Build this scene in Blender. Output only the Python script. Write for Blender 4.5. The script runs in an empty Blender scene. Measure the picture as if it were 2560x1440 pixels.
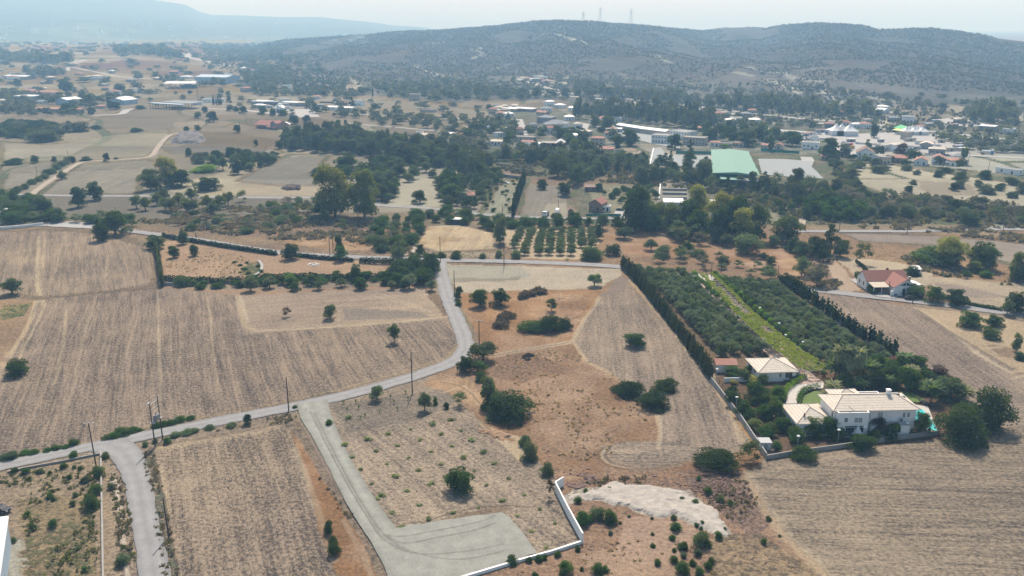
import bpy, math, random
import numpy as np
S = bpy.context.scene
COL = S.collection
R = math.radians
# ------------------------------------------------------------------ camera
F, CY, PT = 2200.0, 95.0, R(16.7)
cp, sp = math.cos(PT), math.sin(PT)
cam = bpy.data.cameras.new('camera'); cam.lens = 36*F/2560; cam.sensor_width = 36
cam.clip_start = 1; cam.clip_end = 40000
co = bpy.data.objects.new('camera', cam); COL.objects.link(co)
co.location = (0, 0, CY); co.rotation_euler = (R(90)-PT, 0, 0); S.camera = co
# ------------------------------------------------------------------ world, sun, exposure
SUN_EL, SUN_AZ = R(52), R(3)          # azimuth measured from +Y towards +X
w = bpy.data.worlds.new('World'); S.world = w; w.use_nodes = True
nt = w.node_tree; bg = nt.nodes['Background']
sky = nt.nodes.new('ShaderNodeTexSky'); sky.sky_type = 'NISHITA'; sky.sun_disc = False
sky.sun_elevation = SUN_EL; sky.sun_rotation = SUN_AZ
sky.air_density = 1.0; sky.dust_density = 3.0; sky.ozone_density = 1.0
nt.links.new(sky.outputs[0], bg.inputs[0]); bg.inputs[1].default_value = 0.088
sl = bpy.data.lights.new('sun', 'SUN'); sl.energy = 4.6; sl.angle = R(0.5); sl.color = (1, .95, .87)
so = bpy.data.objects.new('sun', sl); COL.objects.link(so)
so.rotation_euler = (-(R(90)-SUN_EL), 0, -SUN_AZ)      # light comes from ahead of the camera
so.location = (0, 0, 300)
S.view_settings.view_transform = 'Standard'; S.view_settings.look = 'None'
S.view_settings.exposure = 0.62; S.view_settings.gamma = 1
HAZE_K = 0.00022
GAIN = 1.97
HAZE_COL = (.32, .62, 1.0)
HAZE_LIN = np.array([.74, .74, .74])

rng = np.random.default_rng(7)
rnd = random.Random(11)
# ------------------------------------------------------------------ projection helpers
def plane(px, py, z=0.0):
    x = (px-1280)/F; y = (720-py)/F
    dz = -sp + y*cp
    t = (z-CY)/dz
    return (x*t, (cp+y*sp)*t)
def proj(X, Y, Z):
    d = Y*cp-(Z-CY)*sp; u = Y*sp+(Z-CY)*cp
    return 1280+F*X/d, 720-F*u/d
def zat(Y, py):
    k = (720-py)/F
    return CY+Y*(k*cp-sp)/(cp+k*sp)
def lerp_tab(u, tab):
    a = np.array(tab, float); return np.interp(u, a[:, 0], a[:, 1])
def vn(x, y, seed=0):
    xi = np.floor(x).astype(np.int64); yi = np.floor(y).astype(np.int64)
    fx = x-xi; fy = y-yi; fx = fx*fx*(3-2*fx); fy = fy*fy*(3-2*fy)
    def h(a, b):
        n = (a*374761393+b*668265263+seed*974634777) & 0xffffffff
        n = ((n ^ (n >> 13))*1274126177) & 0xffffffff
        return ((n ^ (n >> 16)) & 0xffff)/65535.0
    return (h(xi, yi)*(1-fx)+h(xi+1, yi)*fx)*(1-fy)+(h(xi, yi+1)*(1-fx)+h(xi+1, yi+1)*fx)*fy
def fbm(x, y, seed=0, o=4):
    s = 0; a = .5; t = 0
    for i in range(o):
        s = s+a*vn(x*2**i, y*2**i, seed+i*17); t += a; a *= .5
    return s/t
RIDGE = [(-900,170),(300,165),(480,135),(560,128),(640,120),(700,105),(850,91),(1000,78),(1100,75),(1250,63),(1340,52),(1390,50),(1480,53),
         (1600,62),(1680,70),(1750,76),(1760,77),(1800,71),(1870,68),(1915,70),(1960,62),(2010,58),(2060,57),(2150,62),(2200,74),(2230,73),(2330,70),
         (2400,78),(2450,85),(2500,96),(2560,103),(2800,130),(3400,170)]
RY = [(-900,3600),(500,3700),(1000,3100),(1400,2750),(1650,2750),(1790,3300),(1900,3200),(2050,2500),(2560,2150),(3400,2000)]
BY = [(-900,2700),(400,2500),(560,2000),(700,1650),(900,1500),(1300,1480),(1600,1230),(1900,1130),(2100,1050),(2300,960),(2560,900),(3400,850)]
FARM = [(-1500,-60),(-500,-70),(-100,-60),(200,-40),(300,-22),(400,0),(440,6),(470,12),(500,28),(533,37),(600,38),(700,42),(800,42),(850,48),(930,55),(980,63),(1050,67),
        (1090,73),(1200,84),(1500,95),(3500,110)]
def height(X, Y, parts=False):
    X = np.asarray(X, float); Y = np.maximum(np.asarray(Y, float), 1.0)
    u = 1280+F*X/(Y*cp)
    yr = lerp_tab(u, RY); yb = lerp_tab(u, BY)
    zr = np.maximum(zat(yr, lerp_tab(u, RIDGE)), 0)
    t = (Y-yb)/(yr-yb)
    n1 = fbm(X/420+7, Y/600+3, 5, 4)-.5
    rg = np.abs(fbm(X/210+Y/700, Y/1000+1, 9, 4)-.5)*2
    tt = np.clip(t, 0, 1)
    up = zr*(0.15*tt+.85*tt**1.35)
    bell = np.clip(tt*(1-tt)*4, 0, 1)
    up = up*(1+.0*n1)-bell*(rg*zr*.62)+bell*n1*zr*.5
    dn = zr*np.clip(1-(t-1)*.9, 0, 1)**1.5
    h = np.where(t < 0, 0, np.where(t <= 1, np.maximum(up, 0), dn))
    # knoll in front on the right hand spur
    # far mountains
    ym = 9000.0; y0 = 3900.0
    zm = zat(ym, lerp_tab(u, FARM)); zm = np.maximum(zm, 0)
    tm = np.clip((Y-y0)/(ym-y0), 0, 1)
    rg2 = np.abs(fbm(X/1500+3, Y/2600, 21, 4)-.5)*2
    m = zm*(tm**1.6)-np.clip(tm*(1-tm)*4, 0, 1)*rg2*zm*.35
    m = np.where(Y > ym, zm*np.clip(1-(Y-ym)/3000, 0, 1), np.maximum(m, 0))
    # gently rolling plain on the far left
    pl = np.clip((Y-1300)/900, 0, 1)*np.clip((900-u)/500, 0, 1)*(1-np.clip((Y-5000)/2000, 0, 1))
    roll = pl*(fbm(X/520, Y/700, 31, 3))*26
    return (np.maximum(h, m)+roll, np.maximum(h, m)) if parts else np.maximum(h, m)+roll
def gnd(px, py):
    """point of the ground seen at a pixel of the 2560 px wide frame"""
    x, y = plane(px, max(py, 62.5))
    if y < 840: return x, y, float(height(x, y))
    ys = np.concatenate([np.arange(840, 4000, 8.), np.arange(4000, 9000, 30.)])
    X = (px-1280)/F*(ys*cp+0*ys)
    # iterate for depth change with height
    H = height(X, ys)
    X = (px-1280)/F*(ys*cp-(H-CY)*sp)
    H = height(X, ys)
    vis = proj(X, ys, H)[1]
    k = np.where(vis <= py)[0]
    i = k[0] if len(k) else len(ys)-1
    return float(X[i]), float(ys[i]), float(H[i])
def ppm(px, py):
    """pixels per metre (sideways) at that ground point"""
    x, y, z = gnd(px, py); return F/(y*cp-(z-CY)*sp)
def upm(px, py):
    x, y, z = gnd(px, py); return proj(x, y, z)[1]-proj(x, y, z+1)[1]
# ------------------------------------------------------------------ object helpers
def tag(o, label=None, cat=None, group=None, kind=None):
    if label: o['label'] = label
    if cat: o['category'] = cat
    if group: o['group'] = group
    if kind: o['kind'] = kind
    return o
def link(o, parent=None):
    COL.objects.link(o)
    if parent is not None: o.parent = parent
    return o
def empty(name, loc, rz=0):
    o = bpy.data.objects.new(name, None); o.location = loc; o.rotation_euler = (0, 0, rz)
    o.empty_display_size = .5
    return link(o)
def npmesh(name, V, Fc, mats, fmat=None, smooth=False):
    """V (n,3), Fc (m,k) int array"""
    me = bpy.data.meshes.new(name)
    V = np.asarray(V, np.float32); Fc = np.asarray(Fc, np.int32)
    m, k = Fc.shape
    me.vertices.add(len(V)); me.vertices.foreach_set('co', V.ravel())
    me.loops.add(m*k); me.loops.foreach_set('vertex_index', Fc.ravel())
    me.polygons.add(m); me.polygons.foreach_set('loop_start', np.arange(m, dtype=np.int32)*k)
    me.polygons.foreach_set('loop_total', np.full(m, k, np.int32))
    if not isinstance(mats, (list, tuple)): mats = [mats]
    for q in mats: me.materials.append(q)
    if fmat is not None: me.polygons.foreach_set('material_index', np.asarray(fmat, np.int32))
    me.polygons.foreach_set('use_smooth', np.full(m, smooth, bool))
    me.update(calc_edges=True)
    return me
class MB:
    def __init__(s): s.v = []; s.f = []
    def add(s, vs, fs):
        n = len(s.v); s.v += [tuple(map(float, q)) for q in vs]; s.f += [tuple(i+n for i in f) for f in fs]; return s
    def box(s, x0, y0, z0, x1, y1, z1):
        return s.add([(x0,y0,z0),(x1,y0,z0),(x1,y1,z0),(x0,y1,z0),(x0,y0,z1),(x1,y0,z1),(x1,y1,z1),(x0,y1,z1)],
                     [(3,2,1,0),(4,5,6,7),(0,1,5,4),(1,2,6,5),(2,3,7,6),(3,0,4,7)])
    def prism(s, poly, z0, z1):
        n = len(poly)
        return s.add([(x,y,z0) for x,y in poly]+[(x,y,z1) for x,y in poly],
                     [tuple(range(n))[::-1], tuple(range(n,2*n))]+[(i,(i+1)%n,n+(i+1)%n,n+i) for i in range(n)])
    def tube(s, p, q, r0, r1=None, n=6):
        r1 = r0 if r1 is None else r1
        p = np.array(p, float); q = np.array(q, float); d = q-p; L = np.linalg.norm(d)
        if L < 1e-6: return s
        d /= L; a = np.cross(d, (0,0,1) if abs(d[2]) < .9 else (1,0,0)); a /= np.linalg.norm(a); b = np.cross(d, a)
        vs = []
        for c, r in ((p, r0), (q, r1)):
            for i in range(n):
                t = 2*math.pi*i/n; vs.append(c+(a*math.cos(t)+b*math.sin(t))*r)
        return s.add(vs, [(i,(i+1)%n,n+(i+1)%n,n+i) for i in range(n)]+[tuple(range(n))[::-1], tuple(range(n,2*n))])
    def dome(s, c, r, h, n=12, m=5):
        vs = []; fs = []
        for j in range(m):
            a = math.pi/2*j/m
            for i in range(n):
                t = 2*math.pi*i/n; vs.append((c[0]+r*math.cos(a)*math.cos(t), c[1]+r*math.cos(a)*math.sin(t), c[2]+h*math.sin(a)))
        vs.append((c[0], c[1], c[2]+h))
        for j in range(m-1):
            for i in range(n): fs.append((j*n+i, j*n+(i+1)%n, (j+1)*n+(i+1)%n, (j+1)*n+i))
        for i in range(n): fs.append(((m-1)*n+i, (m-1)*n+(i+1)%n, m*n))
        return s.add(vs, fs)
    def mesh(s, name, mat, smooth=False):
        me = bpy.data.meshes.new(name); me.from_pydata(s.v, [], s.f); me.materials.append(mat)
        if smooth: me.polygons.foreach_set('use_smooth', [True]*len(me.polygons))
        me.update(); return me
    def build(s, name, mat, parent=None, smooth=False):
        return link(bpy.data.objects.new(name, s.mesh(name, mat, smooth)), parent)
# ------------------------------------------------------------------ materials
def lin(c):
    c = np.asarray(c, float)/255.0
    return np.where(c <= .04045, c/12.92, ((c+.055)/1.055)**2.4)
def mat(name, col, rough=.9, var=.12, scale=1.5, bump=0, metal=0, spec=.25, coords='Object', emit=None):
    m = bpy.data.materials.new(name); m.use_nodes = True; t = m.node_tree; n = t.nodes; L = t.links
    b = n['Principled BSDF']; b.inputs['Roughness'].default_value = rough; b.inputs['Metallic'].default_value = metal
    b.inputs['Specular IOR Level'].default_value = spec
    tc = n.new('ShaderNodeTexCoord'); ns = n.new('ShaderNodeTexNoise'); ns.inputs['Scale'].default_value = scale
    ns.inputs['Detail'].default_value = 5; ns.inputs['Roughness'].default_value = .65
    L.new(tc.outputs[coords], ns.inputs['Vector'])
    mr = n.new('ShaderNodeMapRange'); mr.inputs[1].default_value = .3; mr.inputs[2].default_value = .7
    mr.inputs[3].default_value = 1-var; mr.inputs[4].default_value = 1+var
    L.new(ns.outputs[0], mr.inputs[0])
    vm = n.new('ShaderNodeVectorMath'); vm.operation = 'SCALE'; vm.inputs[0].default_value = col
    L.new(mr.outputs[0], vm.inputs['Scale']); L.new(vm.outputs[0], b.inputs['Base Color'])
    if bump:
        bp = n.new('ShaderNodeBump'); bp.inputs['Strength'].default_value = 1; bp.inputs['Distance'].default_value = bump
        L.new(ns.outputs[0], bp.inputs['Height']); L.new(bp.outputs[0], b.inputs['Normal'])
    return m
def tile_mat(name, col, pitch=.17, dark=.62, axis=2):
    m = mat(name, col, .85, .13, 1.2)
    n = m.node_tree.nodes; L = m.node_tree.links; b = n['Principled BSDF']
    src = b.inputs['Base Color'].links[0].from_socket
    tc = n.new('ShaderNodeTexCoord'); sx = n.new('ShaderNodeSeparateXYZ'); L.new(tc.outputs['Object'], sx.inputs[0])
    mu = n.new('ShaderNodeMath'); mu.operation = 'MULTIPLY'; mu.inputs[1].default_value = 1/pitch; L.new(sx.outputs[axis], mu.inputs[0])
    fr = n.new('ShaderNodeMath'); fr.operation = 'FRACT'; L.new(mu.outputs[0], fr.inputs[0])
    gt = n.new('ShaderNodeMath'); gt.operation = 'LESS_THAN'; gt.inputs[1].default_value = .28; L.new(fr.outputs[0], gt.inputs[0])
    mr = n.new('ShaderNodeMapRange'); mr.inputs[3].default_value = 1; mr.inputs[4].default_value = dark; L.new(gt.outputs[0], mr.inputs[0])
    vm = n.new('ShaderNodeVectorMath'); vm.operation = 'SCALE'; L.new(src, vm.inputs[0]); L.new(mr.outputs[0], vm.inputs['Scale'])
    L.new(vm.outputs[0], b.inputs['Base Color'])
    return m
def foliage_mat():
    m = bpy.data.materials.new('foliage'); m.use_nodes = True; t = m.node_tree; n = t.nodes; L = t.links
    for q in list(n): n.remove(q)
    out = n.new('ShaderNodeOutputMaterial'); oi = n.new('ShaderNodeObjectInfo')
    at = n.new('ShaderNodeAttribute'); at.attribute_name = 'lv'
    mr = n.new('ShaderNodeMapRange'); mr.inputs[3].default_value = .5; mr.inputs[4].default_value = 1.6; L.new(at.outputs['Fac'], mr.inputs[0])
    v = n.new('ShaderNodeVectorMath'); v.operation = 'SCALE'; L.new(oi.outputs['Color'], v.inputs[0]); L.new(mr.outputs[0], v.inputs['Scale'])
    mr2 = n.new('ShaderNodeMapRange'); mr2.inputs[3].default_value = .8; mr2.inputs[4].default_value = 1.22; L.new(oi.outputs['Random'], mr2.inputs[0])
    v2 = n.new('ShaderNodeVectorMath'); v2.operation = 'SCALE'; L.new(v.outputs[0], v2.inputs[0]); L.new(mr2.outputs[0], v2.inputs['Scale'])
    d = n.new('ShaderNodeBsdfDiffuse'); tr = n.new('ShaderNodeBsdfTranslucent'); mx = n.new('ShaderNodeMixShader'); mx.inputs[0].default_value = .3
    L.new(v2.outputs[0], d.inputs[0])
    vt = n.new('ShaderNodeVectorMath'); vt.operation = 'MULTIPLY'; vt.inputs[1].default_value = (1.5, 1.45, .6)
    L.new(v2.outputs[0], vt.inputs[0]); L.new(vt.outputs[0], tr.inputs[0])
    L.new(d.outputs[0], mx.inputs[1]); L.new(tr.outputs[0], mx.inputs[2]); L.new(mx.outputs[0], out.inputs[0])
    return m
M = {}
M['leaf'] = foliage_mat()
M['bark'] = mat('bark', (.13, .10, .075), .95, .3, 6)
M['white'] = mat('white_wall', (.74, .74, .73), .8, .05, .8)
M['grey_wall'] = mat('grey_wall', (.27, .27, .265), .9, .12, 1)
M['concrete'] = mat('concrete', (.25, .24, .225), .9, .15, 1.3)
M['cream'] = mat('cream_wall', (.42, .37, .30), .9, .08, 1)
M['pinkwall'] = mat('pink_render', (.27, .18, .14), .9, .1, 1)
M['glass'] = mat('window_glass', (.03, .035, .045), .15, .1, 1, spec=.6)
M['shutter'] = mat('grey_shutter', (.30, .31, .32), .6, .05, 1)
M['tile_beige'] = tile_mat('beige_tiles', (.50, .45, .385), .30, .74)
M['ridge'] = mat('ridge_tiles', (.20, .17, .16), .9, .1, 2)
M['tile_red'] = tile_mat('red_tiles', (.25, .115, .09), .17, .8)
M['tile_terra'] = tile_mat('terracotta_tiles', (.30, .155, .12), .17, .82)
M['tile_grey'] = tile_mat('grey_tiles', (.19, .21, .23), .4, .8)
M['tile_brown'] = tile_mat('brown_tiles', (.19, .13, .11), .4, .8)
M['green_roof'] = tile_mat('green_sheet_roof', (.15, .27, .225), 1.2, .93, 0)
M['steel_w'] = mat('white_sheet_metal', (.48, .5, .52), .45, .05, .5, spec=.4)
M['steel_b'] = mat('blue_grey_sheet', (.30, .38, .46), .6, .08, .6)
M['pole'] = mat('pole_wood', (.07, .05, .04), .9, .25, 3)
M['metal'] = mat('grey_metal', (.28, .28, .28), .5, .1, 3, metal=.4)
M['dark'] = mat('dark_metal', (.05, .05, .055), .6, .1, 3)
M['rubber'] = mat('rubber', (.02, .02, .02), .9, .1, 3)
M['rock'] = mat('red_rock', (.15, .10, .085), .95, .3, 1.2, bump=.05)
M['whiterock'] = mat('chalk_rubble', (.30, .275, .248), .95, .2, .8, bump=.15)
M['twig'] = mat('dead_branches', (.07, .055, .048), .95, .35, 2)
M['pool'] = mat('pool_water', (.05, .46, .48), .1, .08, .4, spec=.5)
M['lawn'] = mat('lawn', (.085, .125, .035), .95, .25, 1.5)
M['paving'] = mat('pale_paving', (.36, .345, .325), .85, .08, .6)
M['pinkpave'] = mat('pink_paving', (.33, .245, .205), .85, .12, .8)
M['redsoil'] = mat('garden_soil', (.115, .085, .072), .95, .25, .8, bump=.05)
M['fabric'] = mat('white_canvas', (.66, .66, .66), .8, .03, 1)
M['greenc'] = mat('green_canvas', (.12, .42, .2), .8, .05, 1)
M['yellowc'] = mat('yellow_canvas', (.6, .6, .2), .8, .05, 1)
M['bluec'] = mat('blue_sheet', (.08, .2, .45), .6, .05, 1)
M['netting'] = mat('green_netting', (.02, .20, .165), .8, .1, .5)
M['redpaint'] = mat('red_paint', (.45, .06, .05), .5, .05, 1)
M['carwhite'] = mat('white_car_paint', (.7, .7, .7), .3, .03, 1, spec=.5)
M['carblack'] = mat('black_car_paint', (.02, .022, .028), .2, .03, 1, spec=.6)
M['carsilver'] = mat('silver_car_paint', (.38, .4, .42), .3, .03, 1, spec=.5)
M['yellowp'] = mat('yellow_paint', (.5, .33, .05), .5, .05, 1)
# ground: colour, contrast, furrow co-ordinates and scrub cover come from mesh attributes
def ground_mat():
    m = bpy.data.materials.new('ground'); m.use_nodes = True; t = m.node_tree; n = t.nodes; L = t.links
    b = n['Principled BSDF']; b.inputs['Roughness'].default_value = .95; b.inputs['Specular IOR Level'].default_value = .1
    def at(nm):
        a = n.new('ShaderNodeAttribute'); a.attribute_name = nm; return a
    def noise(vec, sc, det=3, ro=.6):
        q = n.new('ShaderNodeTexNoise'); q.inputs['Scale'].default_value = sc; q.inputs['Detail'].default_value = det
        q.inputs['Roughness'].default_value = ro; L.new(vec, q.inputs['Vector']); return q.outputs[0]
    def rng_(x, a, b_, c, d):
        q = n.new('ShaderNodeMapRange'); q.inputs[1].default_value = a; q.inputs[2].default_value = b_
        q.inputs[3].default_value = c; q.inputs[4].default_value = d; L.new(x, q.inputs[0]); return q.outputs[0]
    def mth(op, x, y):
        q = n.new('ShaderNodeMath'); q.operation = op
        for i, v in enumerate((x, y)):
            if isinstance(v, (int, float)): q.inputs[i].default_value = v
            else: L.new(v, q.inputs[i])
        return q.outputs[0]
    def sc(v, f):
        q = n.new('ShaderNodeVectorMath'); q.operation = 'SCALE'; L.new(v, q.inputs[0])
        if isinstance(f, (int, float)): q.inputs['Scale'].default_value = f
        else: L.new(f, q.inputs['Scale'])
        return q.outputs[0]
    def vmul(v, c):
        q = n.new('ShaderNodeVectorMath'); q.operation = 'MULTIPLY'; L.new(v, q.inputs[0]); q.inputs[1].default_value = c; return q.outputs[0]
    def mix(f, a, c):
        q = n.new('ShaderNodeMix'); q.data_type = 'RGBA'; L.new(f, q.inputs[0]); L.new(a, q.inputs[6]); L.new(c, q.inputs[7]); return q.outputs[2]
    pos = n.new('ShaderNodeNewGeometry').outputs['Position']
    col = at('gcol').outputs['Color']; P = at('gpar').outputs['Vector']; fur = at('fur').outputs['Vector']
    sx = n.new('ShaderNodeSeparateXYZ'); L.new(P, sx.inputs[0]); con, scr, fs = sx.outputs
    clod = noise(pos, 1.15, 4, .8); patch = noise(pos, .11, 4, .6); big = noise(pos, .022, 3, .5)
    f2 = noise(vmul(fur, (.06, 1.25, 0)), 1.0, 2, .7); f3 = noise(vmul(fur, (.016, .33, 0)), 1.0, 3, .6)
    cl = noise(vmul(fur, (1.0, 2.6, 0)), 1.0, 3, .7)
    a = mth('MULTIPLY', mth('SUBTRACT', clod, .5), 3.1)
    b1 = mth('MULTIPLY', mth('SUBTRACT', patch, .5), .8)
    b2 = mth('MULTIPLY', mth('SUBTRACT', big, .5), .8)
    c1 = mth('ADD', mth('MULTIPLY', mth('SUBTRACT', f2, .5), 1.3), mth('ADD', mth('MULTIPLY', mth('SUBTRACT', f3, .5), 1.2), mth('MULTIPLY', mth('SUBTRACT', cl, .5), 1.5)))
    v = mth('ADD', mth('ADD', mth('ADD', a, b1), b2), mth('MULTIPLY', c1, fs))
    v = mth('MULTIPLY', v, con)
    fac = rng_(v, -.52, .52, 0, 1)
    dark = vmul(col, (.42, .42, .46)); lite = vmul(col, (1.74, 1.69, 1.56))
    base = mix(fac, dark, lite)
    # low dry / green plants hugging the ground
    s1 = noise(pos, .55, 4, .7); s2 = noise(pos, .045, 3, .55)
    sv = mth('ADD', mth('MULTIPLY', s1, .65), mth('MULTIPLY', s2, .35))
    th = mth('SUBTRACT', .76, mth('MULTIPLY', scr, .42))
    mask = rng_(mth('SUBTRACT', sv, th), -.015, .03, 0, 1)
    scol = at('scol').outputs['Color']
    sc2 = sc(scol, rng_(clod, .3, .7, .65, 1.4))
    base = mix(mask, base, sc2)
    L.new(base, b.inputs['Base Color'])
    bp = n.new('ShaderNodeBump'); bp.inputs['Strength'].default_value = .9; bp.inputs['Distance'].default_value = .35
    hh = mth('ADD', mth('MULTIPLY', v, .5), mth('MULTIPLY', mask, .9))
    L.new(hh, bp.inputs['Height']); L.new(bp.outputs[0], b.inputs['Normal'])
    return m
M['ground'] = ground_mat()
def road_mat(name, col, var=.08, streak=0.10, bump=.01):
    m = mat(name, col, .95, var, .35, bump=bump, coords='Object')
    n = m.node_tree.nodes; L = m.node_tree.links; b = n['Principled BSDF']; src = b.inputs['Base Color'].links[0].from_socket
    tc = n.new('ShaderNodeTexCoord'); ns = n.new('ShaderNodeTexNoise'); ns.inputs['Scale'].default_value = 3.5; ns.inputs['Detail'].default_value = 6
    L.new(tc.outputs['Object'], ns.inputs[0])
    mr = n.new('ShaderNodeMapRange'); mr.inputs[1].default_value = .3; mr.inputs[2].default_value = .7; mr.inputs[3].default_value = 1-streak; mr.inputs[4].default_value = 1+streak
    L.new(ns.outputs[0], mr.inputs[0])
    at = n.new('ShaderNodeAttribute'); at.attribute_name = 'rut'
    ad = n.new('ShaderNodeMath'); ad.operation = 'MULTIPLY'; L.new(mr.outputs[0], ad.inputs[0]); L.new(at.outputs['Fac'], ad.inputs[1])
    vm = n.new('ShaderNodeVectorMath'); vm.operation = 'SCALE'; L.new(src, vm.inputs[0]); L.new(ad.outputs[0], vm.inputs['Scale']); L.new(vm.outputs[0], b.inputs['Base Color'])
    return m
M['road'] = road_mat('worn_asphalt', (.20, .20, .203), .13, .13)
M['lotgrey'] = road_mat('grey_hardstanding', (.215, .235, .24), .06, .05)
M['gravel'] = road_mat('pale_gravel', (.198, .202, .182), .16, .12, .03)
M['gravel_dark'] = road_mat('packed_gravel', (.165, .165, .148), .2, .2, .02)
M['dirt'] = road_mat('dirt_track', (.26, .22, .175), .15, .12, .03)
M['whitelot'] = road_mat('pale_yard', (.27, .267, .262), .1, .08)
# ------------------------------------------------------------------ ground
DEF = (160, 142, 125)
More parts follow.
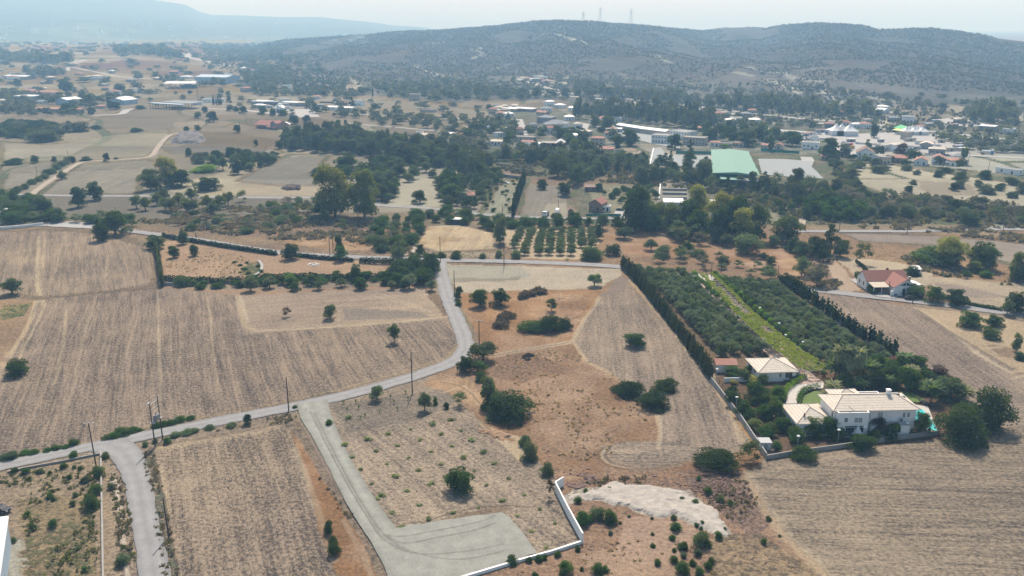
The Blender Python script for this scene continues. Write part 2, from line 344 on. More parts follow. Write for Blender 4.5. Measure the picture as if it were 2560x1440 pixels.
# (name colour) polygons in frame pixels: points, colour, contrast, scrub, furrow (two points or vanishing column), furrow strength, scrub colour
DRY = (.13, .10, .07); GRN = (.05, .07, .03); GRG = (.085, .09, .065); DKB = (.085, .07, .055)
FLD = [
 # broad zones, far to near
 ([(-800,62),(3400,62),(3400,150),(-800,150)], (176,180,184), .6, .45, None, 0, GRN),
 ([(-800,110),(640,110),(900,205),(-800,235)], (172,162,162), .6, .30, None, 0, GRN),
 ([(-800,225),(900,235),(1250,275),(1250,330),(-800,330)], (168,152,143), .5, .10, None, 0, GRN),
 ([(-800,320),(700,320),(1200,420),(1200,560),(-800,560)], (167,150,136), .5, .12, None, 0, GRN),
 ([(1200,250),(3400,300),(3400,420),(1200,380)], (155,150,145), .5, .55, None, 0, GRN),
 ([(1200,375),(2100,385),(3400,420),(3400,590),(1200,590)], (150,135,120), .8, .62, None, 0, GRN),
 ([(-800,530),(1300,530),(1300,700),(-800,700)], (158,134,112), .9, .5, None, 0, DRY),
 ([(1300,560),(3400,560),(3400,760),(1300,760)], (162,132,108), .9, .40, None, 0, DRY),
 ([(600,150),(3400,140),(3400,312),(1230,262),(900,236),(600,222)], (138,142,150), .8, .55, None, 0, (.045,.055,.04)),
 # far left plain patches
 ([(0,108),(180,112),(330,130),(420,150),(250,160),(0,140)], (176,165,163), .5, .1, None, 0, GRN),
 ([(130,145),(420,150),(470,170),(300,178),(130,165)], (178,163,158), .5, .05, None, 0, GRN),
 ([(200,155),(330,150),(480,160),(560,180),(480,196),(300,190),(215,175)], (165,148,145), .5, .12, None, 0, GRN),
 ([(0,170),(200,165),(420,200),(420,228),(0,215)], (172,157,148), .5, .10, None, 0, GRN),
 ([(560,170),(720,185),(640,200),(520,190)], (170,155,150), .5, .1, None, 0, GRN),
 ([(640,150),(790,162),(720,168),(640,158)], (192,178,172), .4, .1, None, 0, GRN),
 ([(700,142),(830,140),(820,150),(730,152)], (190,178,172), .4, .1, None, 0, GRN),
 ([(745,195),(880,195),(900,228),(740,222)], (178,162,155), .5, .05, None, 0, GRN),
 ([(590,238),(900,243),(1120,264),(1230,280),(1235,292),(1100,278),(900,268),(640,252)], (178,162,150), .3, .0, ((640,246),(1100,270)), .4, GRN),
 ([(0,236),(240,232),(430,238),(640,244),(600,262),(300,265),(0,260)], (172,158,148), .5, .1, None, 0, GRN),
 ([(230,300),(340,268),(470,276),(600,300),(560,318),(400,322),(180,318)], (158,143,135), .5, .0, ((240,312),(440,285)), .6, GRN),
 ([(0,290),(200,290),(215,305),(150,315),(0,310)], (156,142,135), .5, .0, None, 0, GRN),
 ([(480,290),(700,283),(830,300),(800,320),(620,318),(460,305)], (146,132,128), .4, .0, None, 0, GRN),
 ([(430,305),(560,302),(640,318),(600,330),(450,325)], (178,160,145), .5, .1, None, 0, GRN),
 ([(0,352),(120,362),(230,345),(330,330),(420,322),(430,338),(370,390),(200,402),(0,405)], (170,153,136), .6, .1, ((150,380),(330,345)), .3, (.12,.13,.07)),
 ([(415,330),(600,332),(720,352),(700,375),(560,362),(430,360)], (156,138,124), .7, .3, None, 0, DRY),
 ([(440,332),(505,330),(510,358),(430,356)], (140,132,130), .5, .1, None, 0, DRY),
 ([(395,362),(560,362),(680,372),(712,380),(690,385),(430,385)], (150,140,136), .4, .0, ((420,372),(680,376)), .5, GRN),
 ([(0,412),(150,400),(110,440),(70,460),(0,478)], (163,147,135), .6, .0, ((20,460),(120,415)), .9, GRN),
 ([(95,486),(200,412),(372,398),(410,415),(360,440),(345,484)], (164,147,135), .6, .0, ((150,480),(340,410)), .9, GRN),
 ([(540,400),(700,392),(690,430),(560,470),(440,480),(400,470),(560,430)], (196,174,148), .5, .1, None, 0, DRY),
 ([(590,452),(640,425),(725,385),(826,388),(800,410),(815,440),(812,462),(700,464)], (162,148,136), .5, .0, ((640,455),(760,395)), .9, GRN),
 ([(500,462),(640,462),(812,466),(812,490),(480,488)], (190,165,140), .6, .12, None, 0, DRY),
 ([(85,488),(345,490),(420,492),(720,497),(640,548),(340,552),(180,548),(70,515)], (139,128,120), .5, .05, None, .0, GRN),
 ([(0,488),(90,495),(150,530),(110,560),(0,560)], (130,125,105), .8, .6, None, 0, GRN),
 # middle bands
 ([(870,285),(1010,300),(1290,330),(1290,300),(1100,280),(900,268)], (180,162,146), .5, .15, None, 0, GRN),
 ([(870,312),(1010,322),(1140,333),(1060,345),(900,328)], (150,138,132), .4, .0, None, 0, GRN),
 ([(1085,300),(1150,308),(1155,330),(1090,325)], (160,145,137), .4, 0, ((1090,325),(1110,303)), .7, GRN),
 ([(1150,308),(1235,310),(1230,335),(1155,330)], (186,165,148), .4, 0.05, None, 0, GRN),
 ([(1345,322),(1440,322),(1430,345),(1350,342)], (168,153,142), .4, 0.05, None, 0, GRN),
 ([(1555,362),(1625,362),(1610,410),(1560,395)], (172,148,132), .5, 0.15, None, 0, GRN),
 ([(975,415),(1100,410),(1190,430),(1160,440),(1115,470),(1115,520),(960,515),(960,470)], (192,172,150), .5, .05, ((980,500),(1100,440)), .2, GRN),
 ([(1215,412),(1310,420),(1320,440),(1215,435)], (172,142,125), .8, .2, None, 0, DRY),
 ([(1255,450),(1310,450),(1285,540),(1200,535)], (168,160,135), .6, .2, ((1205,530),(1275,455)), .8, (.09,.11,.05)),
 ([(1322,440),(1440,445),(1430,500),(1440,545),(1290,545)], (160,142,130), .5, .0, ((1300,540),(1345,450)), .9, GRN),
 ([(1360,510),(1450,505),(1440,545),(1355,545)], (182,165,146), .4, 0, None, 0, GRN),
 ([(1325,440),(1420,440),(1430,420),(1560,440),(1480,470),(1330,460)], (160,128,112), .8, .35, None, 0, DRY),
 ([(1490,440),(1560,425),(1600,440),(1580,475),(1490,470)], (160,132,112), .8, .3, None, 0, DRY),
 ([(1470,460),(1640,465),(1640,540),(1500,540)], (165,150,125), .7, .5, None, 0, (.05,.085,.04)),
 ([(1640,455),(1720,455),(1720,500),(1640,505)], (175,158,145), .5, .1, None, 0, DRY),
 ([(1895,500),(2010,500),(2005,560),(1900,560)], (165,155,130), .8, .5, None, 0, (.05,.085,.04)),
 # right side middle distance
 ([(2100,412),(2200,405),(2330,430),(2420,440),(2560,462),(2700,490),(2700,530),(2400,505),(2230,492),(2130,455)], (194,172,148), .5, .08, ((2150,440),(2400,480)), .2, GRN),
 ([(2290,450),(2420,460),(2450,490),(2320,485)], (170,150,135), .6, .1, None, 0, DRY),
 ([(2060,238),(2300,250),(2450,268),(2600,300),(2600,312),(2300,290),(2180,275)], (163,152,146), .4, .05, None, 0, GRN),
 ([(2200,284),(2330,290),(2300,310),(2220,305)], (165,152,145), .4, .1, None, 0, GRN),
 ([(1800,285),(1940,298),(1935,310),(1860,302)], (172,160,150), .4, .1, None, 0, GRN),
 ([(1430,205),(1560,212),(1500,235),(1430,232)], (160,152,146), .4, .1, None, 0, GRN),
 ([(1320,190),(1420,192),(1430,210),(1340,208)], (190,175,160), .5, .2, None, 0, GRN),
 ([(1160,250),(1420,250),(1420,275),(1160,272)], (162,148,140), .5, .25, None, 0, GRN),
 ([(1560,258),(1700,262),(1690,272),(1560,270)], (178,166,155), .5, .1, None, 0, GRN),
 ([(2380,295),(2560,285),(2560,305),(2400,310)], (190,178,165), .4, .1, None, 0, GRN),
 ([(1590,360),(1640,358),(1690,375),(1780,380),(1790,440),(1620,440)], (160,150,140), .5, .3, None, 0, GRN),
 ([(2080,330),(2560,380),(2560,440),(2300,410),(2080,385)], (176,168,158), .6, .25, None, 0, GRN),
 ([(2030,560),(2250,548),(2420,570),(2560,590),(2020,575)], (160,140,118), .8, .35, None, 0, DRY),
 ([(2460,530),(2560,535),(2560,572),(2420,572)], (180,172,160), .6, .5, None, 0, GRN),
 ([(2105,582),(2200,583),(2330,588),(2480,600),(2600,612),(2600,680),(2450,640),(2330,612),(2150,603)], (163,147,136), .5, .0, ((2140,590),(2500,640)), .7, GRN),
 # brown ground round the olive yard and east of it
 ([(1520,572),(1640,578),(1690,590),(1660,610),(1560,600),(1510,600)], (172,135,112), .5, .15, None, 0, DRY),
 ([(1555,610),(1700,605),(1800,625),(1960,620),(2010,660),(2020,700),(1960,690),(1850,660),(1640,640),(1560,632)], (176,135,110), .5, .18, None, 0, DRY),
 ([(1950,650),(2000,640),(2030,700),(1960,712)], (190,148,112), .4, .1, None, 0, DRY),
 ([(2010,640),(2060,640),(2110,720),(2080,735),(2030,700)], (158,130,115), .8, .5, None, 0, DRY),
 ([(2055,645),(2085,640),(2150,725),(2100,735)], (190,165,142), .5, .1, None, 0, DRY),
 ([(2090,640),(2240,655),(2330,680),(2330,710),(2270,740),(2180,735)], (190,172,148), .5, .1, None, 0, GRN),
 ([(2320,690),(2450,700),(2600,715),(2600,775),(2440,762),(2350,735)], (186,164,138), .6, .08, ((2350,700),(2560,740)), .6, DRY),
 ([(2340,705),(2440,720),(2540,745),(2440,745),(2350,725)], (160,142,130), .6, .05, ((2350,700),(2560,740)), .5, DRY),
 # fields north of road B
 ([(300,545),(640,556),(860,556),(1040,575),(1035,632),(900,628),(700,602),(420,560)], (156,130,112), .9, .55, None, 0, (.10,.085,.07)),
 ([(690,600),(760,585),(1000,592),(1010,628),(880,625),(760,615)], (178,142,110), .6, .2, None, 0, DRY),
 ([(1062,563),(1150,560),(1242,580),(1250,622),(1090,630),(1036,612)], (208,182,142), .5, .0, ((1050,612),(1090,566)), .9, DRY),
 ([(1262,572),(1490,572),(1505,600),(1460,648),(1290,645),(1255,600)], (196,172,144), .5, .05, None, 0, GRN),
 ([(1000,628),(1260,632),(1250,645),(1000,642)], (178,158,135), .7, .5, None, 0, GRN),
 # enclosure behind hedges
 ([(400,598),(620,622),(900,655),(1090,660),(1085,700),(400,702)], (182,150,124), .7, .22, None, 0, DRY),
 ([(620,655),(650,652),(655,680),(600,690)], (160,140,105), .8, .6, None, 0, GRN),
 # big ploughed field on the left
 ([(-200,590),(0,578),(110,573),(200,576),(300,592),(375,615),(392,640),(394,716),(500,722),(596,730),(612,836),(900,812),(1135,797),(1142,865),(1110,900),(990,938),(850,978),(640,1020),(400,1064),(235,1104),(-30,1150),(-400,1160)],
   (159,136,119), 1.05, .03, (380,60), 1.0, DRY),
 ([(-200,590),(0,578),(110,573),(200,576),(300,592),(375,615),(392,640),(394,716),(94,745),(60,740),(-200,760)], (163,140,121), .95, .03, (215,60), 1.0, DRY),
 ([(-200,740),(84,740),(88,760),(60,850),(0,925),(-200,980)], (165,136,112), .8, .25, None, 0, DRY),
 ([(0,765),(85,755),(60,790),(0,800)], (140,130,95), .9, .6, None, 0, GRN),
 ([(394,716),(600,725),(1070,712),(1090,735),(600,737)], (172,142,118), .7, .25, None, 0, DRY),
 ([(598,738),(800,728),(1062,718),(1092,760),(1138,798),(900,812),(780,822),(628,832),(612,790)], (178,152,130), .7, .02, ((640,800),(1080,770)), .7, DRY),
 ([(850,770),(1050,778),(1075,792),(860,800)], (155,138,126), .6, .0, ((640,800),(1080,785)), .7, DRY),
 ([(1060,720),(1100,735),(1130,795),(1110,790),(1080,750)], (158,132,112), .9, .55, None, 0, DRY),
 # ground between road and lane
 ([(1108,660),(1550,672),(1552,690),(1500,722),(1290,726),(1150,732),(1128,700)], (190,172,150), .6, .06, ((1180,700),(1480,700)), .4, DRY),
 ([(1118,664),(1300,664),(1325,690),(1270,704),(1125,700)], (172,166,152), .5, .05, None, 0, DRY),
 ([(1130,695),(1260,697),(1300,690),(1290,702),(1130,706)], (150,142,130), .6, .1, None, 0, DRY),
 ([(1120,700),(1150,730),(1165,790),(1200,870),(1180,880),(1150,790)], (150,135,112), .9, .45, None, 0, GRN),
 ([(1150,735),(1290,727),(1500,724),(1498,745),(1432,852),(1330,866),(1240,885),(1205,868),(1170,800)], (176,131,96), .8, .12, None, 0, (.16,.11,.075)),
 ([(1380,745),(1480,735),(1440,830),(1400,780)], (168,128,100), .8, .45, None, 0, DRY),
 ([(1150,880),(1230,886),(1430,858),(1540,935),(1640,1030),(1652,1105),(1500,1112),(1500,1150),(1570,1178),(1660,1172),(1745,1152),(1740,1175),(1650,1195),(1400,1190),(1330,1140),(1310,1090),(1240,1075),(1190,1050),(1130,985),(1050,962)],
   (166,130,104), .8, .26, None, 0, (.20,.165,.14)),
 ([(1060,955),(1160,935),(1215,1000),(1190,1020),(1110,990)], (182,142,106), .7, .1, None, 0, DRY),
 ([(1250,890),(1330,885),(1420,920),(1300,960),(1230,940)], (156,124,104), .9, .4, None, 0, DRY),
 ([(1560,690),(1500,742),(1432,852),(1470,905),(1540,937),(1642,1032),(1652,1105),(1640,1160),(1740,1150),(1858,1112),(1832,1040),(1790,962),(1705,862),(1620,762)],
   (163,141,124), .95, .02, (1490,60), .8, DRY),
 ([(1550,688),(1580,700),(1560,730),(1510,740)], (146,130,122), .6, .0, None, 0, DRY),
 ([(1497,1128),(1530,1108),(1610,1103),(1690,1108),(1745,1122),(1700,1158),(1600,1174),(1530,1162)], (170,148,128), .95, .02, ((1520,1150),(1650,1150)), .9, DRY),
 # lane side orange weeds, plot with weeds, ploughed plots
 ([(375,1112),(560,1080),(715,1052),(745,1040),(760,1080),(800,1140),(850,1220),(900,1300),(985,1440),(430,1440),(400,1300),(360,1150)], (150,132,115), .9, .45, None, 0, (.10,.085,.065)),
 ([(388,1122),(560,1092),(700,1064),(722,1075),(760,1190),(800,1300),(838,1440),(838,1560),(445,1560),(440,1440),(412,1290),(395,1180)], (168,144,122), 1.35, .0, (300,60), .8, DRY),
 ([(722,1078),(748,1105),(790,1165),(850,1260),(900,1340),(945,1440),(980,1520),(870,1520),(838,1420),(800,1320),(770,1200)], (168,121,84), .7, .1, None, 0, (.16,.11,.075)),
 ([(815,1015),(1000,982),(1110,978),(1190,1040),(1240,1075),(1300,1092),(1312,1140),(1400,1212),(1418,1262),(1456,1355),(1345,1388),(1160,1440),(985,1440),(930,1262),(850,1112),(835,1060)],
   (173,150,129), 1.0, .03, ((1103,1043),(1283,1173)), .7, DRY),
 ([(825,1015),(1000,985),(1100,975),(1150,1000),(1040,1050),(870,1080)], (150,134,119), .9, .15, ((1103,1043),(1283,1173)), .4, DRY),
 ([(1190,1050),(1240,1072),(1300,1092),(1310,1140),(1290,1150),(1230,1090)], (195,172,142), .5, .0, None, 0, DRY),
 ([(1010,1335),(1255,1282),(1280,1272),(1250,1262),(1000,1320)], (150,128,110), .8, .3, None, 0, DRY),
 # lower left yard
 ([(-400,1178),(0,1172),(150,1150),(262,1130),(300,1160),(325,1280),(335,1400),(345,1560),(-400,1560)], (166,145,122), .9, .35, None, 0, (.075,.085,.04)),
 ([(40,1250),(230,1230),(240,1440),(60,1440)], (158,138,108), .9, .55, None, 0, (.085,.085,.045)),
 ([(10,1360),(50,1350),(60,1440),(10,1440)], (176,172,158), .5, .05, None, 0, DRY),
 ([(265,1150),(300,1160),(330,1300),(345,1440),(300,1440),(290,1300)], (165,145,128), .9, .45, None, 0, GRG),
 ([(352,1130),(385,1125),(400,1210),(425,1300),(445,1440),(420,1500),(398,1380),(380,1250)], (150,135,120), .9, .6, None, 0, GRG),
 # rocky ground and chalk heap, big field at the lower right
 ([(1380,1185),(1560,1180),(1860,1170),(1900,1240),(1960,1330),(2070,1440),(2140,1560),(1100,1560),(1160,1440),(1345,1390),(1458,1358),(1425,1270),(1395,1215)], (164,131,110), .9, .22, None, 0, (.12,.095,.065)),
 ([(1440,1380),(1560,1370),(1700,1400),(1720,1440),(1500,1440)], (178,146,124), .6, .1, None, 0, DRY),
 ([(1560,1290),(1720,1300),(1760,1350),(1650,1420),(1540,1380)], (182,150,130), .6, .08, None, 0, DRY),
 ([(1700,1180),(1850,1178),(1900,1250),(1930,1310),(1880,1340),(1820,1300),(1760,1240)], (146,120,108), 1.0, .5, None, 0, (.20,.15,.13)),
 ([(1780,1340),(1900,1330),(2000,1400),(2060,1440),(2100,1500),(1760,1500)], (160,136,112), 1.0, .5, None, 0, (.11,.09,.065)),
 ([(1405,1240),(1440,1222),(1520,1212),(1575,1208),(1640,1215),(1720,1225),(1770,1270),(1800,1300),(1830,1335),(1790,1335),(1740,1320),(1690,1290),(1640,1295),(1590,1280),(1560,1262),(1500,1252),(1450,1250),(1420,1262)], (196,182,168), 1.1, .3, None, 0, (.3,.26,.2)),
 ([(1855,1178),(2000,1152),(2200,1112),(2450,1088),(2560,1062),(3300,1000),(3300,1700),(2180,1700),(2070,1440),(1962,1332),(1902,1242)], (160,140,120), .95, .0, ((2000,1282),(2500,1300)), 1.0, DRY),
 ([(1765,1160),(1800,1140),(1880,1120),(1910,1140),(1900,1160),(1860,1175),(1780,1182)], (170,130,100), .8, .3, None, 0, DRY),
 # fields east of the grove
 ([(1985,722),(2100,738),(2225,756),(2292,772),(2390,836),(2480,890),(2570,945),(2800,1060),(2800,1090),(2560,1066),(2440,1085),(2350,950),(2235,880),(2120,810),(2040,752)], (161,139,123), .85, .02, ((2177,763),(2294,845)), .8, DRY),
 ([(2292,768),(2420,782),(2560,805),(3000,860),(3000,1100),(2570,945),(2480,890),(2390,836)], (192,168,138), .6, .08, None, 0, DRY),
 ([(2460,860),(2540,870),(2560,900),(2500,890)], (165,140,118), .7, .3, None, 0, DRY),
 # villa garden
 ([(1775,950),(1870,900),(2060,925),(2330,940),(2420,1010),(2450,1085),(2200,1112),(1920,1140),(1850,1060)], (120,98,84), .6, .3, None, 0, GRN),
 ([(1780,962),(1800,965),(1880,1090),(1905,1135),(1870,1100)], (188,145,100), .8, .2, None, 0, DRY),
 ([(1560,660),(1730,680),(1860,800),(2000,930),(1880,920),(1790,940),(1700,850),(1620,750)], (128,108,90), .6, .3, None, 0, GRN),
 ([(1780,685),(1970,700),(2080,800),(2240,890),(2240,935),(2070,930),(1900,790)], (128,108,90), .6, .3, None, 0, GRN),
]
# lighter or darker lines: points, width in m, colour, contrast
STR = [
 ([(96,590),(94,660),(92,712),(103,745),(112,765)], 1.7, (198,172,138)), ([(112,590),(108,660),(100,715)], 1.0, (185,160,130)),
 ([(92,750),(80,790),(50,850),(0,925),(-60,1010)], 1.6, (200,176,142)), ([(112,762),(95,800),(70,850),(40,915)], .9, (190,166,134)),
 ([(394,716),(396,800),(399,900),(402,1000)], .9, (186,162,132)), ([(160,590),(130,700)], .8, (186,160,132)), ([(165,750),(160,860),(135,960)], 1.1, (184,160,132)),
 ([(240,740),(205,860),(185,960),(160,1040)], .9, (182,158,130)), ([(520,740),(530,850),(545,980)], .9, (182,158,130)), ([(265,690),(268,640)], 1.2, (190,165,135)),
 ([(594,736),(604,790),(612,815),(640,826),(760,822),(900,812),(1010,803),(1080,795),(1140,788)], 2.0, (198,172,138)),
 ([(603,740),(616,788),(622,806)], 1.2, (200,176,145)), ([(930,738),(1000,755),(1060,776)], 1.0, (196,172,142)), ([(940,730),(1010,752),(1080,780)], 1.0, (196,172,142)),
 ([(0,1148),(240,1100),(400,1060),(640,1018),(850,972),(990,934),(1110,898),(1140,870)], 1.4, (172,146,112)),
 ([(1235,886),(1330,868),(1425,853)], 1.0, (202,176,145)), ([(1235,893),(1330,874),(1425,858)], .9, (202,176,145)),
 ([(1500,742),(1460,800),(1432,852),(1466,905),(1535,938)], 1.6, (196,172,142)),
 ([(1575,700),(1640,775),(1710,860),(1780,945),(1830,1040),(1852,1105)], 1.8, (190,164,134)),
 ([(1642,1035),(1652,1080),(1645,1120)], 1.3, (200,178,146)), ([(1500,1125),(1505,1150),(1560,1172),(1640,1170),(1740,1150)], 1.0, (150,122,100)),
 ([(1520,1130),(1530,1150),(1580,1162),(1650,1155)], .7, (168,140,116)), ([(1535,1125),(1590,1112),(1660,1118)], .6, (172,146,122)),
 ([(1560,1130),(1580,1148),(1640,1150)], .6, (168,142,118)),
 ([(1866,1182),(1905,1255),(1960,1338),(2075,1445)], 3.0, (184,160,132)), ([(1880,1185),(2000,1160),(2200,1122)], 2.2, (178,154,128)),
 ([(1410,1195),(1640,1190),(1850,1180)], 1.2, (180,138,104)),
 ([(1110,980),(1160,965),(1190,990),(1200,1015)], .7, (205,182,148)), ([(1100,955),(1150,965),(1180,985),(1210,1020)], .6, (140,112,90)),
 ([(1190,1040),(1210,1060),(1225,1075)], 1.0, (150,120,96)), ([(1225,1080),(1262,1092),(1280,1100)], 1.6, (160,126,98)),
 ([(1010,1325),(1100,1290),(1180,1270),(1270,1262),(1330,1268)], .35, (110,95,82)),
 ([(850,1220),(900,1300),(940,1370),(975,1440)], .35, (105,90,78)), ([(760,1070),(800,1140),(860,1240)], 1.1, (150,132,120)),
 ([(735,1120),(765,1190),(800,1290),(835,1400)], 1.6, (190,166,136)), ([(860,1300),(905,1380),(930,1440)], 1.2, (176,150,126)),
 ([(405,1165),(412,1210),(425,1290),(445,1400)], .9, (185,158,128)), ([(395,1120),(560,1095),(690,1068)], 2.4, (190,164,134)),
 ([(278,1200),(295,1240),(302,1300),(312,1400),(318,1440)], .9, (205,188,170)), ([(282,1190),(296,1215),(292,1240)], .6, (215,200,185)),
 ([(2290,770),(2340,800),(2400,845),(2440,880),(2480,905),(2580,960)], 2.0, (205,182,148)), ([(2500,868),(2450,872),(2440,880)], 1.6, (205,182,148)),
 ([(2292,772),(2390,838),(2480,892),(2575,948)], .8, (135,115,100)),
 ([(2230,450),(2300,470),(2360,495)], 2.5, (178,152,130)),
 ([(1350,85),(1420,88)], 11, (204, 206, 204)), ([(1392,85),(1430,98),(1468,111)], 15, (214, 210, 204)), ([(1038,165),(1070,178),(1102,193)], 15, (210, 204, 196)),
 ([(1840,183),(1880,190)], 13, (204, 192, 182)), ([(1920,200),(1960,215),(2000,232)], 15, (204, 192, 180)), ([(1640,140),(1680,160)], 13, (204, 196, 190)),
 ([(2045,228),(2080,245),(2120,262)], 11, (206, 194, 180)), ([(2050,228),(2110,226),(2160,240),(2240,256)], 13, (196, 184, 172)),
 ([(1870,168),(1940,180),(1990,200),(2060,205)], 13, (192, 186, 179)), ([(1180,125),(1195,120),(1205,140),(1185,145)], 20, (200, 194, 192)),
 ([(1070,110),(1125,100)], 10, (196, 198, 198)), ([(1230,175),(1270,163)], 11, (196, 188, 182)),
 ([(1080,110),(1100,105)], 8, (200, 200, 200)), ([(900,107),(930,100)], 8, (196, 198, 198)),
 ([(1308,192),(1320,205),(1350,215),(1385,224)], 15, (214, 202, 190)), ([(870,232),(900,215),(880,200)], 10, (206, 192, 180)),
 ([(2200,318),(2225,300),(2240,285),(2225,276)], 8, (219, 204, 182)),
]
for rr, cc in ((1.0, (128, 104, 84)), (.9, (196, 172, 145)), (.8, (130, 106, 86))):
    STR.append(([(1590+96*rr*math.cos(t_), 1138+36*rr*math.sin(t_)) for t_ in [math.pi*(.55+.09*k) for k in range(8)]], .6, cc))
def in_poly(u, v, pts):
    c = np.zeros(u.shape, bool); n = len(pts); j = n-1
    for i in range(n):
        xi, yi = pts[i]; xj, yj = pts[j]
        if yi != yj:
            k = ((yi > v) != (yj > v)) & (u < (xj-xi)*(v-yi)/(yj-yi)+xi); c ^= k
        j = i
    return c
def build_ground():
    us = np.concatenate([np.linspace(-1500, -120, 60, endpoint=False), np.arange(-120, 2680, 2.6), np.linspace(2680, 4060, 60)])
    pys = [1500.]
    while pys[-1] > 262: pys.append(pys[-1]-2.3)
    ys = [plane(0, q)[1] for q in pys]
    while ys[-1] < 4000: ys.append(ys[-1]+11)
    while ys[-1] < 9300: ys.append(ys[-1]+75)
    while ys[-1] < 12500: ys.append(ys[-1]+400)
    ys = np.array(ys)
    U, Y = np.meshgrid(us, ys)
    X = (U-1280)*Y*cp/F
    Z0 = height(X, Y)
    # small unevenness in rough places is added after painting
    sh = X.shape; X = X.ravel(); Y = Y.ravel(); Z = Z0.ravel().copy()
    jx = (fbm(X/2.2, Y/2.2, 41, 2)-.5)*2.4+(fbm(X/17, Y/17, 43, 2)-.5)*4
    jy = (fbm(X/2.2+50, Y/2.2, 42, 2)-.5)*2.4+(fbm(X/17+50, Y/17, 44, 2)-.5)*4
    amp = np.clip(Y/260, .35, 8); amp = np.where(Y > 1100, 10, amp)
    u, v = proj(X+jx*amp*.45, Y+jy*amp*.45, Z)
    n = len(X)
    tcol = np.tile(np.array(DEF, float), (n, 1)); par = np.tile(np.array([.8, .3, 0.]), (n, 1)); sc = np.tile(np.array(DRY), (n, 1)); fur = np.zeros((n, 3))
    hill = (height(X, Y, True)[1] > 1) & (Y > 800)
    for pts, c, con, scr, fs, fst, scc in FLD:
        a = np.array(pts, float)
        bb = np.where((u >= a[:,0].min()) & (u <= a[:,0].max()) & (v >= a[:,1].min()) & (v <= a[:,1].max()))[0]
        if not len(bb): continue
        k = bb[in_poly(u[bb], v[bb], pts)]
        tcol[k] = c; par[k, 0] = con; par[k, 1] = scr; par[k, 2] = fst if fs else 0; sc[k] = scc
        if fs:
            if isinstance(fs[0], tuple):
                p = plane(*fs[0]); q = plane(*fs[1]); d = np.array([q[0]-p[0], q[1]-p[1]])
            else: d = np.array([(fs[0]-1280)*cp/F, 1.0])
            d /= np.hypot(*d)
            wob = (fbm(X[k]/60, Y[k]/60, 61, 2)-.5)*3
            fur[k, 0] = X[k]*d[0]+Y[k]*d[1]; fur[k, 1] = -X[k]*d[1]+Y[k]*d[0]+wob
    # hills: maquis over pale soil
    kh = np.where(hill & (proj(X, Y, Z)[1] < 262))[0]
    m = np.clip(height(X[kh], Y[kh], True)[1]/12, 0, 1)
    big = fbm(X[kh]/260, Y[kh]/330, 71, 4)
    hc = np.where((big > .66)[:, None], np.array([134., 138., 150.]), np.array([122., 131., 148.]))
    keep = (Y[kh] < 4200) & (m > .2) & (fbm(X[kh]/60, Y[kh]/80, 72, 3)+m*.9 > .62)
    kk = kh[keep]; tcol[kk] = hc[keep]; par[kk, 0] = .9; par[kk, 1] = np.where(big[keep] > .56, .42, .62); sc[kk] = (.058, .06, .048); par[kk, 2] = 0
    kf = kh[Y[kh] >= 4200]; tcol[kf] = (150, 178, 194); par[kf, 0] = .3; par[kf, 1] = .4; sc[kf] = (.05, .06, .04)
    fb = kf[(fbm(X[kf]/500, Y[kf]/900, 73, 4) > .57)]; tcol[fb] = (160, 184, 197)
    XY = np.stack([X+jx*amp*.12, Y+jy*amp*.12], 1)
    for pts, wd, c in STR:
        P = np.array([gnd(*q)[:2] for q in pts])
        r = wd/2+1
        bb = np.where((XY[:,0] > P[:,0].min()-r) & (XY[:,0] < P[:,0].max()+r) & (XY[:,1] > P[:,1].min()-r) & (XY[:,1] < P[:,1].max()+r))[0]
        if not len(bb): continue
        dm = np.full(len(bb), 1e9)
        for i in range(len(P)-1):
            a = P[i]; b = P[i+1]; ab = b-a; t = np.clip(((XY[bb]-a)@ab)/(ab@ab+1e-9), 0, 1)
            dm = np.minimum(dm, np.hypot(*(XY[bb]-a-t[:,None]*ab).T))
        wgt = np.clip((wd/2*1.3-dm)/(wd*.35), 0, 1)*.8
        tcol[bb] = tcol[bb]*(1-wgt[:,None])+np.array(c)*wgt[:,None]
        par[bb, 1] *= 1-wgt; par[bb, 0] *= 1-.4*wgt
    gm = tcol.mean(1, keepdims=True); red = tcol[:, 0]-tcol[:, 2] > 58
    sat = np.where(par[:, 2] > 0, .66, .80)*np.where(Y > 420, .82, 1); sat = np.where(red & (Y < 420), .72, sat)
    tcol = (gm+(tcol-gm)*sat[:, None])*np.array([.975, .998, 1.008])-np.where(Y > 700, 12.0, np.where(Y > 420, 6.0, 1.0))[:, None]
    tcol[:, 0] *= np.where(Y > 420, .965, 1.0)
    rp = np.clip((fbm(X/9, Y/9, 101, 4)-.5)*5, -1, 1)*red*(Y < 600); tcol = np.where(rp[:, None] > 0, tcol+(np.array([188., 166., 146.])-tcol)*np.abs(rp[:, None])*.45, tcol+(np.array([138., 110., 88.])-tcol)*np.abs(rp[:, None])*.45)
    # patchwork of small fields and hedgerows on the far plain
    fm = np.where((Y > 560) & (Y < 4200) & (height(X, Y, True)[1] < 4))[0]
    wx = (fbm(X[fm]/170, Y[fm]/170, 121, 2)-.5)*120; wy = (fbm(X[fm]/170+9, Y[fm]/170, 122, 2)-.5)*120
    sz = 85+Y[fm]*.02; a_ = (X[fm]+Y[fm]*.25+wx)/sz; ia = np.floor(a_); b_ = (Y[fm]-X[fm]*.2+wy)/(sz*.9)+ia*.37; ib = np.floor(b_)
    hsh = np.modf(np.abs(np.sin(ia*12.9898+ib*78.233)*43758.5453))[0]; edge = np.minimum(np.minimum(a_-ia, 1-a_+ia), np.minimum(b_-ib, 1-b_+ib))*sz
    tcol[fm] = tcol[fm]+((hsh-.5)*30)[:, None]*np.array([1, .95, .85]); eb = (edge < 3.5) & (hsh > .3)
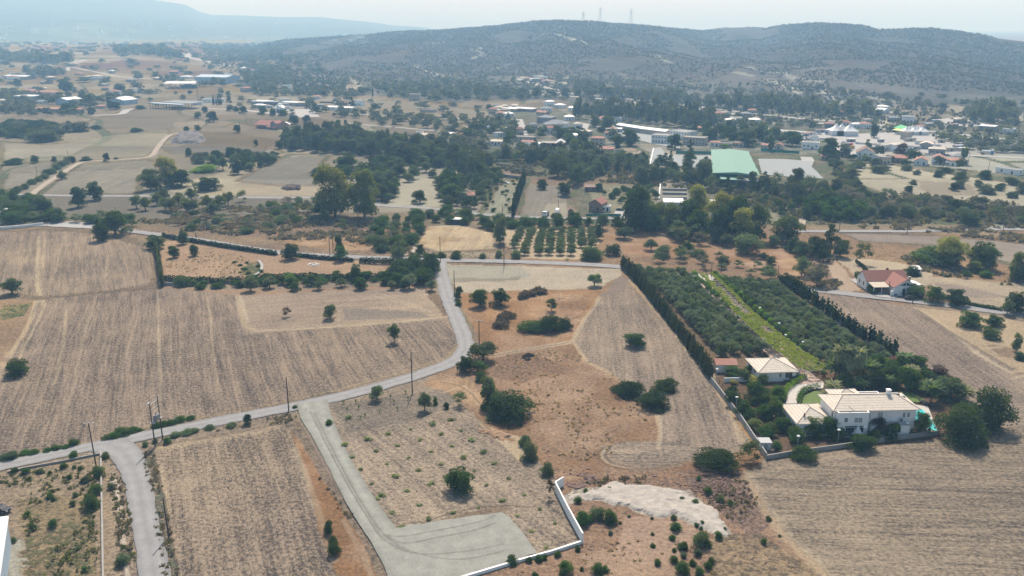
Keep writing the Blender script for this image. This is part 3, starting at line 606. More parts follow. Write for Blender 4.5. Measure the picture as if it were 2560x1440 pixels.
    tcol[fm[eb]] = tcol[fm[eb]]*.4+np.array([126., 124., 118.])*.6; par[fm[eb], 1] = np.maximum(par[fm[eb], 1], .7)
    # rough verges where fields meet
    UV = np.stack([X, Y], 1)
    for pts, c, con, scr, fs, fst, scc in FLD:
        if not fs: continue
        P = np.array([plane(*q) for q in pts]); 
        if P[:, 1].mean() < 330 or P[:, 1].max() > 1500: continue
        bb = np.where((X > P[:,0].min()-5) & (X < P[:,0].max()+5) & (Y > P[:,1].min()-5) & (Y < P[:,1].max()+5))[0]
        dm = np.full(len(bb), 1e9)
        for i in range(len(P)):
            a = P[i]; b = P[(i+1) % len(P)]; ab = b-a; t = np.clip(((UV[bb]-a)@ab)/(ab@ab+1e-9), 0, 1); dm = np.minimum(dm, np.hypot(*(UV[bb]-a-t[:, None]*ab).T))
        wv = np.clip((1.5+3.5*fbm(X[bb]/40, Y[bb]/40, 111, 2)-dm)/1.5, 0, 1)*.75
        tcol[bb] = tcol[bb]*(1-wv[:, None])+np.array([132., 122., 110.])*wv[:, None]; par[bb, 1] = np.maximum(par[bb, 1], wv*.8)
    # broad colour drift
    dr = (fbm(X/45, Y/45, 81, 3)-.5); tcol *= (1+dr*.10)[:, None]; tcol[:, 2] *= 1-dr*.05
    dist = np.sqrt(X**2+Y**2+(Z-CY)**2); T = np.exp(-HAZE_K*dist[:, None]*np.array(HAZE_COL)[None])
    alb = (lin(np.clip(tcol, 0, 250))-HAZE_LIN*(1-T)*.8)/T/GAIN
    print('alb', alb.min(0), np.median(alb,0))
    alb = np.clip(alb, (.03, .03, .025), .62)
    # relief in scrubby ground
    rough = np.clip(par[:, 1]*1.6-.15, 0, 1)*(Y < 1500)
    Z = Z-rough*fbm(X/7, Y/7, 91, 3)*.55-0.02
    Z = np.where(par[:, 2] > 0, Z+((fbm(X/1.3, Y/1.3, 95, 2)-.5)*.06-.04)*(Y < 500), Z)
    ns, nu = sh
    I = (np.arange(ns-1)[:, None]*nu+np.arange(nu-1)[None]).ravel()
    Q = np.stack([I, I+1, I+nu+1, I+nu], 1)
    V = np.stack([X, Y, Z], 1)
    # plain apron under and around the detailed part
    base = len(V)
    y0 = float(ys[0])
    ap = np.array([(-9000, -1500, -1.2), (9000, -1500, -1.2), (9000, 12000, -1.2), (-9000, 12000, -1.2),
                   (-400, -300, -.05), (400, -300, -.05), (400, y0+.2, -.05), (-400, y0+.2, -.05)], float)
    V = np.vstack([V, ap]); Q = np.vstack([Q, [[base, base+1, base+2, base+3], [base+4, base+5, base+6, base+7]]])
    me = npmesh('ground', V, Q, M['ground'], smooth=True)
    def addattr(nm, arr, dom='POINT'):
        arr = np.vstack([arr, np.tile(arr[:1]*0+np.array([.3, .25, .2]) if nm in ('gcol', 'scol') else np.array([[.5, .2, 0.]]), (8, 1))])
        if nm in ('gcol', 'scol'):
            a = me.attributes.new(nm, 'FLOAT_COLOR', 'POINT'); a.data.foreach_set('color', np.hstack([arr, np.ones((len(arr), 1))]).astype(np.float32).ravel())
        else:
            a = me.attributes.new(nm, 'FLOAT_VECTOR', 'POINT'); a.data.foreach_set('vector', arr.astype(np.float32).ravel())
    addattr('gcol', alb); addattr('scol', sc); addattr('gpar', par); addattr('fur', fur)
    o = link(bpy.data.objects.new('ground', me)); tag(o, kind='structure')
build_ground()
# ------------------------------------------------------------------ roads, tracks, yards
def resample(P, step):
    P = np.array(P, float); out = []
    # Catmull-Rom through the points
    Q = np.vstack([2*P[0]-P[1], P, 2*P[-1]-P[-2]])
    for i in range(1, len(Q)-2):
        L = max(2, int(np.hypot(*(Q[i+1]-Q[i])[:2])/step))
        for k in range(L):
            t = k/L
            out.append(.5*((2*Q[i])+(-Q[i-1]+Q[i+1])*t+(2*Q[i-1]-5*Q[i]+4*Q[i+1]-Q[i+2])*t*t+(-Q[i-1]+3*Q[i]-3*Q[i+1]+Q[i+2])*t**3))
    out.append(P[-1]); return np.array(out)
ROADZ = [0]
def ribbon(name, pts, width, m, step=1.6, jit=.55, z=.03, label=None, hillw=1):
    P = resample([gnd(*q)[:2] for q in pts], step)
    if isinstance(width, (list, tuple)): W = np.interp(np.linspace(0, 1, len(P)), np.linspace(0, 1, len(width)), width)
    else: W = np.full(len(P), float(width))
    T = np.gradient(P, axis=0); T /= np.hypot(T[:,0], T[:,1])[:,None]+1e-9; N = np.stack([-T[:,1], T[:,0]], 1)
    fr = [-.5, -.34, -.22, -.1, 0, .1, .22, .34, .5]; rut = [.80, .97, 1.07, .98, .90, .98, 1.07, .97, .80]
    s = np.arange(len(P))*step; V = []; A = []
    ROADZ[0] += 1; z = z+.004*ROADZ[0]
    for f, r in zip(fr, rut):
        off = W*f
        if abs(f) == .5: off = off+np.sign(f)*(fbm(s/2.5, s*0+f*9+ROADZ[0], 5, 3)-.5)*2*jit
        q = P+N*off[:,None]; V.append(np.column_stack([q, height(q[:,0], q[:,1])+z])); A.append(np.full(len(P), r))
    V = np.vstack(V); A = np.concatenate(A); n = len(P)
    Fc = []
    for j in range(len(fr)-1):
        i = np.arange(n-1); Fc.append(np.stack([j*n+i, j*n+i+1, (j+1)*n+i+1, (j+1)*n+i], 1)[:, ::-1])
    me = npmesh(name, V, np.vstack(Fc), m, smooth=True)
    a = me.attributes.new('rut', 'FLOAT', 'POINT'); a.data.foreach_set('value', A.astype(np.float32))
    o = link(bpy.data.objects.new(name, me)); tag(o, kind='structure'); return o
def yard(name, pts, m, z=.03, jit=.4, smooth_step=1.5):
    P = [np.array(gnd(*q)[:2]) for q in pts]; out = []
    for i in range(len(P)):
        a, b = P[i], P[(i+1) % len(P)]; L = max(1, int(np.hypot(*(b-a))/smooth_step)); d = (b-a)/(np.hypot(*(b-a))+1e-9)
        for k in range(L):
            q = a+(b-a)*k/L; j = (vn(q[0]/1.8, q[1]/1.8, 3)-.5)*2*jit; out.append(q+np.array([-d[1], d[0]])*j)
    ROADZ[0] += 1; zz = z+.004*ROADZ[0]
    me = bpy.data.meshes.new(name); me.from_pydata([(float(q[0]), float(q[1]), float(height(q[0], q[1]))+zz) for q in out], [], [tuple(range(len(out)))]); me.materials.append(m)
    a = me.attributes.new('rut', 'FLOAT', 'POINT'); a.data.foreach_set('value', np.ones(len(out), np.float32))
    if me.polygons[0].normal.z < 0: me.flip_normals()
    o = link(bpy.data.objects.new(name, me)); tag(o, kind='structure'); return o
ribbon('road', [(-120,1192),(60,1152),(180,1126),(290,1104),(400,1082),(560,1050),(720,1019),(850,991),(980,957),(1080,925),(1138,900),(1162,872),(1160,842),(1142,797),(1121,745),(1108,700),(1100,668),(1098,650)], [5.4,5.2,5.2,5.2,5.2,5.2,5.2,5.2,5.2,5.4,5.4,6.2], M['road'])
ribbon('road', [(262,1108),(306,1128),(333,1170),(346,1215),(358,1280),(372,1350),(388,1440),(405,1540)], [9,6.2,5.2,5.2,5.2,5.2,5.2], M['road'])
ribbon('road', [(-120,575),(0,570),(80,564),(160,562),(250,568),(340,579),(420,589),(520,603),(620,620),(720,633),(800,638),(900,643),(1000,646),(1100,650),(1250,653),(1400,658),(1500,663),(1570,669),(1700,684),(1780,692),(1860,702),(1950,712),(2050,726),(2180,741),(2300,754),(2400,766),(2480,777),(2600,790)], 5.6, M['road'])
yard('road_shoulder', [(120,556),(180,553),(240,560),(240,572),(120,566)], M['whitelot'])
ribbon('road', [(-100,486),(40,487),(180,489),(330,490),(520,492),(700,494),(800,494),(880,503),(960,514),(1050,519),(1110,524),(1200,535),(1300,542),(1450,546),(1575,545)], 5.2, M['road'])
ribbon('road', [(1970,578),(2050,578),(2150,578),(2270,578),(2350,576),(2450,573),(2650,573)], 5, M['road'])
ribbon('dirt_track', [(78,487),(110,462),(150,437),(185,415),(215,404),(300,399),(372,392),(392,372),(405,355),(425,338),(450,332)], 4.2, M['dirt'], z=.06)
ribbon('road', [(1298,300),(1305,318),(1312,340),(1312,350)], 7, M['whitelot'])
ribbon('road', [(870,309),(1010,320),(1100,328),(1170,335)], 4.5, M['whitelot'])
ribbon('road', [(700,268),(800,272),(900,286),(1010,292),(1130,298),(1250,300)], 5, M['whitelot'])
ribbon('road', [(230,290),(300,285),(340,272),(520,272),(600,276),(720,290)], 9, M['whitelot'])
ribbon('road', [(168,178),(178,158),(215,150),(175,165),(200,172),(250,182),(300,192),(380,198)], 8, M['whitelot'])
ribbon('motorway', [(465,133),(470,142),(500,150),(560,162),(620,170)], [22,24,24,16], M['whitelot'])
for a, b in ((0, 0), (0, 7)):
    ribbon('motorway', [(1300,226+b),(1440,236+b),(1560,247+b),(1700,262+b),(1850,280+b),(2000,298+b),(2150,310+b),(2300,325+b*1.3),(2420,338+b*1.5),(2560,354+b*1.7),(2700,372+b*1.7)], 11, M['whitelot'], step=6, jit=.1)
ribbon('road', [(1290,196),(1340,212),(1400,226),(1500,238)], 8, M['whitelot'])
ribbon('road', [(2060,380),(2150,372),(2250,373),(2330,382),(2420,388),(2560,395)], 9, M['whitelot'])
ribbon('road', [(2360,352),(2380,370),(2400,385)], 14, M['whitelot'])
ribbon('dirt_track', [(2010,505),(2015,525),(2008,545),(2003,562)], 4, M['dirt'])
ribbon('dirt_track', [(1095,652),(1070,660)], 5, M['dirt'])
ribbon('dirt_track', [(1000,640),(1030,628),(1040,610)], 4, M['dirt'])
ribbon('gravel_track', [(780,1005),(790,1040),(815,1090),(845,1150),(885,1225),(925,1290),(965,1345),(998,1400),(1035,1480)], [8,7.5,6,5.6,5.6,5.8,6,6.5,6.5], M['gravel'], jit=.22)
yard('gravel_lot', [(946,1330),(985,1322),(1100,1304),(1255,1282),(1275,1296),(1310,1340),(1345,1384),(1240,1415),(1160,1442),(1030,1480),(985,1440)], M['gravel'], z=.09, jit=.3)
for dx in (-5, 4):
    ribbon('wheel_rut', [(782+dx,1030),(812+dx,1092),(843+dx,1152),(884+dx,1228),(925+dx,1293),(968+dx*1.3,1350),(1040+dx,1385),(1150,1392+dx*2),(1260,1372+dx*2)], .38, M['gravel_dark'], step=.7, jit=.12, z=.1)
for dx in (-5, 4): ribbon('wheel_rut', [(960+dx,1340),(1010,1352+dx*2),(1100,1336+dx*2),(1190,1318+dx*2),(1240,1300+dx*2)], .34, M['gravel_dark'], step=.7, jit=.12, z=.1)
yard('car_park', [(1895,397),(1960,398),(2025,403),(2035,401),(2030,418),(2060,447),(1990,444),(1905,436)], M['lotgrey'])
yard('car_park', [(1630,372),(1652,368),(1665,386),(1780,390),(1786,425),(1760,422),(1622,410)], M['lotgrey'])
yard('pavement', [(1770,390),(1782,390),(1792,432),(1784,432)], M['whitelot'], jit=.1)
yard('pavement', [(2000,392),(2030,393),(2037,403),(2005,404)], M['whitelot'], jit=.1)
yard('yard', [(1830,326),(1900,322),(2040,330),(2140,335),(2250,330),(2400,348),(2440,372),(2330,380),(2200,370),(2060,352),(1960,345),(1850,332)], M['whitelot'], jit=2)
yard('yard', [(2095,358),(2165,362),(2150,392),(2085,388)], M['whitelot'])
yard('yard', [(1510,310),(1700,330),(1700,372),(1640,362),(1540,335)], M['lotgrey'])
yard('yard', [(1440,305),(1475,312),(1465,330),(1440,325)], M['whitelot'])
yard('yard', [(2340,300),(2440,290),(2470,296),(2460,316),(2350,322)], M['whitelot'], jit=2)
yard('yard', [(700,273),(780,274),(800,294),(740,296)], M['whitelot'])
yard('yard', [(2125,700),(2165,690),(2210,735),(2245,748),(2190,742)], M['whitelot'], jit=.1)
yard('yard', [(1540,525),(1585,522),(1570,546),(1530,546)], M['whitelot'])
yard('driveway', [(1965,1010),(1962,985),(1975,968),(2010,955),(2040,950),(2060,958),(2058,972),(2030,975),(2010,985),(2003,1012)], M['paving'], jit=.02)
ribbon('paved_walk', [(1760,705),(1790,728),(1830,772),(1880,825),(1930,872),(1985,925),(2030,960)], 7, M['pinkpave'], z=.08, jit=.05)
yard('driveway', [(1722,686),(1790,690),(1775,712),(1740,706)], M['paving'], jit=.05)
yard('lawn', [(2000,1010),(2010,990),(2040,978),(2060,985),(2050,1012)], M['lawn'], jit=.05)
yard('lawn', [(2245,980),(2280,982),(2312,1002),(2300,1008),(2262,1005)], M['lawn'], jit=.05)
yard('terrace', [(2225,990),(2262,1010),(2320,1018),(2345,1085),(2310,1090),(2285,1040)], M['paving'], jit=.02)
yard('swimming_pool', [(2287,1022),(2306,1026),(2335,1062),(2344,1080),(2318,1074),(2284,1048)], M['pool'], z=.1, jit=.02)
yard('garden_path', [(1905,1098),(1940,1100),(1945,1142),(1915,1145)], M['redsoil'])
# water body label
# ------------------------------------------------------------------ plants
def leaves(cen, rad, n, size, seed, flat=.0, squash=1.0, out=.55, aspect=1.0, shell=(.72, 1.06)):
    """n leaf sprays spread over blobs -> verts, quads, face value"""
    g = np.random.default_rng(seed); cen = np.asarray(cen, float); rad = np.asarray(rad, float)
    wts = rad**2; wts = wts/wts.sum(); k = g.choice(len(cen), n, p=wts)
    d = g.normal(size=(n, 3)); d /= np.linalg.norm(d, axis=1)[:, None]
    low = d[:, 2] < -.35; d[low, 2] *= -g.random(low.sum())*.8; d /= np.linalg.norm(d, axis=1)[:, None]
    r = rad[k]*(shell[0]+(shell[1]-shell[0])*g.random(n)); lump = 1+.16*np.sin(d[:,0]*7+k)*np.cos(d[:,1]*6+k*2)
    p = cen[k]+d*(r*lump)[:, None]*np.array([1, 1, squash])
    nrm = d*out+g.normal(size=(n, 3))*.5; nrm /= np.linalg.norm(nrm, axis=1)[:, None]
    a = np.cross(nrm, g.normal(size=(n, 3))); a /= np.linalg.norm(a, axis=1)[:, None]; b = np.cross(nrm, a)
    s = size*(.6+.8*g.random(n))[:, None]
    V = np.stack([p-a*s*aspect-b*s*.35, p-b*s*.8+a*s*.2, p+a*s*aspect+b*s*.3, p+b*s*.8-a*s*.1], 1).reshape(-1, 3)
    Q = np.arange(n*4).reshape(-1, 4)
    cv = g.random(len(cen)); lv = np.clip(.25+.35*g.random(n)+.30*cv[k], 0, 1)
    return V, Q, lv
def leafmesh(name, parts, m=None):
    V = []; Q = []; lv = []; off = 0
    for v, q, l in parts: V.append(v); Q.append(q+off); lv.append(l); off += len(v)
    me = npmesh(name, np.vstack(V), np.vstack(Q), m or M['leaf'])
    a = me.attributes.new('lv', 'FLOAT', 'FACE'); a.data.foreach_set('value', np.concatenate(lv).astype(np.float32)); return me
def blobs(seed, n, zlo, zhi, rr, spread=.34, dome=True):
    g = random.Random(seed); C = []; Rr = []
    for i in range(n):
        z = zlo+(zhi-zlo)*g.random(); r = rr*(.7+.6*g.random())
        lim = spread*math.sqrt(max(.05, 1-((z-zlo)/(zhi-zlo+.01))**2*.8)) if dome else spread
        t = g.random()*6.283; q = lim*math.sqrt(g.random()); C.append((q*math.cos(t), q*math.sin(t), z)); Rr.append(r)
    return C, Rr
def trunk_mesh(name, tips, r0=.04, base=.3, seed=1, split=True):
    m = MB(); g = random.Random(seed)
    b = (g.uniform(-.02, .02), g.uniform(-.02, .02), base)
    m.tube((0, 0, -.04), b, r0, r0*.75, 7)
    for t in tips:
        mid = tuple((b[i]+t[i])/2+g.uniform(-.02, .02) for i in range(3))
        m.tube(b, mid, r0*.55, r0*.38, 5); m.tube(mid, t, r0*.38, r0*.15, 5)
    return m.mesh(name, M['bark'], True)
PROTO = {}
def proto(kind, crown, trunk=None): PROTO.setdefault(kind, []).append((crown, trunk))
def mkproto():
    for s in range(5):   # dense low dome shrubs
        C, r = blobs(10+s, 20, .0, .66, .18, .38); C += [(0, 0, .25), (.12*(s-2)/2, .1, .4)]; r += [.32, .28]
        proto('bush', leafmesh('bush_crown', [leaves(C, r, 5200, .021, 10+s, squash=1.1, out=.4, shell=(.65, 1.1))]))
    for s in range(6):   # round evergreen tree, foliage to near the ground
        C, r = blobs(20+s*3, 22, .1, .86, .16, .38); C += [(.08*(s-2)/2, 0, .45), (0, 0, .3)]; r += [.28, .3]
        proto('carob', leafmesh('crown', [leaves(C, r, 5600, .022, 20+s, out=.4, shell=(.6, 1.1))]), trunk_mesh('trunk', [c for c in C[:7]], .045, .2, s))
    for s in range(4):   # olive: open grey crown on a forked trunk
        C, r = blobs(30+s, 19, .30, .82, .17, .34)
        proto('olive', leafmesh('crown', [leaves(C, r, 3300, .022, 30+s, out=.25, aspect=1.2, shell=(.5, 1.1))]), trunk_mesh('trunk', [c for c in C[:7]], .04, .22, s))
    for s in range(3):   # tall eucalyptus
        g = random.Random(40+s); C = []; r = []
        for i in range(44):
            z = .10+.82*g.random(); lim = .38*(1-(abs(z-.48)/.60)**2.4); t = g.random()*6.28; q = lim*math.sqrt(g.random()); C.append((q*math.cos(t), q*math.sin(t), z)); r.append(.12+.06*g.random())
        proto('euca', leafmesh('crown', [leaves(C, r, 7500, .021, 40+s, squash=.95, out=.4, shell=(.6, 1.08))]), trunk_mesh('trunk', [c for c in C[:9]], .035, .25, s))
    for s in range(2):   # pine, irregular cone
        g = random.Random(50+s); C = []; r = []
        for i in range(30):
            z = .15+.78*g.random(); lim = .40*(1-z)**.7; t = g.random()*6.28; C.append((lim*math.cos(t)*g.random()**.4, lim*math.sin(t)*g.random()**.4, z)); r.append(.07+.10*(1-z))
        proto('pine', leafmesh('crown', [leaves(C, r, 2600, .022, 50+s, squash=.8)]), trunk_mesh('trunk', [(0, 0, .9)], .03, .4, s))
    for s in range(3):   # column cypress
        g = random.Random(60+s); C = []; r = []
        for i in range(24):
            z = .04+.9*i/24; w_ = .42*math.sin(math.pi*min(1, (z+.08)**.75))**.8*(1-z*.35); C.append((g.uniform(-.12, .12), g.uniform(-.12, .12), z)); r.append(max(.05, w_*.62))
        V, Q, l = leaves(C, r, 1500, .045, 60+s, squash=.2); V[:, 2] = np.clip(V[:, 2], 0, None)
        proto('cypress', leafmesh('crown', [(V, Q, l)]), trunk_mesh('trunk', [(0, 0, .5)], .05, .2, s))
    for s in range(2):   # citrus / garden tree
        C, r = blobs(70+s, 18, .25, .72, .19, .3)
        proto('citrus', leafmesh('crown', [leaves(C, r, 3000, .024, 70+s)]), trunk_mesh('trunk', [c for c in C[:5]], .035, .25, s))
    for s in range(2):   # clipped ball tree
        proto('ball', leafmesh('crown', [leaves([(0, 0, .62)], [.36], 1500, .035, 80+s, shell=(.9, 1.02))]), trunk_mesh('trunk', [(0, 0, .6)], .04, .3, s))
    for s in range(3):   # thin dry shrub
        C, r = blobs(90+s, 14, .15, .75, .14, .34)
        proto('dry', leafmesh('bush_crown', [leaves(C, r, 1300, .020, 90+s, out=.05, aspect=1.6, shell=(.1, 1.3))]))
    for s in range(3):   # small weed clump
        C, r = blobs(95+s, 9, .1, .5, .2, .3)
        proto('weed', leafmesh('weed', [leaves(C, r, 260, .07, 95+s, out=.3, shell=(.3, 1.1))]))
    for s in range(3):   # cheap far tree
        C, r = blobs(100+s, 14, .25, .8, .2, .32)
        proto('far', leafmesh('tree', [leaves(C, r, 900, .045, 100+s)]))
    # palms: fan (tall trunk), feather
    for kind, nf, zt, L, droop, wd in (('fanpalm', 70, .82, .48, 1.0, .17), ('featherpalm', 46, .45, .52, .55, .09), ('youngpalm', 16, .08, .5, .1, .04)):
        for s in range(2):
            g = random.Random(110+s); V = []; Q = []; lv = []
            for i in range(nf):
                t = i*2.399; el = 1.2-1.9*i/nf*droop-.1*g.random(); l = L*(.85+.3*g.random()); p = np.array([0, 0, zt+.02*g.random()])
                for k in range(5):
                    e = el-k*.3*droop; d = np.array([math.cos(t)*math.cos(e), math.sin(t)*math.cos(e), math.sin(e)])
                    q = p+d*l/5; w0 = wd*(1-abs(k-2.0)/3.2); w1 = wd*(1-abs(k+1-2.0)/3.2); sd = np.array([-math.sin(t), math.cos(t), 0]); dn = np.array([0, 0, -1])
                    for sg in (1, -1):
                        n = len(V); V += [p, q, q+sd*sg*w1+dn*w1*.5, p+sd*sg*w0+dn*w0*.5]; Q.append((n, n+1, n+2, n+3)); lv.append(.35+.6*g.random()*(1-i/nf*.5))
                    p = q
            cr = leafmesh('crown', [(np.array(V), np.array(Q), np.array(lv))])
            tm = MB(); tm.tube((0, 0, -.03), (.01, 0, zt*.5), .035, .025, 7); tm.tube((.01, 0, zt*.5), (0, 0, zt+.02), .025, .024, 7)
            proto(kind, cr, tm.mesh('trunk', M['bark']) if kind != 'youngpalm' else None)
mkproto(); PROTO['dome'] = PROTO['bush']
CLR = dict(dk=(.037,.062,.021), car=(.052,.088,.024), oli=(.118,.150,.092), ole=(.085,.118,.058), euy=(.21,.22,.07), eug=(.10,.125,.045), cit=(.05,.10,.022), bri=(.12,.2,.03),
           dry=(.15,.125,.09), gry=(.13,.125,.105), pin=(.038,.054,.030), cyp=(.026,.042,.018), cyg=(.055,.065,.022), far=(.075,.095,.055), fam=(.10,.115,.085), fdk=(.07,.085,.062), brn=(.075,.05,.04), yel=(.22,.2,.05), red=(.13,.06,.05), pal=(.17,.18,.09), pag=(.09,.13,.05), grn=(.06,.11,.03), wee=(.16,.19,.085))
NAMES = dict(dome='round_tree', bush='evergreen_bush', carob='carob_tree', olive='olive_tree', euca='eucalyptus_tree', pine='pine_tree', cypress='cypress_tree', citrus='citrus_tree', ball='clipped_ball_tree',
             dry='dry_shrub', weed='weed_clump', far='tree', fanpalm='fan_palm', featherpalm='feather_palm', youngpalm='young_palm')
CATS = dict(dome='round tree', bush='bush', carob='carob tree', olive='olive tree', euca='gum tree', pine='pine tree', cypress='cypress', citrus='citrus tree', ball='topiary tree', dry='shrub', weed='weed plant', far='tree', fanpalm='palm tree', featherpalm='palm tree', youngpalm='young palm')
CNT = {}
ORD = 'first second third fourth fifth sixth seventh eighth ninth tenth eleventh twelfth thirteenth fourteenth fifteenth sixteenth seventeenth eighteenth nineteenth twentieth'.split()
def nth(i):
    if i < 20: return ORD[i]
    t = ['twenty', 'thirty', 'forty', 'fifty', 'sixty', 'seventy', 'eighty'][(i+1)//10-2]; r = (i+1) % 10
    return t+'-'+ORD[r-1] if r else t.rstrip('y')+'ieth'
def plant(kind, x, y, z, wd, ht, col, label, group=None, name=None, cat=None, rot=None, var=None):
    ps = PROTO[kind]; crown, trunk = ps[rnd.randrange(len(ps)) if var is None else var % len(ps)]
    CNT[kind] = CNT.get(kind, 0)+1
    c = CLR[col] if isinstance(col, str) else col
    j = rnd.uniform(.85, 1.18); h = rnd.uniform(-.06, .06); c = (c[0]*j*(1+h), c[1]*j, c[2]*j*(1-h), 1)
    nm = name or NAMES[kind]; rz = rnd.uniform(0, 6.28) if rot is None else rot
    if trunk is None:
        o = bpy.data.objects.new(nm, crown); o.location = (x, y, z); o.scale = (wd, wd, ht); o.rotation_euler[2] = rz; o.color = c; COL.objects.link(o)
    else:
        o = bpy.data.objects.new(nm, None); o.location = (x, y, z); o.scale = (wd, wd, ht); o.rotation_euler[2] = rz; COL.objects.link(o)
        k = bpy.data.objects.new('crown', crown); k.color = c; k.parent = o; COL.objects.link(k)
        k = bpy.data.objects.new('trunk', trunk); k.parent = o; COL.objects.link(k)
    tag(o, label, cat or CATS[kind], group); return o
CM = dict(bush=(1.0, .95), carob=(1.0, 1.0), olive=(.95, 1.0), euca=(.9, 1.02), pine=(.9, 1.0), cypress=(.95, 1.0), citrus=(.95, .95), ball=(.72, .98), dry=(.95, .95), weed=(1.1, .8), far=(1, 1), fanpalm=(.6, .95), featherpalm=(1, .9), youngpalm=(1, .7))
def pt(kind, px, py, wpx, hpx, col, label, group=None, **k):
    """a plant whose foot is seen at (px,py), drawn wpx wide and hpx tall; the foot of its far side lies behind"""
    a = ppm(px, py); wd = wpx/a
    x, y, z = gnd(px, py); d = F/(y*cp-(z-CY)*sp)
    # the visible height is the height plus part of the depth seen from above
    ang = math.atan2(CY-z, math.hypot(x, y)); ht = max(.35*wd, (hpx/d-(.45 if wpx > 1.35*hpx else .25)*wd*math.sin(ang))/math.cos(ang))
    push = wd*.36; L = math.hypot(x, y)
    return plant(kind, x+x/L*push, y+y/L*push, z-.12, wd*1.12, ht*1.08, col, label, group, **k)
EXCL = [[(1764,362),(1906,362),(1912,466),(1768,462)], [(1890,392),(2045,398),(2070,450),(1895,440)], [(1625,366),(1790,384),(1790,430),(1618,414)], [(2075,1000),(2110,978),(2305,975),(2310,1092),(1990,1088),(1935,1010)], [(1860,890),(2005,890),(2000,958),(1890,958)], [(1955,1015),(1958,970),(2010,945),(2075,950),(2060,1015)],
        [(1785,890),(1850,890),(1850,932),(1790,932)], [(1830,322),(2250,330),(2440,370),(2330,382),(2060,352)], [(2095,358),(2165,362),(2150,392),(2085,388)], [(1336,285),(1420,290),(1420,322),(1336,312)], [(1340,345),(1415,345),(1415,380),(1340,380)], [(1470,335),(1515,335),(1535,385),(1450,383)], [(1210,340),(1260,345),(1256,368),(1210,366)],
        [(1530,305),(1670,318),(1730,340),(1770,350),(1765,366),(1620,362),(1670,345),(1530,328)], [(1470,500),(1530,500),(1590,548),(1470,545)], [(1650,462),(1718,462),(1715,526),(1650,526)], [(1155,480),(1190,480),(1190,502),(1155,502)], [(2000,355),(2050,355),(2050,395),(1998,392)], [(2136,375),(2190,375),(2190,402),(2136,402)], [(2220,385),(2270,388),(2268,410),(2220,408)],
        [(2282,395),(2395,398),(2395,418),(2282,415)], [(1298,295),(1312,295),(1320,350),(1304,350)], [(1280,340),(1340,340),(1340,367),(1280,367)], [(2245,282),(2205,300),(2190,325),(2210,325)], [(86,262),(202,265),(202,284),(84,282)], [(732,188),(895,190),(908,232),(728,228)], [(1764,690),(1995,915),(2065,950),(2000,950),(1740,720)]]
ROADS = [((-120,575),(80,564),(250,568),(420,589),(720,633),(1100,650),(1500,663),(1860,702),(2180,741),(2600,790)), ((-100,486),(330,490),(800,494),(960,514),(1110,524),(1300,542),(1575,545)), ((1970,578),(2270,578),(2650,573)), ((1300,229),(1700,265),(2000,301),(2300,330),(2700,376)), ((80,487),(150,437),(215,404),(372,392),(425,338)), ((870,309),(1170,335)), ((700,268),(900,286),(1250,300))]
ROADW = [np.array([gnd(*q)[:2] for q in r]) for r in ROADS]
def blocked(x, y, pad=3.4):
    u, v = proj(x, y, float(height(x, y)))
    for P in EXCL:
        if inpoly(u, v, P): return True
    for i, W in enumerate(ROADW):
        pd = pad+(9 if i == 3 else 0)
        for a, b in zip(W[:-1], W[1:]):
            ab = b-a; t = max(0, min(1, ((x-a[0])*ab[0]+(y-a[1])*ab[1])/(ab@ab)))
            if math.hypot(x-a[0]-t*ab[0], y-a[1]-t*ab[1]) < pd: return True
    return False
def inpoly(x, y, P):
    c = False; j = len(P)-1
    for i in range(len(P)):
        if (P[i][1] > y) != (P[j][1] > y) and x < (P[j][0]-P[i][0])*(y-P[i][1])/(P[j][1]-P[i][1])+P[i][0]: c = not c
        j = i
    return c
def scatter(poly, gap, kinds, w, h, label, group, seed=1, n=9999, name=None, cat=None, keep=None, collect=None):
    """plants spread over a ground area (outline in frame pixels) at least gap metres apart; kinds = [(kind, colour)]"""
    P = [gnd(*q)[:2] for q in poly]; g = random.Random(seed)
    x0 = min(p[0] for p in P); x1 = max(p[0] for p in P); y0 = min(p[1] for p in P); y1 = max(p[1] for p in P)
    out = []
    cells = {}
    area = (x1-x0)*(y1-y0); tries = int(min(60000, area/gap**2*7)+30)
    for _ in range(tries):
        x = g.uniform(x0, x1); y = g.uniform(y0, y1)
        if not inpoly(x, y, P) or blocked(x, y): continue
        cx, cy_ = int(x//gap), int(y//gap); ok = True
        for a in (-1, 0, 1):
            for b in (-1, 0, 1):
                for q in cells.get((cx+a, cy_+b), ()):
                    if (q[0]-x)**2+(q[1]-y)**2 < gap*gap: ok = False
        if not ok: continue
        cells.setdefault((cx, cy_), []).append((x, y)); out.append((x, y))
        if len(out) >= n: break
    for x, y in out:
        kd, cl = kinds[g.randrange(len(kinds))]; s = g.uniform(.7, 1.25)
        if collect is not None: collect.append((x, y, float(height(x, y)), g.uniform(*w)*s, g.uniform(*h)*s)); continue
        plant(kd, x, y, float(height(x, y))-.15, g.uniform(*w)*s, g.uniform(*h)*s, cl, label, group, name=name, cat=cat)
    return len(out)
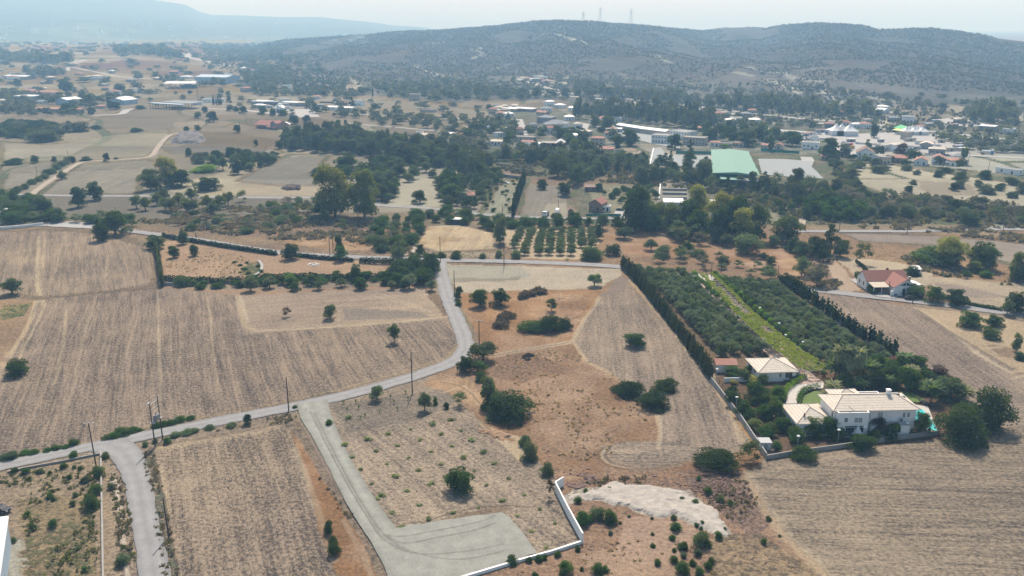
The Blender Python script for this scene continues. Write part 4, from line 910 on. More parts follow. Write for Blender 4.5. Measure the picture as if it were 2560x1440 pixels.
def grove(poly, a, b, gap, across, kinds, w, h, what, side, group, seed, cat):
    # planted rows running parallel to the line a-b
    P = [np.array(gnd(*q)[:2]) for q in poly]; a = np.array(gnd(*a)[:2]); b = np.array(gnd(*b)[:2]); d = (b-a)/np.hypot(*(b-a)); n = np.array([-d[1], d[0]]); n = n if n[0] > 0 else -n
    g = random.Random(seed); row = 0
    for r_ in range(30):
        hit = 0
        for k in range(90):
            q = a+d*(k-5)*gap+n*(r_*across-across)+d*(gap/2 if r_ % 2 else 0)
            if not inpoly(q[0], q[1], P) or blocked(q[0], q[1]): continue
            hit += 1; kd, cl = kinds[g.randrange(len(kinds))]; s = g.uniform(.85, 1.15)
            plant(kd, q[0]+g.uniform(-.3, .3), q[1]+g.uniform(-.3, .3), -.15, g.uniform(*w)*s, g.uniform(*h)*s, cl, nth(hit-1)+' tree from far end, '+nth(row)+' row '+side, group, name=what, cat=cat)
        row += hit > 0
def along(pts, step, kinds, w, h, label, group, seed=1, jit=.2, name=None, cat=None):
    P = resample([gnd(*q)[:2] for q in pts], step); g = random.Random(seed)
    for i, (x, y) in enumerate(P):
        kd, cl = kinds[g.randrange(len(kinds))]
        plant(kd, x+g.uniform(-jit, jit), y+g.uniform(-jit, jit), float(height(x, y))-.1, g.uniform(*w), g.uniform(*h), cl, label.replace('{n}', nth(i)), group, name=name, cat=cat)
def hedge(pts, wd, ht, col, label, seed=1, size=.27, dens=75, spiky=True, name='hedge', group=None, z=0, cat='hedge'):
    P = resample([gnd(*q)[:2] for q in pts], .8); g = np.random.default_rng(seed)
    x0, y0 = P[0]; C = []; r = []
    for i, (x, y) in enumerate(P):
        hh = ht*(.85+.3*g.random()) if spiky else ht
        for q in range(3):
            f = (q+.5)/3; C.append((x-x0+g.normal()*.08, y-y0+g.normal()*.08, hh*f+z)); r.append(wd*.5*(1-.5*f if spiky else 1))
    n = int(len(P)*dens); V, Q, l = leaves(C, r, n, size, seed, squash=ht/wd*.55, out=.5)
    V[:, 2] = np.maximum(V[:, 2], z*.9)
    me = leafmesh(name, [(V, Q, l)]); o = link(bpy.data.objects.new(name, me)); o.location = (float(x0), float(y0), float(height(x0, y0))-.05)
    c = CLR[col]; o.color = (*c, 1); tag(o, label, cat, group); return o
def tufts(name, label, polys, gap, size, ht, cols, seed=1, nmax=6000, cat='ground cover'):
    """uncountable low growth: one object; cols: one colour (object colour)"""
    g = np.random.default_rng(seed); C = []; r = []
    for poly in polys:
        P = [gnd(*q)[:2] for q in poly]; xs = [p[0] for p in P]; ys = [p[1] for p in P]
        k = int((max(xs)-min(xs))*(max(ys)-min(ys))/gap**2)
        X = g.uniform(min(xs), max(xs), k); Y = g.uniform(min(ys), max(ys), k)
        m = in_poly(X, Y, P) & (fbm(X/9, Y/9, seed+7, 3) > .47)
        X = X[m][:nmax]; Y = Y[m][:nmax]; s = size*(.4+1.1*g.random(len(X))); H = height(X, Y)
        C += list(zip(X, Y, H+s*ht*.15)); r += list(s*.5)
    if not C: return
    C = np.array(C); r = np.array(r); n = len(C)*7
    V, Q, l = leaves(C, r, n, size*.28, seed, squash=ht, out=.2, shell=(.2, 1.1))
    me = leafmesh(name, [(V, Q, l)]); o = link(bpy.data.objects.new(name, me)); o.color = (*cols, 1); tag(o, label, cat, kind='stuff'); return o

def mass(name, label, items, col, seed=1, n=260, cat='wood'):
    """one uncountable mass of far-off trees"""
    g = np.random.default_rng(seed); C, r = blobs(200, 12, .2, .8, .2, .32); base = [leaves(C, r, n, .075, 200+i) for i in range(3)]
    V = []; Q = []; L = []; off = 0
    for i, (x, y, z, w_, h_) in enumerate(items):
        v, q, l = base[i % 3]; t = g.uniform(0, 6.28); c, s = math.cos(t), math.sin(t)
        p = np.stack([(v[:,0]*c-v[:,1]*s)*w_+x, (v[:,0]*s+v[:,1]*c)*w_+y, v[:,2]*h_+z-.2], 1); V.append(p); Q.append(q+off); L.append(np.clip(l+g.uniform(-.2, .25), 0, 1)); off += len(v)
    me = leafmesh(name, [(np.vstack(V), np.vstack(Q), np.concatenate(L))]); o = link(bpy.data.objects.new(name, me)); o.color = (*CLR[col], 1); tag(o, label, cat, kind='stuff')
# ------------------------------------------------------------------ buildings
def part(o, name, mb, m, smooth=False, label=None):
    q = mb.build(name, m, o, smooth)
    if label: q['label'] = label
    return q
def site(name, fl, fr, zref=0, label='', cat='house', group=None):
    """an Empty at the middle of the front edge; local x along the front, y to the back. fl/fr: frame pixels of a front edge at height zref"""
    if zref: a = plane(*fl, zref); b = plane(*fr, zref); z = 0
    else: a = gnd(*fl); b = gnd(*fr); z = min(a[2], b[2])
    W = math.hypot(b[0]-a[0], b[1]-a[1]); rz = math.atan2(b[1]-a[1], b[0]-a[0])
    o = empty(name, ((a[0]+b[0])/2, (a[1]+b[1])/2, z), rz); tag(o, label, cat, group)
    return o, W
def walls(o, x0, x1, y0, y1, z0, z1, m, name='wall', label=None): return part(o, name, MB().box(x0, y0, z0, x1, y1, z1), m, label=label)
def hip(o, x0, x1, y0, y1, z, rh, m, ov=.45, ridge=True, inset=None, name='roof', cap=None):
    x0 -= ov; x1 += ov; y0 -= ov; y1 += ov; D = y1-y0; W = x1-x0; k = min(W, D)/2 if inset is None else inset
    b = MB()
    b.box(x0+.02, y0+.02, z-.12, x1-.02, y1-.02, z)
    if W >= D: r = [(x0+k, (y0+y1)/2, z+rh), (x1-k, (y0+y1)/2, z+rh)]
    else: r = [((x0+x1)/2, y0+k, z+rh), ((x0+x1)/2, y1-k, z+rh)]
    zz = z+.01
    c = [(x0, y0, zz), (x1, y0, zz), (x1, y1, zz), (x0, y1, zz)]
    if W >= D: b.add(c+r, [(0, 1, 5, 4), (1, 2, 5), (2, 3, 4, 5), (3, 0, 4)])
    else: b.add(c+r, [(0, 1, 4), (1, 2, 5, 4), (2, 3, 5), (3, 0, 4, 5)])
    rf = part(o, name, b, m)
    if ridge:
        q = MB(); q.tube(r[0], r[1], .11)
        for i, cc in enumerate(c):
            e = (r[0] if i in (0, 3) else r[1]) if W >= D else (r[0] if i < 2 else r[1])
            q.tube(cc, e, .10)
        link(bpy.data.objects.new('ridge_cap', q.mesh('ridge_cap', cap or M['ridge'])), rf)
    return rf
def gable(o, x0, x1, y0, y1, z, rh, m, wm, ov=.4, along_x=True, ends=True, name='roof'):
    b = MB(); t = .14; gs = []
    if along_x:
        ym = (y0+y1)/2; s = rh/((y1-y0)/2)
        for (ya, za), (yb, zb) in (((y0-ov, z-ov*s), (ym, z+rh)), ((ym, z+rh), (y1+ov, z-ov*s))):
            b.add([(x0-ov, ya, za), (x1+ov, ya, za), (x1+ov, yb, zb), (x0-ov, yb, zb), (x0-ov, ya, za+t), (x1+ov, ya, za+t), (x1+ov, yb, zb+t), (x0-ov, yb, zb+t)],
                  [(3,2,1,0),(4,5,6,7),(0,1,5,4),(1,2,6,5),(2,3,7,6),(3,0,4,7)])
        for x in (x0, x1-.2):
          g = MB(); gs.append(g); g.add([(x, y0, z), (x, y1, z), (x, ym, z+rh), (x+.2, y0, z), (x+.2, y1, z), (x+.2, ym, z+rh)], [(0,2,1),(3,4,5),(0,1,4,3),(1,2,5,4),(2,0,3,5)])
    else:
        xm = (x0+x1)/2; s = rh/((x1-x0)/2)
        for (xa, za), (xb, zb) in (((x0-ov, z-ov*s), (xm, z+rh)), ((xm, z+rh), (x1+ov, z-ov*s))):
            b.add([(xa, y0-ov, za), (xb, y0-ov, zb), (xb, y1+ov, zb), (xa, y1+ov, za), (xa, y0-ov, za+t), (xb, y0-ov, zb+t), (xb, y1+ov, zb+t), (xa, y1+ov, za+t)],
                  [(3,2,1,0),(4,5,6,7),(0,1,5,4),(1,2,6,5),(2,3,7,6),(3,0,4,7)])
        for y in (y0, y1-.2):
          g = MB(); gs.append(g); g.add([(x0, y, z), (x1, y, z), (xm, y, z+rh), (x0, y+.2, z), (x1, y+.2, z), (xm, y+.2, z+rh)], [(0,1,2),(3,5,4),(0,3,4,1),(1,4,5,2),(2,5,3,0)])
    if ends:
        for g in gs: part(o, 'gable', g, wm)
    return part(o, name, b, m)
def parapet(o, x0, x1, y0, y1, z, m, h=.45, t=.22, floor=None):
    b = MB(); b.box(x0-.05, y0-.05, z, x1+.05, y0+t, z+h); b.box(x0-.05, y1-t, z, x1+.05, y1+.05, z+h)
    b.box(x0-.05, y0+t, z, x0+t, y1-t, z+h); b.box(x1-t, y0+t, z, x1+.05, y1-t, z+h)
    part(o, 'parapet', b, m)
    part(o, 'roof', MB().box(x0+t, y0+t, z, x1-t, y1-t, z+.06), floor or M['concrete'])
def win(o, x, y, z, w_, h_, side='f', frame='white', pane='glass', name='window'):
    """side f: on the wall facing -y; l: wall facing -x; r: +x"""
    f = MB(); g = MB(); t = .09
    if side == 'f':
        for q in ((x-w_/2-.08, z-.08, x+w_/2+.08, z), (x-w_/2-.08, z+h_, x+w_/2+.08, z+h_+.08), (x-w_/2-.08, z, x-w_/2, z+h_), (x+w_/2, z, x+w_/2+.08, z+h_), (x-.03, z, x+.03, z+h_)):
            f.box(q[0], y-t, q[1], q[2], y+.02, q[3])
        g.box(x-w_/2, y-.03, z, x+w_/2, y+.02, z+h_)
    else:
        s = -1 if side == 'l' else 1
        a, b = sorted((x+s*t, x-s*.02)); c, d = sorted((x+s*.03, x-s*.02))
        for q in ((y-w_/2-.08, z-.08, y+w_/2+.08, z), (y-w_/2-.08, z+h_, y+w_/2+.08, z+h_+.08), (y-w_/2-.08, z, y-w_/2, z+h_), (y+w_/2, z, y+w_/2+.08, z+h_)):
            f.box(a, q[0], q[1], b, q[2], q[3])
        g.box(c, y-w_/2, z, d, y+w_/2, z+h_)
    wo = part(o, name, f, M[frame]); link(bpy.data.objects.new('pane', g.mesh('pane', M[pane])), wo); return wo
def simple_house(fl, fr, depth, h, label, roof='hip', rh=1.6, wm='white', rm='tile_red', nw=3, name='house', cat='house', door=True, group=None, zref=0, win_h=1.2, storeys=1):
    o, W = site(name, fl, fr, zref, label, cat, group); x0, x1 = -W/2, W/2
    walls(o, x0, x1, 0, depth, -.3, h, M[wm])
    if roof == 'hip': hip(o, x0, x1, 0, depth, h, rh, M[rm])
    elif roof == 'gx': gable(o, x0, x1, 0, depth, h, rh, M[rm], M[wm])
    elif roof == 'gy': gable(o, x0, x1, 0, depth, h, rh, M[rm], M[wm], along_x=False)
    elif roof == 'flat': parapet(o, x0, x1, 0, depth, h, M[wm])
    elif roof == 'shed':
        b = MB(); b.add([(x0-.4, -.5, h), (x1+.4, -.5, h), (x1+.4, depth+.4, h+rh), (x0-.4, depth+.4, h+rh), (x0-.4, -.5, h+.12), (x1+.4, -.5, h+.12), (x1+.4, depth+.4, h+rh+.12), (x0-.4, depth+.4, h+rh+.12)],
              [(3,2,1,0),(4,5,6,7),(0,1,5,4),(1,2,6,5),(2,3,7,6),(3,0,4,7)]); part(o, 'roof', b, M[rm])
    for s in range(storeys):
        zz = s*h/storeys+ (h/storeys-win_h)/2+.1
        for i in range(nw):
            x = x0+W*(i+.6)/(nw+.2)
            if door and s == 0 and i == nw//2: part(o, 'door', MB().box(x-.5, -.05, 0, x+.5, .02, 2.1), M['dark'])
            else: win(o, x, 0, zz, min(1.3, W/nw*.45), win_h)
        if depth > 4: win(o, x0, depth*.5, zz, 1.1, win_h, 'l'); win(o, x1, depth*.5, zz, 1.1, win_h, 'r')
    return o, W
# --- the white two-storey villa with its wings
def villa():
    fl = plane(2086, 1027, 6.3); fr = plane(2298, 1023, 6.3)
    W = math.hypot(fr[0]-fl[0], fr[1]-fl[1]); rz = math.atan2(fr[1]-fl[1], fr[0]-fl[0])
    o = empty('villa', (fl[0], fl[1], 0), rz); tag(o, 'large white two-storey villa with beige hipped tile roofs beside a turquoise pool', 'villa')
    D = 9.7; wm = M['white']
    walls(o, .4, W-.4, .4, D-.4, -.3, 6.2, wm)
    rf = hip(o, 0, W, 0, D, 6.3, 2.0, M['tile_beige'], ov=.35, inset=4.2)
    q = MB().box(W-6.0, 4.5, 8.0, W-5.1, 5.4, 9.3); q.box(W-6.1, 4.4, 9.3, W-5.0, 5.5, 9.45); link(bpy.data.objects.new('chimney', q.mesh('chimney', wm)), rf)
    # solar heaters behind the ridge at the right end
    for i in range(2):
        t = MB().tube((W-3.9+i*1.5, 5.6, 8.0-i*.7), (W-2.7+i*1.5, 5.6, 7.8-i*.7), .3, n=10); part(o, 'water_tank', t, M['steel_w'], True)
        part(o, 'solar_panel', MB().add([(W-3.9+i*1.5, 4.0, 7.3-i*.7), (W-2.6+i*1.5, 4.0, 7.2-i*.7), (W-2.6+i*1.5, 5.3, 8.1-i*.7), (W-3.9+i*1.5, 5.3, 8.2-i*.7)], [(0, 1, 2, 3)]), M['dark'])
    # flat roofed block in front
    tx0, tx1, ty = .6, 8.0, -1.3
    walls(o, tx0, tx1, ty, .42, -.3, 5.9, wm, label='square flat-roofed front block of the villa')
    parapet(o, tx0, tx1, ty, .35, 5.9, wm)
    b = MB(); b.add([(4.6, -.9, 6.3), (4.9, -.9, 6.3), (3.2, -.3, 7.6), (3.1, -.3, 7.5)], [(0, 1, 2, 3)]); b.tube((4.6, -.8, 5.95), (4.6, -.8, 6.8), .06); part(o, 'solar_frame', b, M['steel_w'])
    win(o, tx0+1.9, ty, 3.9, .7, 1.1, pane='dark'); win(o, tx0+4.9, ty, 3.75, 1.9, 1.25, pane='shutter')
    win(o, tx0+4.2, ty, .2, 4.4, 2.3, frame='white'); 
    part(o, 'lintel', MB().box(tx0+1.8, ty-.12, 2.62, tx1-.6, ty-.01, 2.85), M['dark'])
    # windows along the front of the long block
    for x, ww, hh_ in ((8.6, 1.0, 1.5), (11.5, 1.2, 1.5)): win(o, x, .4, 4.0, ww, hh_, pane='shutter')
    for x in (17.4, 18.5):
        if x < W-.8: win(o, x, .4, 4.1, .55, 1.15)
    b = MB().box(16.2, -.1, 3.1, 17.4, .38, 4.0); part(o, 'air_conditioner', b, M['steel_w'])
    part(o, 'fan_grille', MB().tube((16.65, -.14, 3.55), (16.65, -.1, 3.55), .33, n=14), M['dark'])
    win(o, .4, 1.7, 4.0, .8, 1.3, 'l')
    # low annex to the right
    walls(o, 13.2, 18.2, -1.6, .42, -.3, 2.9, wm, label='low annex in front of the villa')
    b = MB(); b.box(13.0, -1.8, 2.9, 18.4, .38, 3.05); part(o, 'roof', b, M['shutter'], label='flat grey annex roof')
    win(o, 15.5, -1.6, 1.2, .9, .6)
    walls(o, 9.0, 13.1, -.8, .42, -.3, 2.7, wm)
    part(o, 'roof', MB().box(8.9, -1.0, 2.7, 12.95, .38, 2.82), M['shutter'], label='flat grey annex roof')
    # back parts
    walls(o, 4.5, 11, D-.5, D+5.0, -.3, 4.9, wm); hip(o, 4.2, 11.2, D-1.0, D+5.4, 5.2, 1.5, M['tile_beige'])
    walls(o, 11.2, 16.5, D-.5, D+3.5, -.3, 4.9, wm); parapet(o, 11.2, 16.5, D-.45, D+3.5, 4.9, wm)
    # left wing, lower
    walls(o, -8.7, .35, -.3, 10.6, -.3, 3.1, wm, label='lower left wing of the villa')
    rf = hip(o, -8.8, .3, -.4, 10.8, 3.3, 2.1, M['tile_beige'], ov=.3, inset=4.9)
    q = MB().tube((-6.5, 1.6, 4.0), (-6.5, 1.6, 5.1), .22, n=8); link(bpy.data.objects.new('chimney', q.mesh('chimney', M['tile_terra'])), rf)
    for x in (-5.3, -3.2, -1.6): win(o, x, -.3, 1.1, .9, 1.2)
    win(o, -8.7, 1.5, 1.1, 1.0, 1.3, 'l'); win(o, -8.7, 5.5, 1.1, 1.0, 1.3, 'l')
    pass
    # glass balustrade and terrace posts at the pool side
    b = MB()
    for i in range(7): b.tube((W+.6+i*.9, 2.5, 0), (W+.6+i*.9, 2.5, 1.1), .04)
    b.tube((W+.6, 2.5, 1.1), (W+6, 2.5, 1.1), .05); part(o, 'balustrade', b, M['steel_w'])
    return o
villa()
def guest():
    fl = plane(1898, 931, 2.9); fr = plane(1995, 928, 2.9); W = math.hypot(fr[0]-fl[0], fr[1]-fl[1])
    o = empty('guest_house', (fl[0], fl[1], 0), math.atan2(fr[1]-fl[1], fr[0]-fl[0])); tag(o, 'small white guest house with grey-beige hipped roof behind the driveway curve', 'house')
    walls(o, .3, W-.3, .3, 10.2, -.3, 2.8, M['white']); hip(o, 0, W, 0, 10.5, 2.9, 2.1, M['tile_beige'], ov=.35)
    win(o, 2.1, .3, 1.2, .6, 1.0); win(o, 6.2, .3, 1.2, .5, 1.1); win(o, 8.6, .3, 1.0, 1.9, 1.5); win(o, .3, 4, 1.1, 1, 1.2, 'l')
    part(o, 'solar_panel', MB().add([(6.8, 6.5, 4.6), (8.2, 6.5, 4.2), (8.2, 8.2, 4.5), (6.8, 8.2, 4.9)], [(0, 1, 2, 3)]), M['dark'])
    part(o, 'garden_wall', MB().box(-9.5, .8, -.2, .3, 1.0, 1.2), M['white'])
guest()
def shed():
    fl = plane(1790, 913, 2.2); fr = plane(1845, 913, 2.2); W = math.hypot(fr[0]-fl[0], fr[1]-fl[1])
    o = empty('shed', ((fl[0]+fr[0])/2, fl[1], 0), 0); tag(o, 'small white shed with pinkish red tile roof left of the guest house', 'shed')
    walls(o, -W/2+.2, W/2-.2, .2, 4.8, -.3, 2.3, M['white']); gable(o, -W/2+.2, W/2-.2, .2, 4.8, 2.2, .8, M['tile_terra'], M['white'], ov=.25)
    part(o, 'door', MB().box(1.2, .14, 0, 2.0, .21, 1.9), M['shutter'])
shed()
o, W = site('garden_store', (1900, 1128), (1928, 1128), 0, 'small white storage cabin in the front corner of the villa garden', 'shed')
walls(o, -W/2, W/2, 0, 2.6, -.1, 2.1, M['steel_w']); part(o, 'roof', MB().box(-W/2-.1, -.1, 2.1, W/2+.1, 2.7, 2.2), M['shutter']); part(o, 'door', MB().box(-.4, -.04, 0, .4, .01, 1.8), M['shutter'])
# white garden oven near the villa front
x, y, z = gnd(2145, 1096); o = empty('garden_oven', (x, y, z)); tag(o, 'white masonry barbecue oven with small chimney in front of the villa', 'oven')
part(o, 'body', MB().box(-1.3, 0, 0, 1.3, 1.4, 1.1), M['white']); part(o, 'hood', MB().add([(-1.0, 0, 1.1), (1.0, 0, 1.1), (1.0, 1.3, 1.1), (-1.0, 1.3, 1.1), (-.25, .4, 2.5), (.25, .4, 2.5), (.25, .9, 2.5), (-.25, .9, 2.5)], [(0,1,5,4),(1,2,6,5),(2,3,7,6),(3,0,4,7),(4,5,6,7)]), M['white'])
part(o, 'chimney', MB().box(-.22, .45, 2.5, .22, .85, 3.1), M['white']); part(o, 'fire_opening', MB().box(-.5, -.03, .5, .5, .02, 1.0), M['dark'])
# --- white house with red gabled roofs east of the grove
def eastern():
    fl = gnd(2176, 733); fr = gnd(2262, 736)
    o = empty('bungalow', (fl[0], fl[1], 0), R(3)); tag(o, 'white bungalow with crossing red gable roofs beside the lane on the right', 'house')
    wm = M['white']; k = 1.0
    walls(o, 0, 15.5, 4.0, 12.0, -.3, 3.6, wm); gable(o, .1, 15.4, 4.0, 12.0, 3.55, 2.9, M['tile_red'], wm, ov=.35)
    walls(o, 7.0, 15.5, -3.4, 4.02, -.3, 3.3, wm)
    gable(o, 7.0, 15.5, -3.4, 7.6, 3.3, 2.7, M['tile_red'], wm, ov=.4, along_x=False)
    part(o, 'door', MB().box(10.2, -3.47, 0, 11.2, -3.38, 2.6), M['glass']); win(o, 12.6, -3.4, .9, .8, 1.6)
    g = MB(); g.add([(9.0, -3.46, 3.7), (11.1, -3.46, 3.7), (11.1, -3.46, 5.0)], [(0, 1, 2)]); g.add([(11.4, -3.46, 3.7), (13.5, -3.46, 3.7), (11.4, -3.46, 5.0)], [(0, 1, 2)]); part(o, 'gable_window', g, M['glass'])
    win(o, 0, 6.2, 1.3, 1.0, 1.5, 'l'); win(o, 0, 9.6, 1.3, 1.0, 1.5, 'l')
    b = MB(); b.add([(.4, -1.2, 2.5), (6.9, -1.2, 2.5), (6.9, 4.0, 3.2), (.4, 4.0, 3.2), (.4, -1.2, 2.62), (6.9, -1.2, 2.62), (6.9, 4.0, 3.32), (.4, 4.0, 3.32)], [(3,2,1,0),(4,5,6,7),(0,1,5,4),(1,2,6,5),(2,3,7,6),(3,0,4,7)])
    part(o, 'porch_roof', b, M['cream'])
    for x in (.6, 3.6, 6.7): part(o, 'porch_post', MB().box(x-.1, -1.1, -.1, x+.1, -.9, 2.5), wm)
    b = MB(); b.add([(15.6, 1, 3.0), (19.6, 0, 2.5), (19.6, 6, 2.5), (15.6, 9, 3.0), (15.6, 1, 3.12), (19.6, 0, 2.62), (19.6, 6, 2.62), (15.6, 9, 3.12)], [(3,2,1,0),(4,5,6,7),(0,1,5,4),(1,2,6,5),(2,3,7,6),(3,0,4,7)]); part(o, 'side_canopy', b, M['white'])
    part(o, 'chimney', MB().box(13.7, -.2, 3.8, 14.5, .6, 6.1), M['cream'])
    for x in (19.3,): part(o, 'canopy_post', MB().box(x-.1, .3, -.1, x+.1, .5, 2.5), wm)
eastern()
o, W = site('garage', (2283, 688), (2300, 689), 0, 'small white open-fronted garage behind the bungalow', 'garage')
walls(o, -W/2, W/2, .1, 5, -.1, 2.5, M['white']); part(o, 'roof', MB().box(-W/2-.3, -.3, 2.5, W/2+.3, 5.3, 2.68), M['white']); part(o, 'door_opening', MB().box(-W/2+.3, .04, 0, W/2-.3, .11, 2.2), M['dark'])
# --- corner of the white warehouse, lower left
o = empty('warehouse', (0, 0, 0), R(8)); tag(o, 'white ribbed metal warehouse cut off at the lower left edge', 'warehouse')
def corner_ware():
    a = plane(0, 1400, 6.0); b = plane(16, 1293, 6.0); rz = math.atan2(b[1]-a[1], b[0]-a[0])
    o.location = (b[0], b[1], 0); o.rotation_euler = (0, 0, rz-math.pi/2)
    walls(o, -24, 0, -30, 0, -.3, 6.0, M['steel_b'])
    part(o, 'roof', MB().add([(-24, -30.2, 8.2), (.25, -30.2, 6.0), (.25, .2, 6.0), (-24, .2, 8.2), (-24, -30.2, 8.35), (.25, -30.2, 6.15), (.25, .2, 6.15), (-24, .2, 8.35)], [(3,2,1,0),(4,5,6,7),(0,1,5,4),(1,2,6,5),(2,3,7,6),(3,0,4,7)]), tile_mat('ribbed_white_roof', (.6, .62, .64), .9, .8, 1))
    part(o, 'gutter', MB().box(.26, -30.2, 5.85, .42, .2, 6.05), M['steel_w'])
corner_ware()
# --- green roofed hall
def hall():
    a = plane(1783, 430, 7.0); b = plane(1898, 436, 7.0); W = math.hypot(b[0]-a[0], b[1]-a[1]); rz = math.atan2(b[1]-a[1], b[0]-a[0])
    o = empty('sports_hall', (a[0], a[1], 0), rz); tag(o, 'long hall with pale green sheet roof between two paved lots', 'hall')
    c = plane(1779, 372, 7.0); d = np.array([math.cos(-rz)*(c[0]-a[0])-math.sin(-rz)*(c[1]-a[1]), math.sin(-rz)*(c[0]-a[0])+math.cos(-rz)*(c[1]-a[1])]); D = float(d[1])
    sk = float(d[0])/D
    walls(o, .5+max(0, sk*20), W-.5+min(0, sk*20), 1, 20, -.3, 6.2, mat('dark_green_wall', (.03, .09, .08), .7, .1)); walls(o, max(.5, sk*D), min(W-.5, W-.5+sk*D), 20.1, D-1, -.3, 6.15, M['grey_wall'])
    b = MB()
    for i in range(4):
        y0 = D*i/4; y1 = D*(i+1)/4; q = sk*y0; q2 = sk*y1; W1 = W+.4-i*.5
        b.add([(q-.4, y0, 6.4), (W/2+q, y0, 7.6), (W1+q, y0, 6.4), (q2-.4, y1, 6.4), (W/2+q2, y1, 7.6), (W1+q2, y1, 6.4), (q-.4, y0, 6.2), (W1+q, y0, 6.2), (q2-.4, y1, 6.2), (W1+q2, y1, 6.2)],
              [(0, 1, 4, 3), (1, 2, 5, 4), (0, 6, 7, 2, 1), (3, 4, 5, 9, 8), (2, 7, 9, 5), (0, 3, 8, 6)])
    part(o, 'roof', b, M['green_roof'])
    part(o, 'canopy', MB().box(4.5, -9, 4.2, W*.62, 0, 4.4), M['green_roof']); part(o, 'canopy', MB().box(W*.62+.1, -9, 4.2, W, 0, 4.4), M['steel_w'], label='white canopy')
    walls(o, W*.62, W-.5, -7, 1, -.3, 4.1, M['grey_wall']); walls(o, 4.5, W*.62-.05, -6, 1, -.3, 4.1, mat('green_mesh_wall', (.03, .08, .07), .8, .1))
    part(o, 'door', MB().box(W-5, -7.1, 0, W-2, -6.98, 2.8), M['dark'])
hall()
# --- village and farm buildings, mid distance
H = simple_house
H((1342, 308), (1375, 309), 12, 5.5, 'house with grey hipped roof and pink lower wing beyond the white lane', 'hip', 2.2, 'grey_wall', 'tile_grey', 2)
H((1364, 322), (1385, 322), 5, 3, 'low pink annex in front of the grey-roofed house', 'flat', .5, 'pinkwall', 'tile_grey', 1, name='annex', cat='annex')
H((1356, 318), (1412, 320), 16, 3.6, 'wide low house with big slate-grey hipped roof', 'hip', 3.2, 'white', 'tile_grey', 4)
def shell_house():
    o, W = site('unfinished_house', (1350, 378), (1408, 380), 0, 'two-storey brick and concrete house still under construction', 'house')
    for z in (0, 3.2, 6.4): part(o, 'floor_slab', MB().box(-W/2, 0, z-.15, W/2, 11, z+.15), M['concrete'])
    for i in range(5):
        for y in (0.1, 10.5): part(o, 'column', MB().box(-W/2+.05+(W-.5)*i/4, y, 0.15, -W/2+.45+(W-.5)*i/4, y+.4, 6.3), M['concrete'])
    walls(o, -W/2+.1, -W/2+5, .3, 10.4, .15, 3.05, M['pinkwall']); walls(o, -W/2+.1, -W/2+5, .3, 10.4, 3.35, 6.25, M['pinkwall'])
    walls(o, -W/2+6, W/2-.2, 6, 10.4, .15, 6.2, M['grey_wall'])
    walls(o, -W/2-4, -W/2-.1, 2, 12, -.2, 5.5, M['white'])
    part(o, 'roof_slab', MB().add([(1, 5, 6.6), (9, 5, 6.6), (5, 9, 9.2), (1, 12, 6.6), (9, 12, 6.6)], [(0, 1, 2), (1, 4, 2), (4, 3, 2), (3, 0, 2)]), M['steel_w'])
shell_house()
H((1477, 362), (1508, 363), 9, 5.6, 'cream two-storey house with round water tank on its roof', 'hip', 1.3, 'cream', 'tile_terra', 3, storeys=2)
H((1456, 381), (1530, 384), 10, 3.4, 'long cream house with red tiled middle roof and flat ends', 'hip', 1.5, 'cream', 'tile_terra', 5)
H((1218, 363), (1252, 364), 9, 3.3, 'white bungalow with small round arches and pale hipped roof', 'hip', 1.4, 'white', 'tile_beige', 4)
H((1283, 352), (1335, 354), 9, 3.4, 'flat-roofed cream house behind the dark pines with a bright tank', 'flat', 1, 'cream', 'tile_terra', 4)
H((1303, 365), (1336, 366), 8, 3.2, 'low terracotta-roofed house left of the unfinished one', 'gx', 1.2, 'cream', 'tile_terra', 3)
H((1178, 367), (1191, 368), 4, 2.6, 'tiny white hut beside the white bungalow', 'gy', .8, 'white', 'steel_w', 1, name='hut', cat='hut')
H((1160, 345), (1170, 345), 8, 3, 'small pale cottage at the end of the lower lane', 'hip', 1, 'white', 'tile_beige', 1, name='cottage')
H((1047, 346), (1074, 347), 8, 3, 'small white-gabled house among the trees by the long lane', 'gx', 1.3, 'white', 'tile_beige', 2)
H((1040, 338), (1058, 338), 6, 2.6, 'little white shed behind the white-gabled house', 'flat', 1, 'white', 'tile_beige', 1, name='shed', cat='shed')
H((1107, 341), (1127, 342), 6, 2.6, 'low pale blue roofed shed by the long lane', 'shed', .6, 'grey_wall', 'steel_w', 1, name='shed', cat='shed')
# school: long low blocks
H((1538, 323), (1600, 333), 10, 4.2, 'long low school block with a narrow white roof, nearest the tall gum trees', 'gx', 1.2, 'concrete', 'steel_w', 8, name='school_block', cat='school', group='school blocks')
H((1600, 333), (1662, 341), 10, 4.2, 'long low school block with a white roof and round openings', 'gx', 1.2, 'cream', 'steel_w', 8, name='school_block', cat='school', group='school blocks')
H((1628, 357), (1675, 360), 12, 6.5, 'white two-storey school block with long grey window bands', 'flat', 1, 'white', 'steel_w', 6, name='school_block', cat='school', storeys=2, group='school blocks')
H((1674, 344), (1717, 349), 14, 6, 'white school block with stepped flat roofs', 'flat', 1, 'white', 'steel_w', 6, name='school_block', cat='school', storeys=2, group='school blocks')
H((1706, 360), (1762, 363), 12, 5.5, 'cream school block nearest the green hall', 'flat', 1, 'cream', 'steel_w', 7, name='school_block', cat='school', storeys=2, group='school blocks')
H((1530, 330), (1552, 331), 6, 3, 'small blue-grey car shelter beside the school yard', 'shed', .5, 'steel_b', 'steel_w', 2, name='shelter', cat='shelter')
H((1774, 365), (1798, 366), 8, 3, 'small house with pink tile roof left of a bright green tree', 'hip', 1.2, 'white', 'tile_terra', 2)
H((1798, 368), (1830, 369), 7, 3, 'low cream house in the trees above the green hall', 'flat', 1.2, 'cream', 'tile_terra', 3)
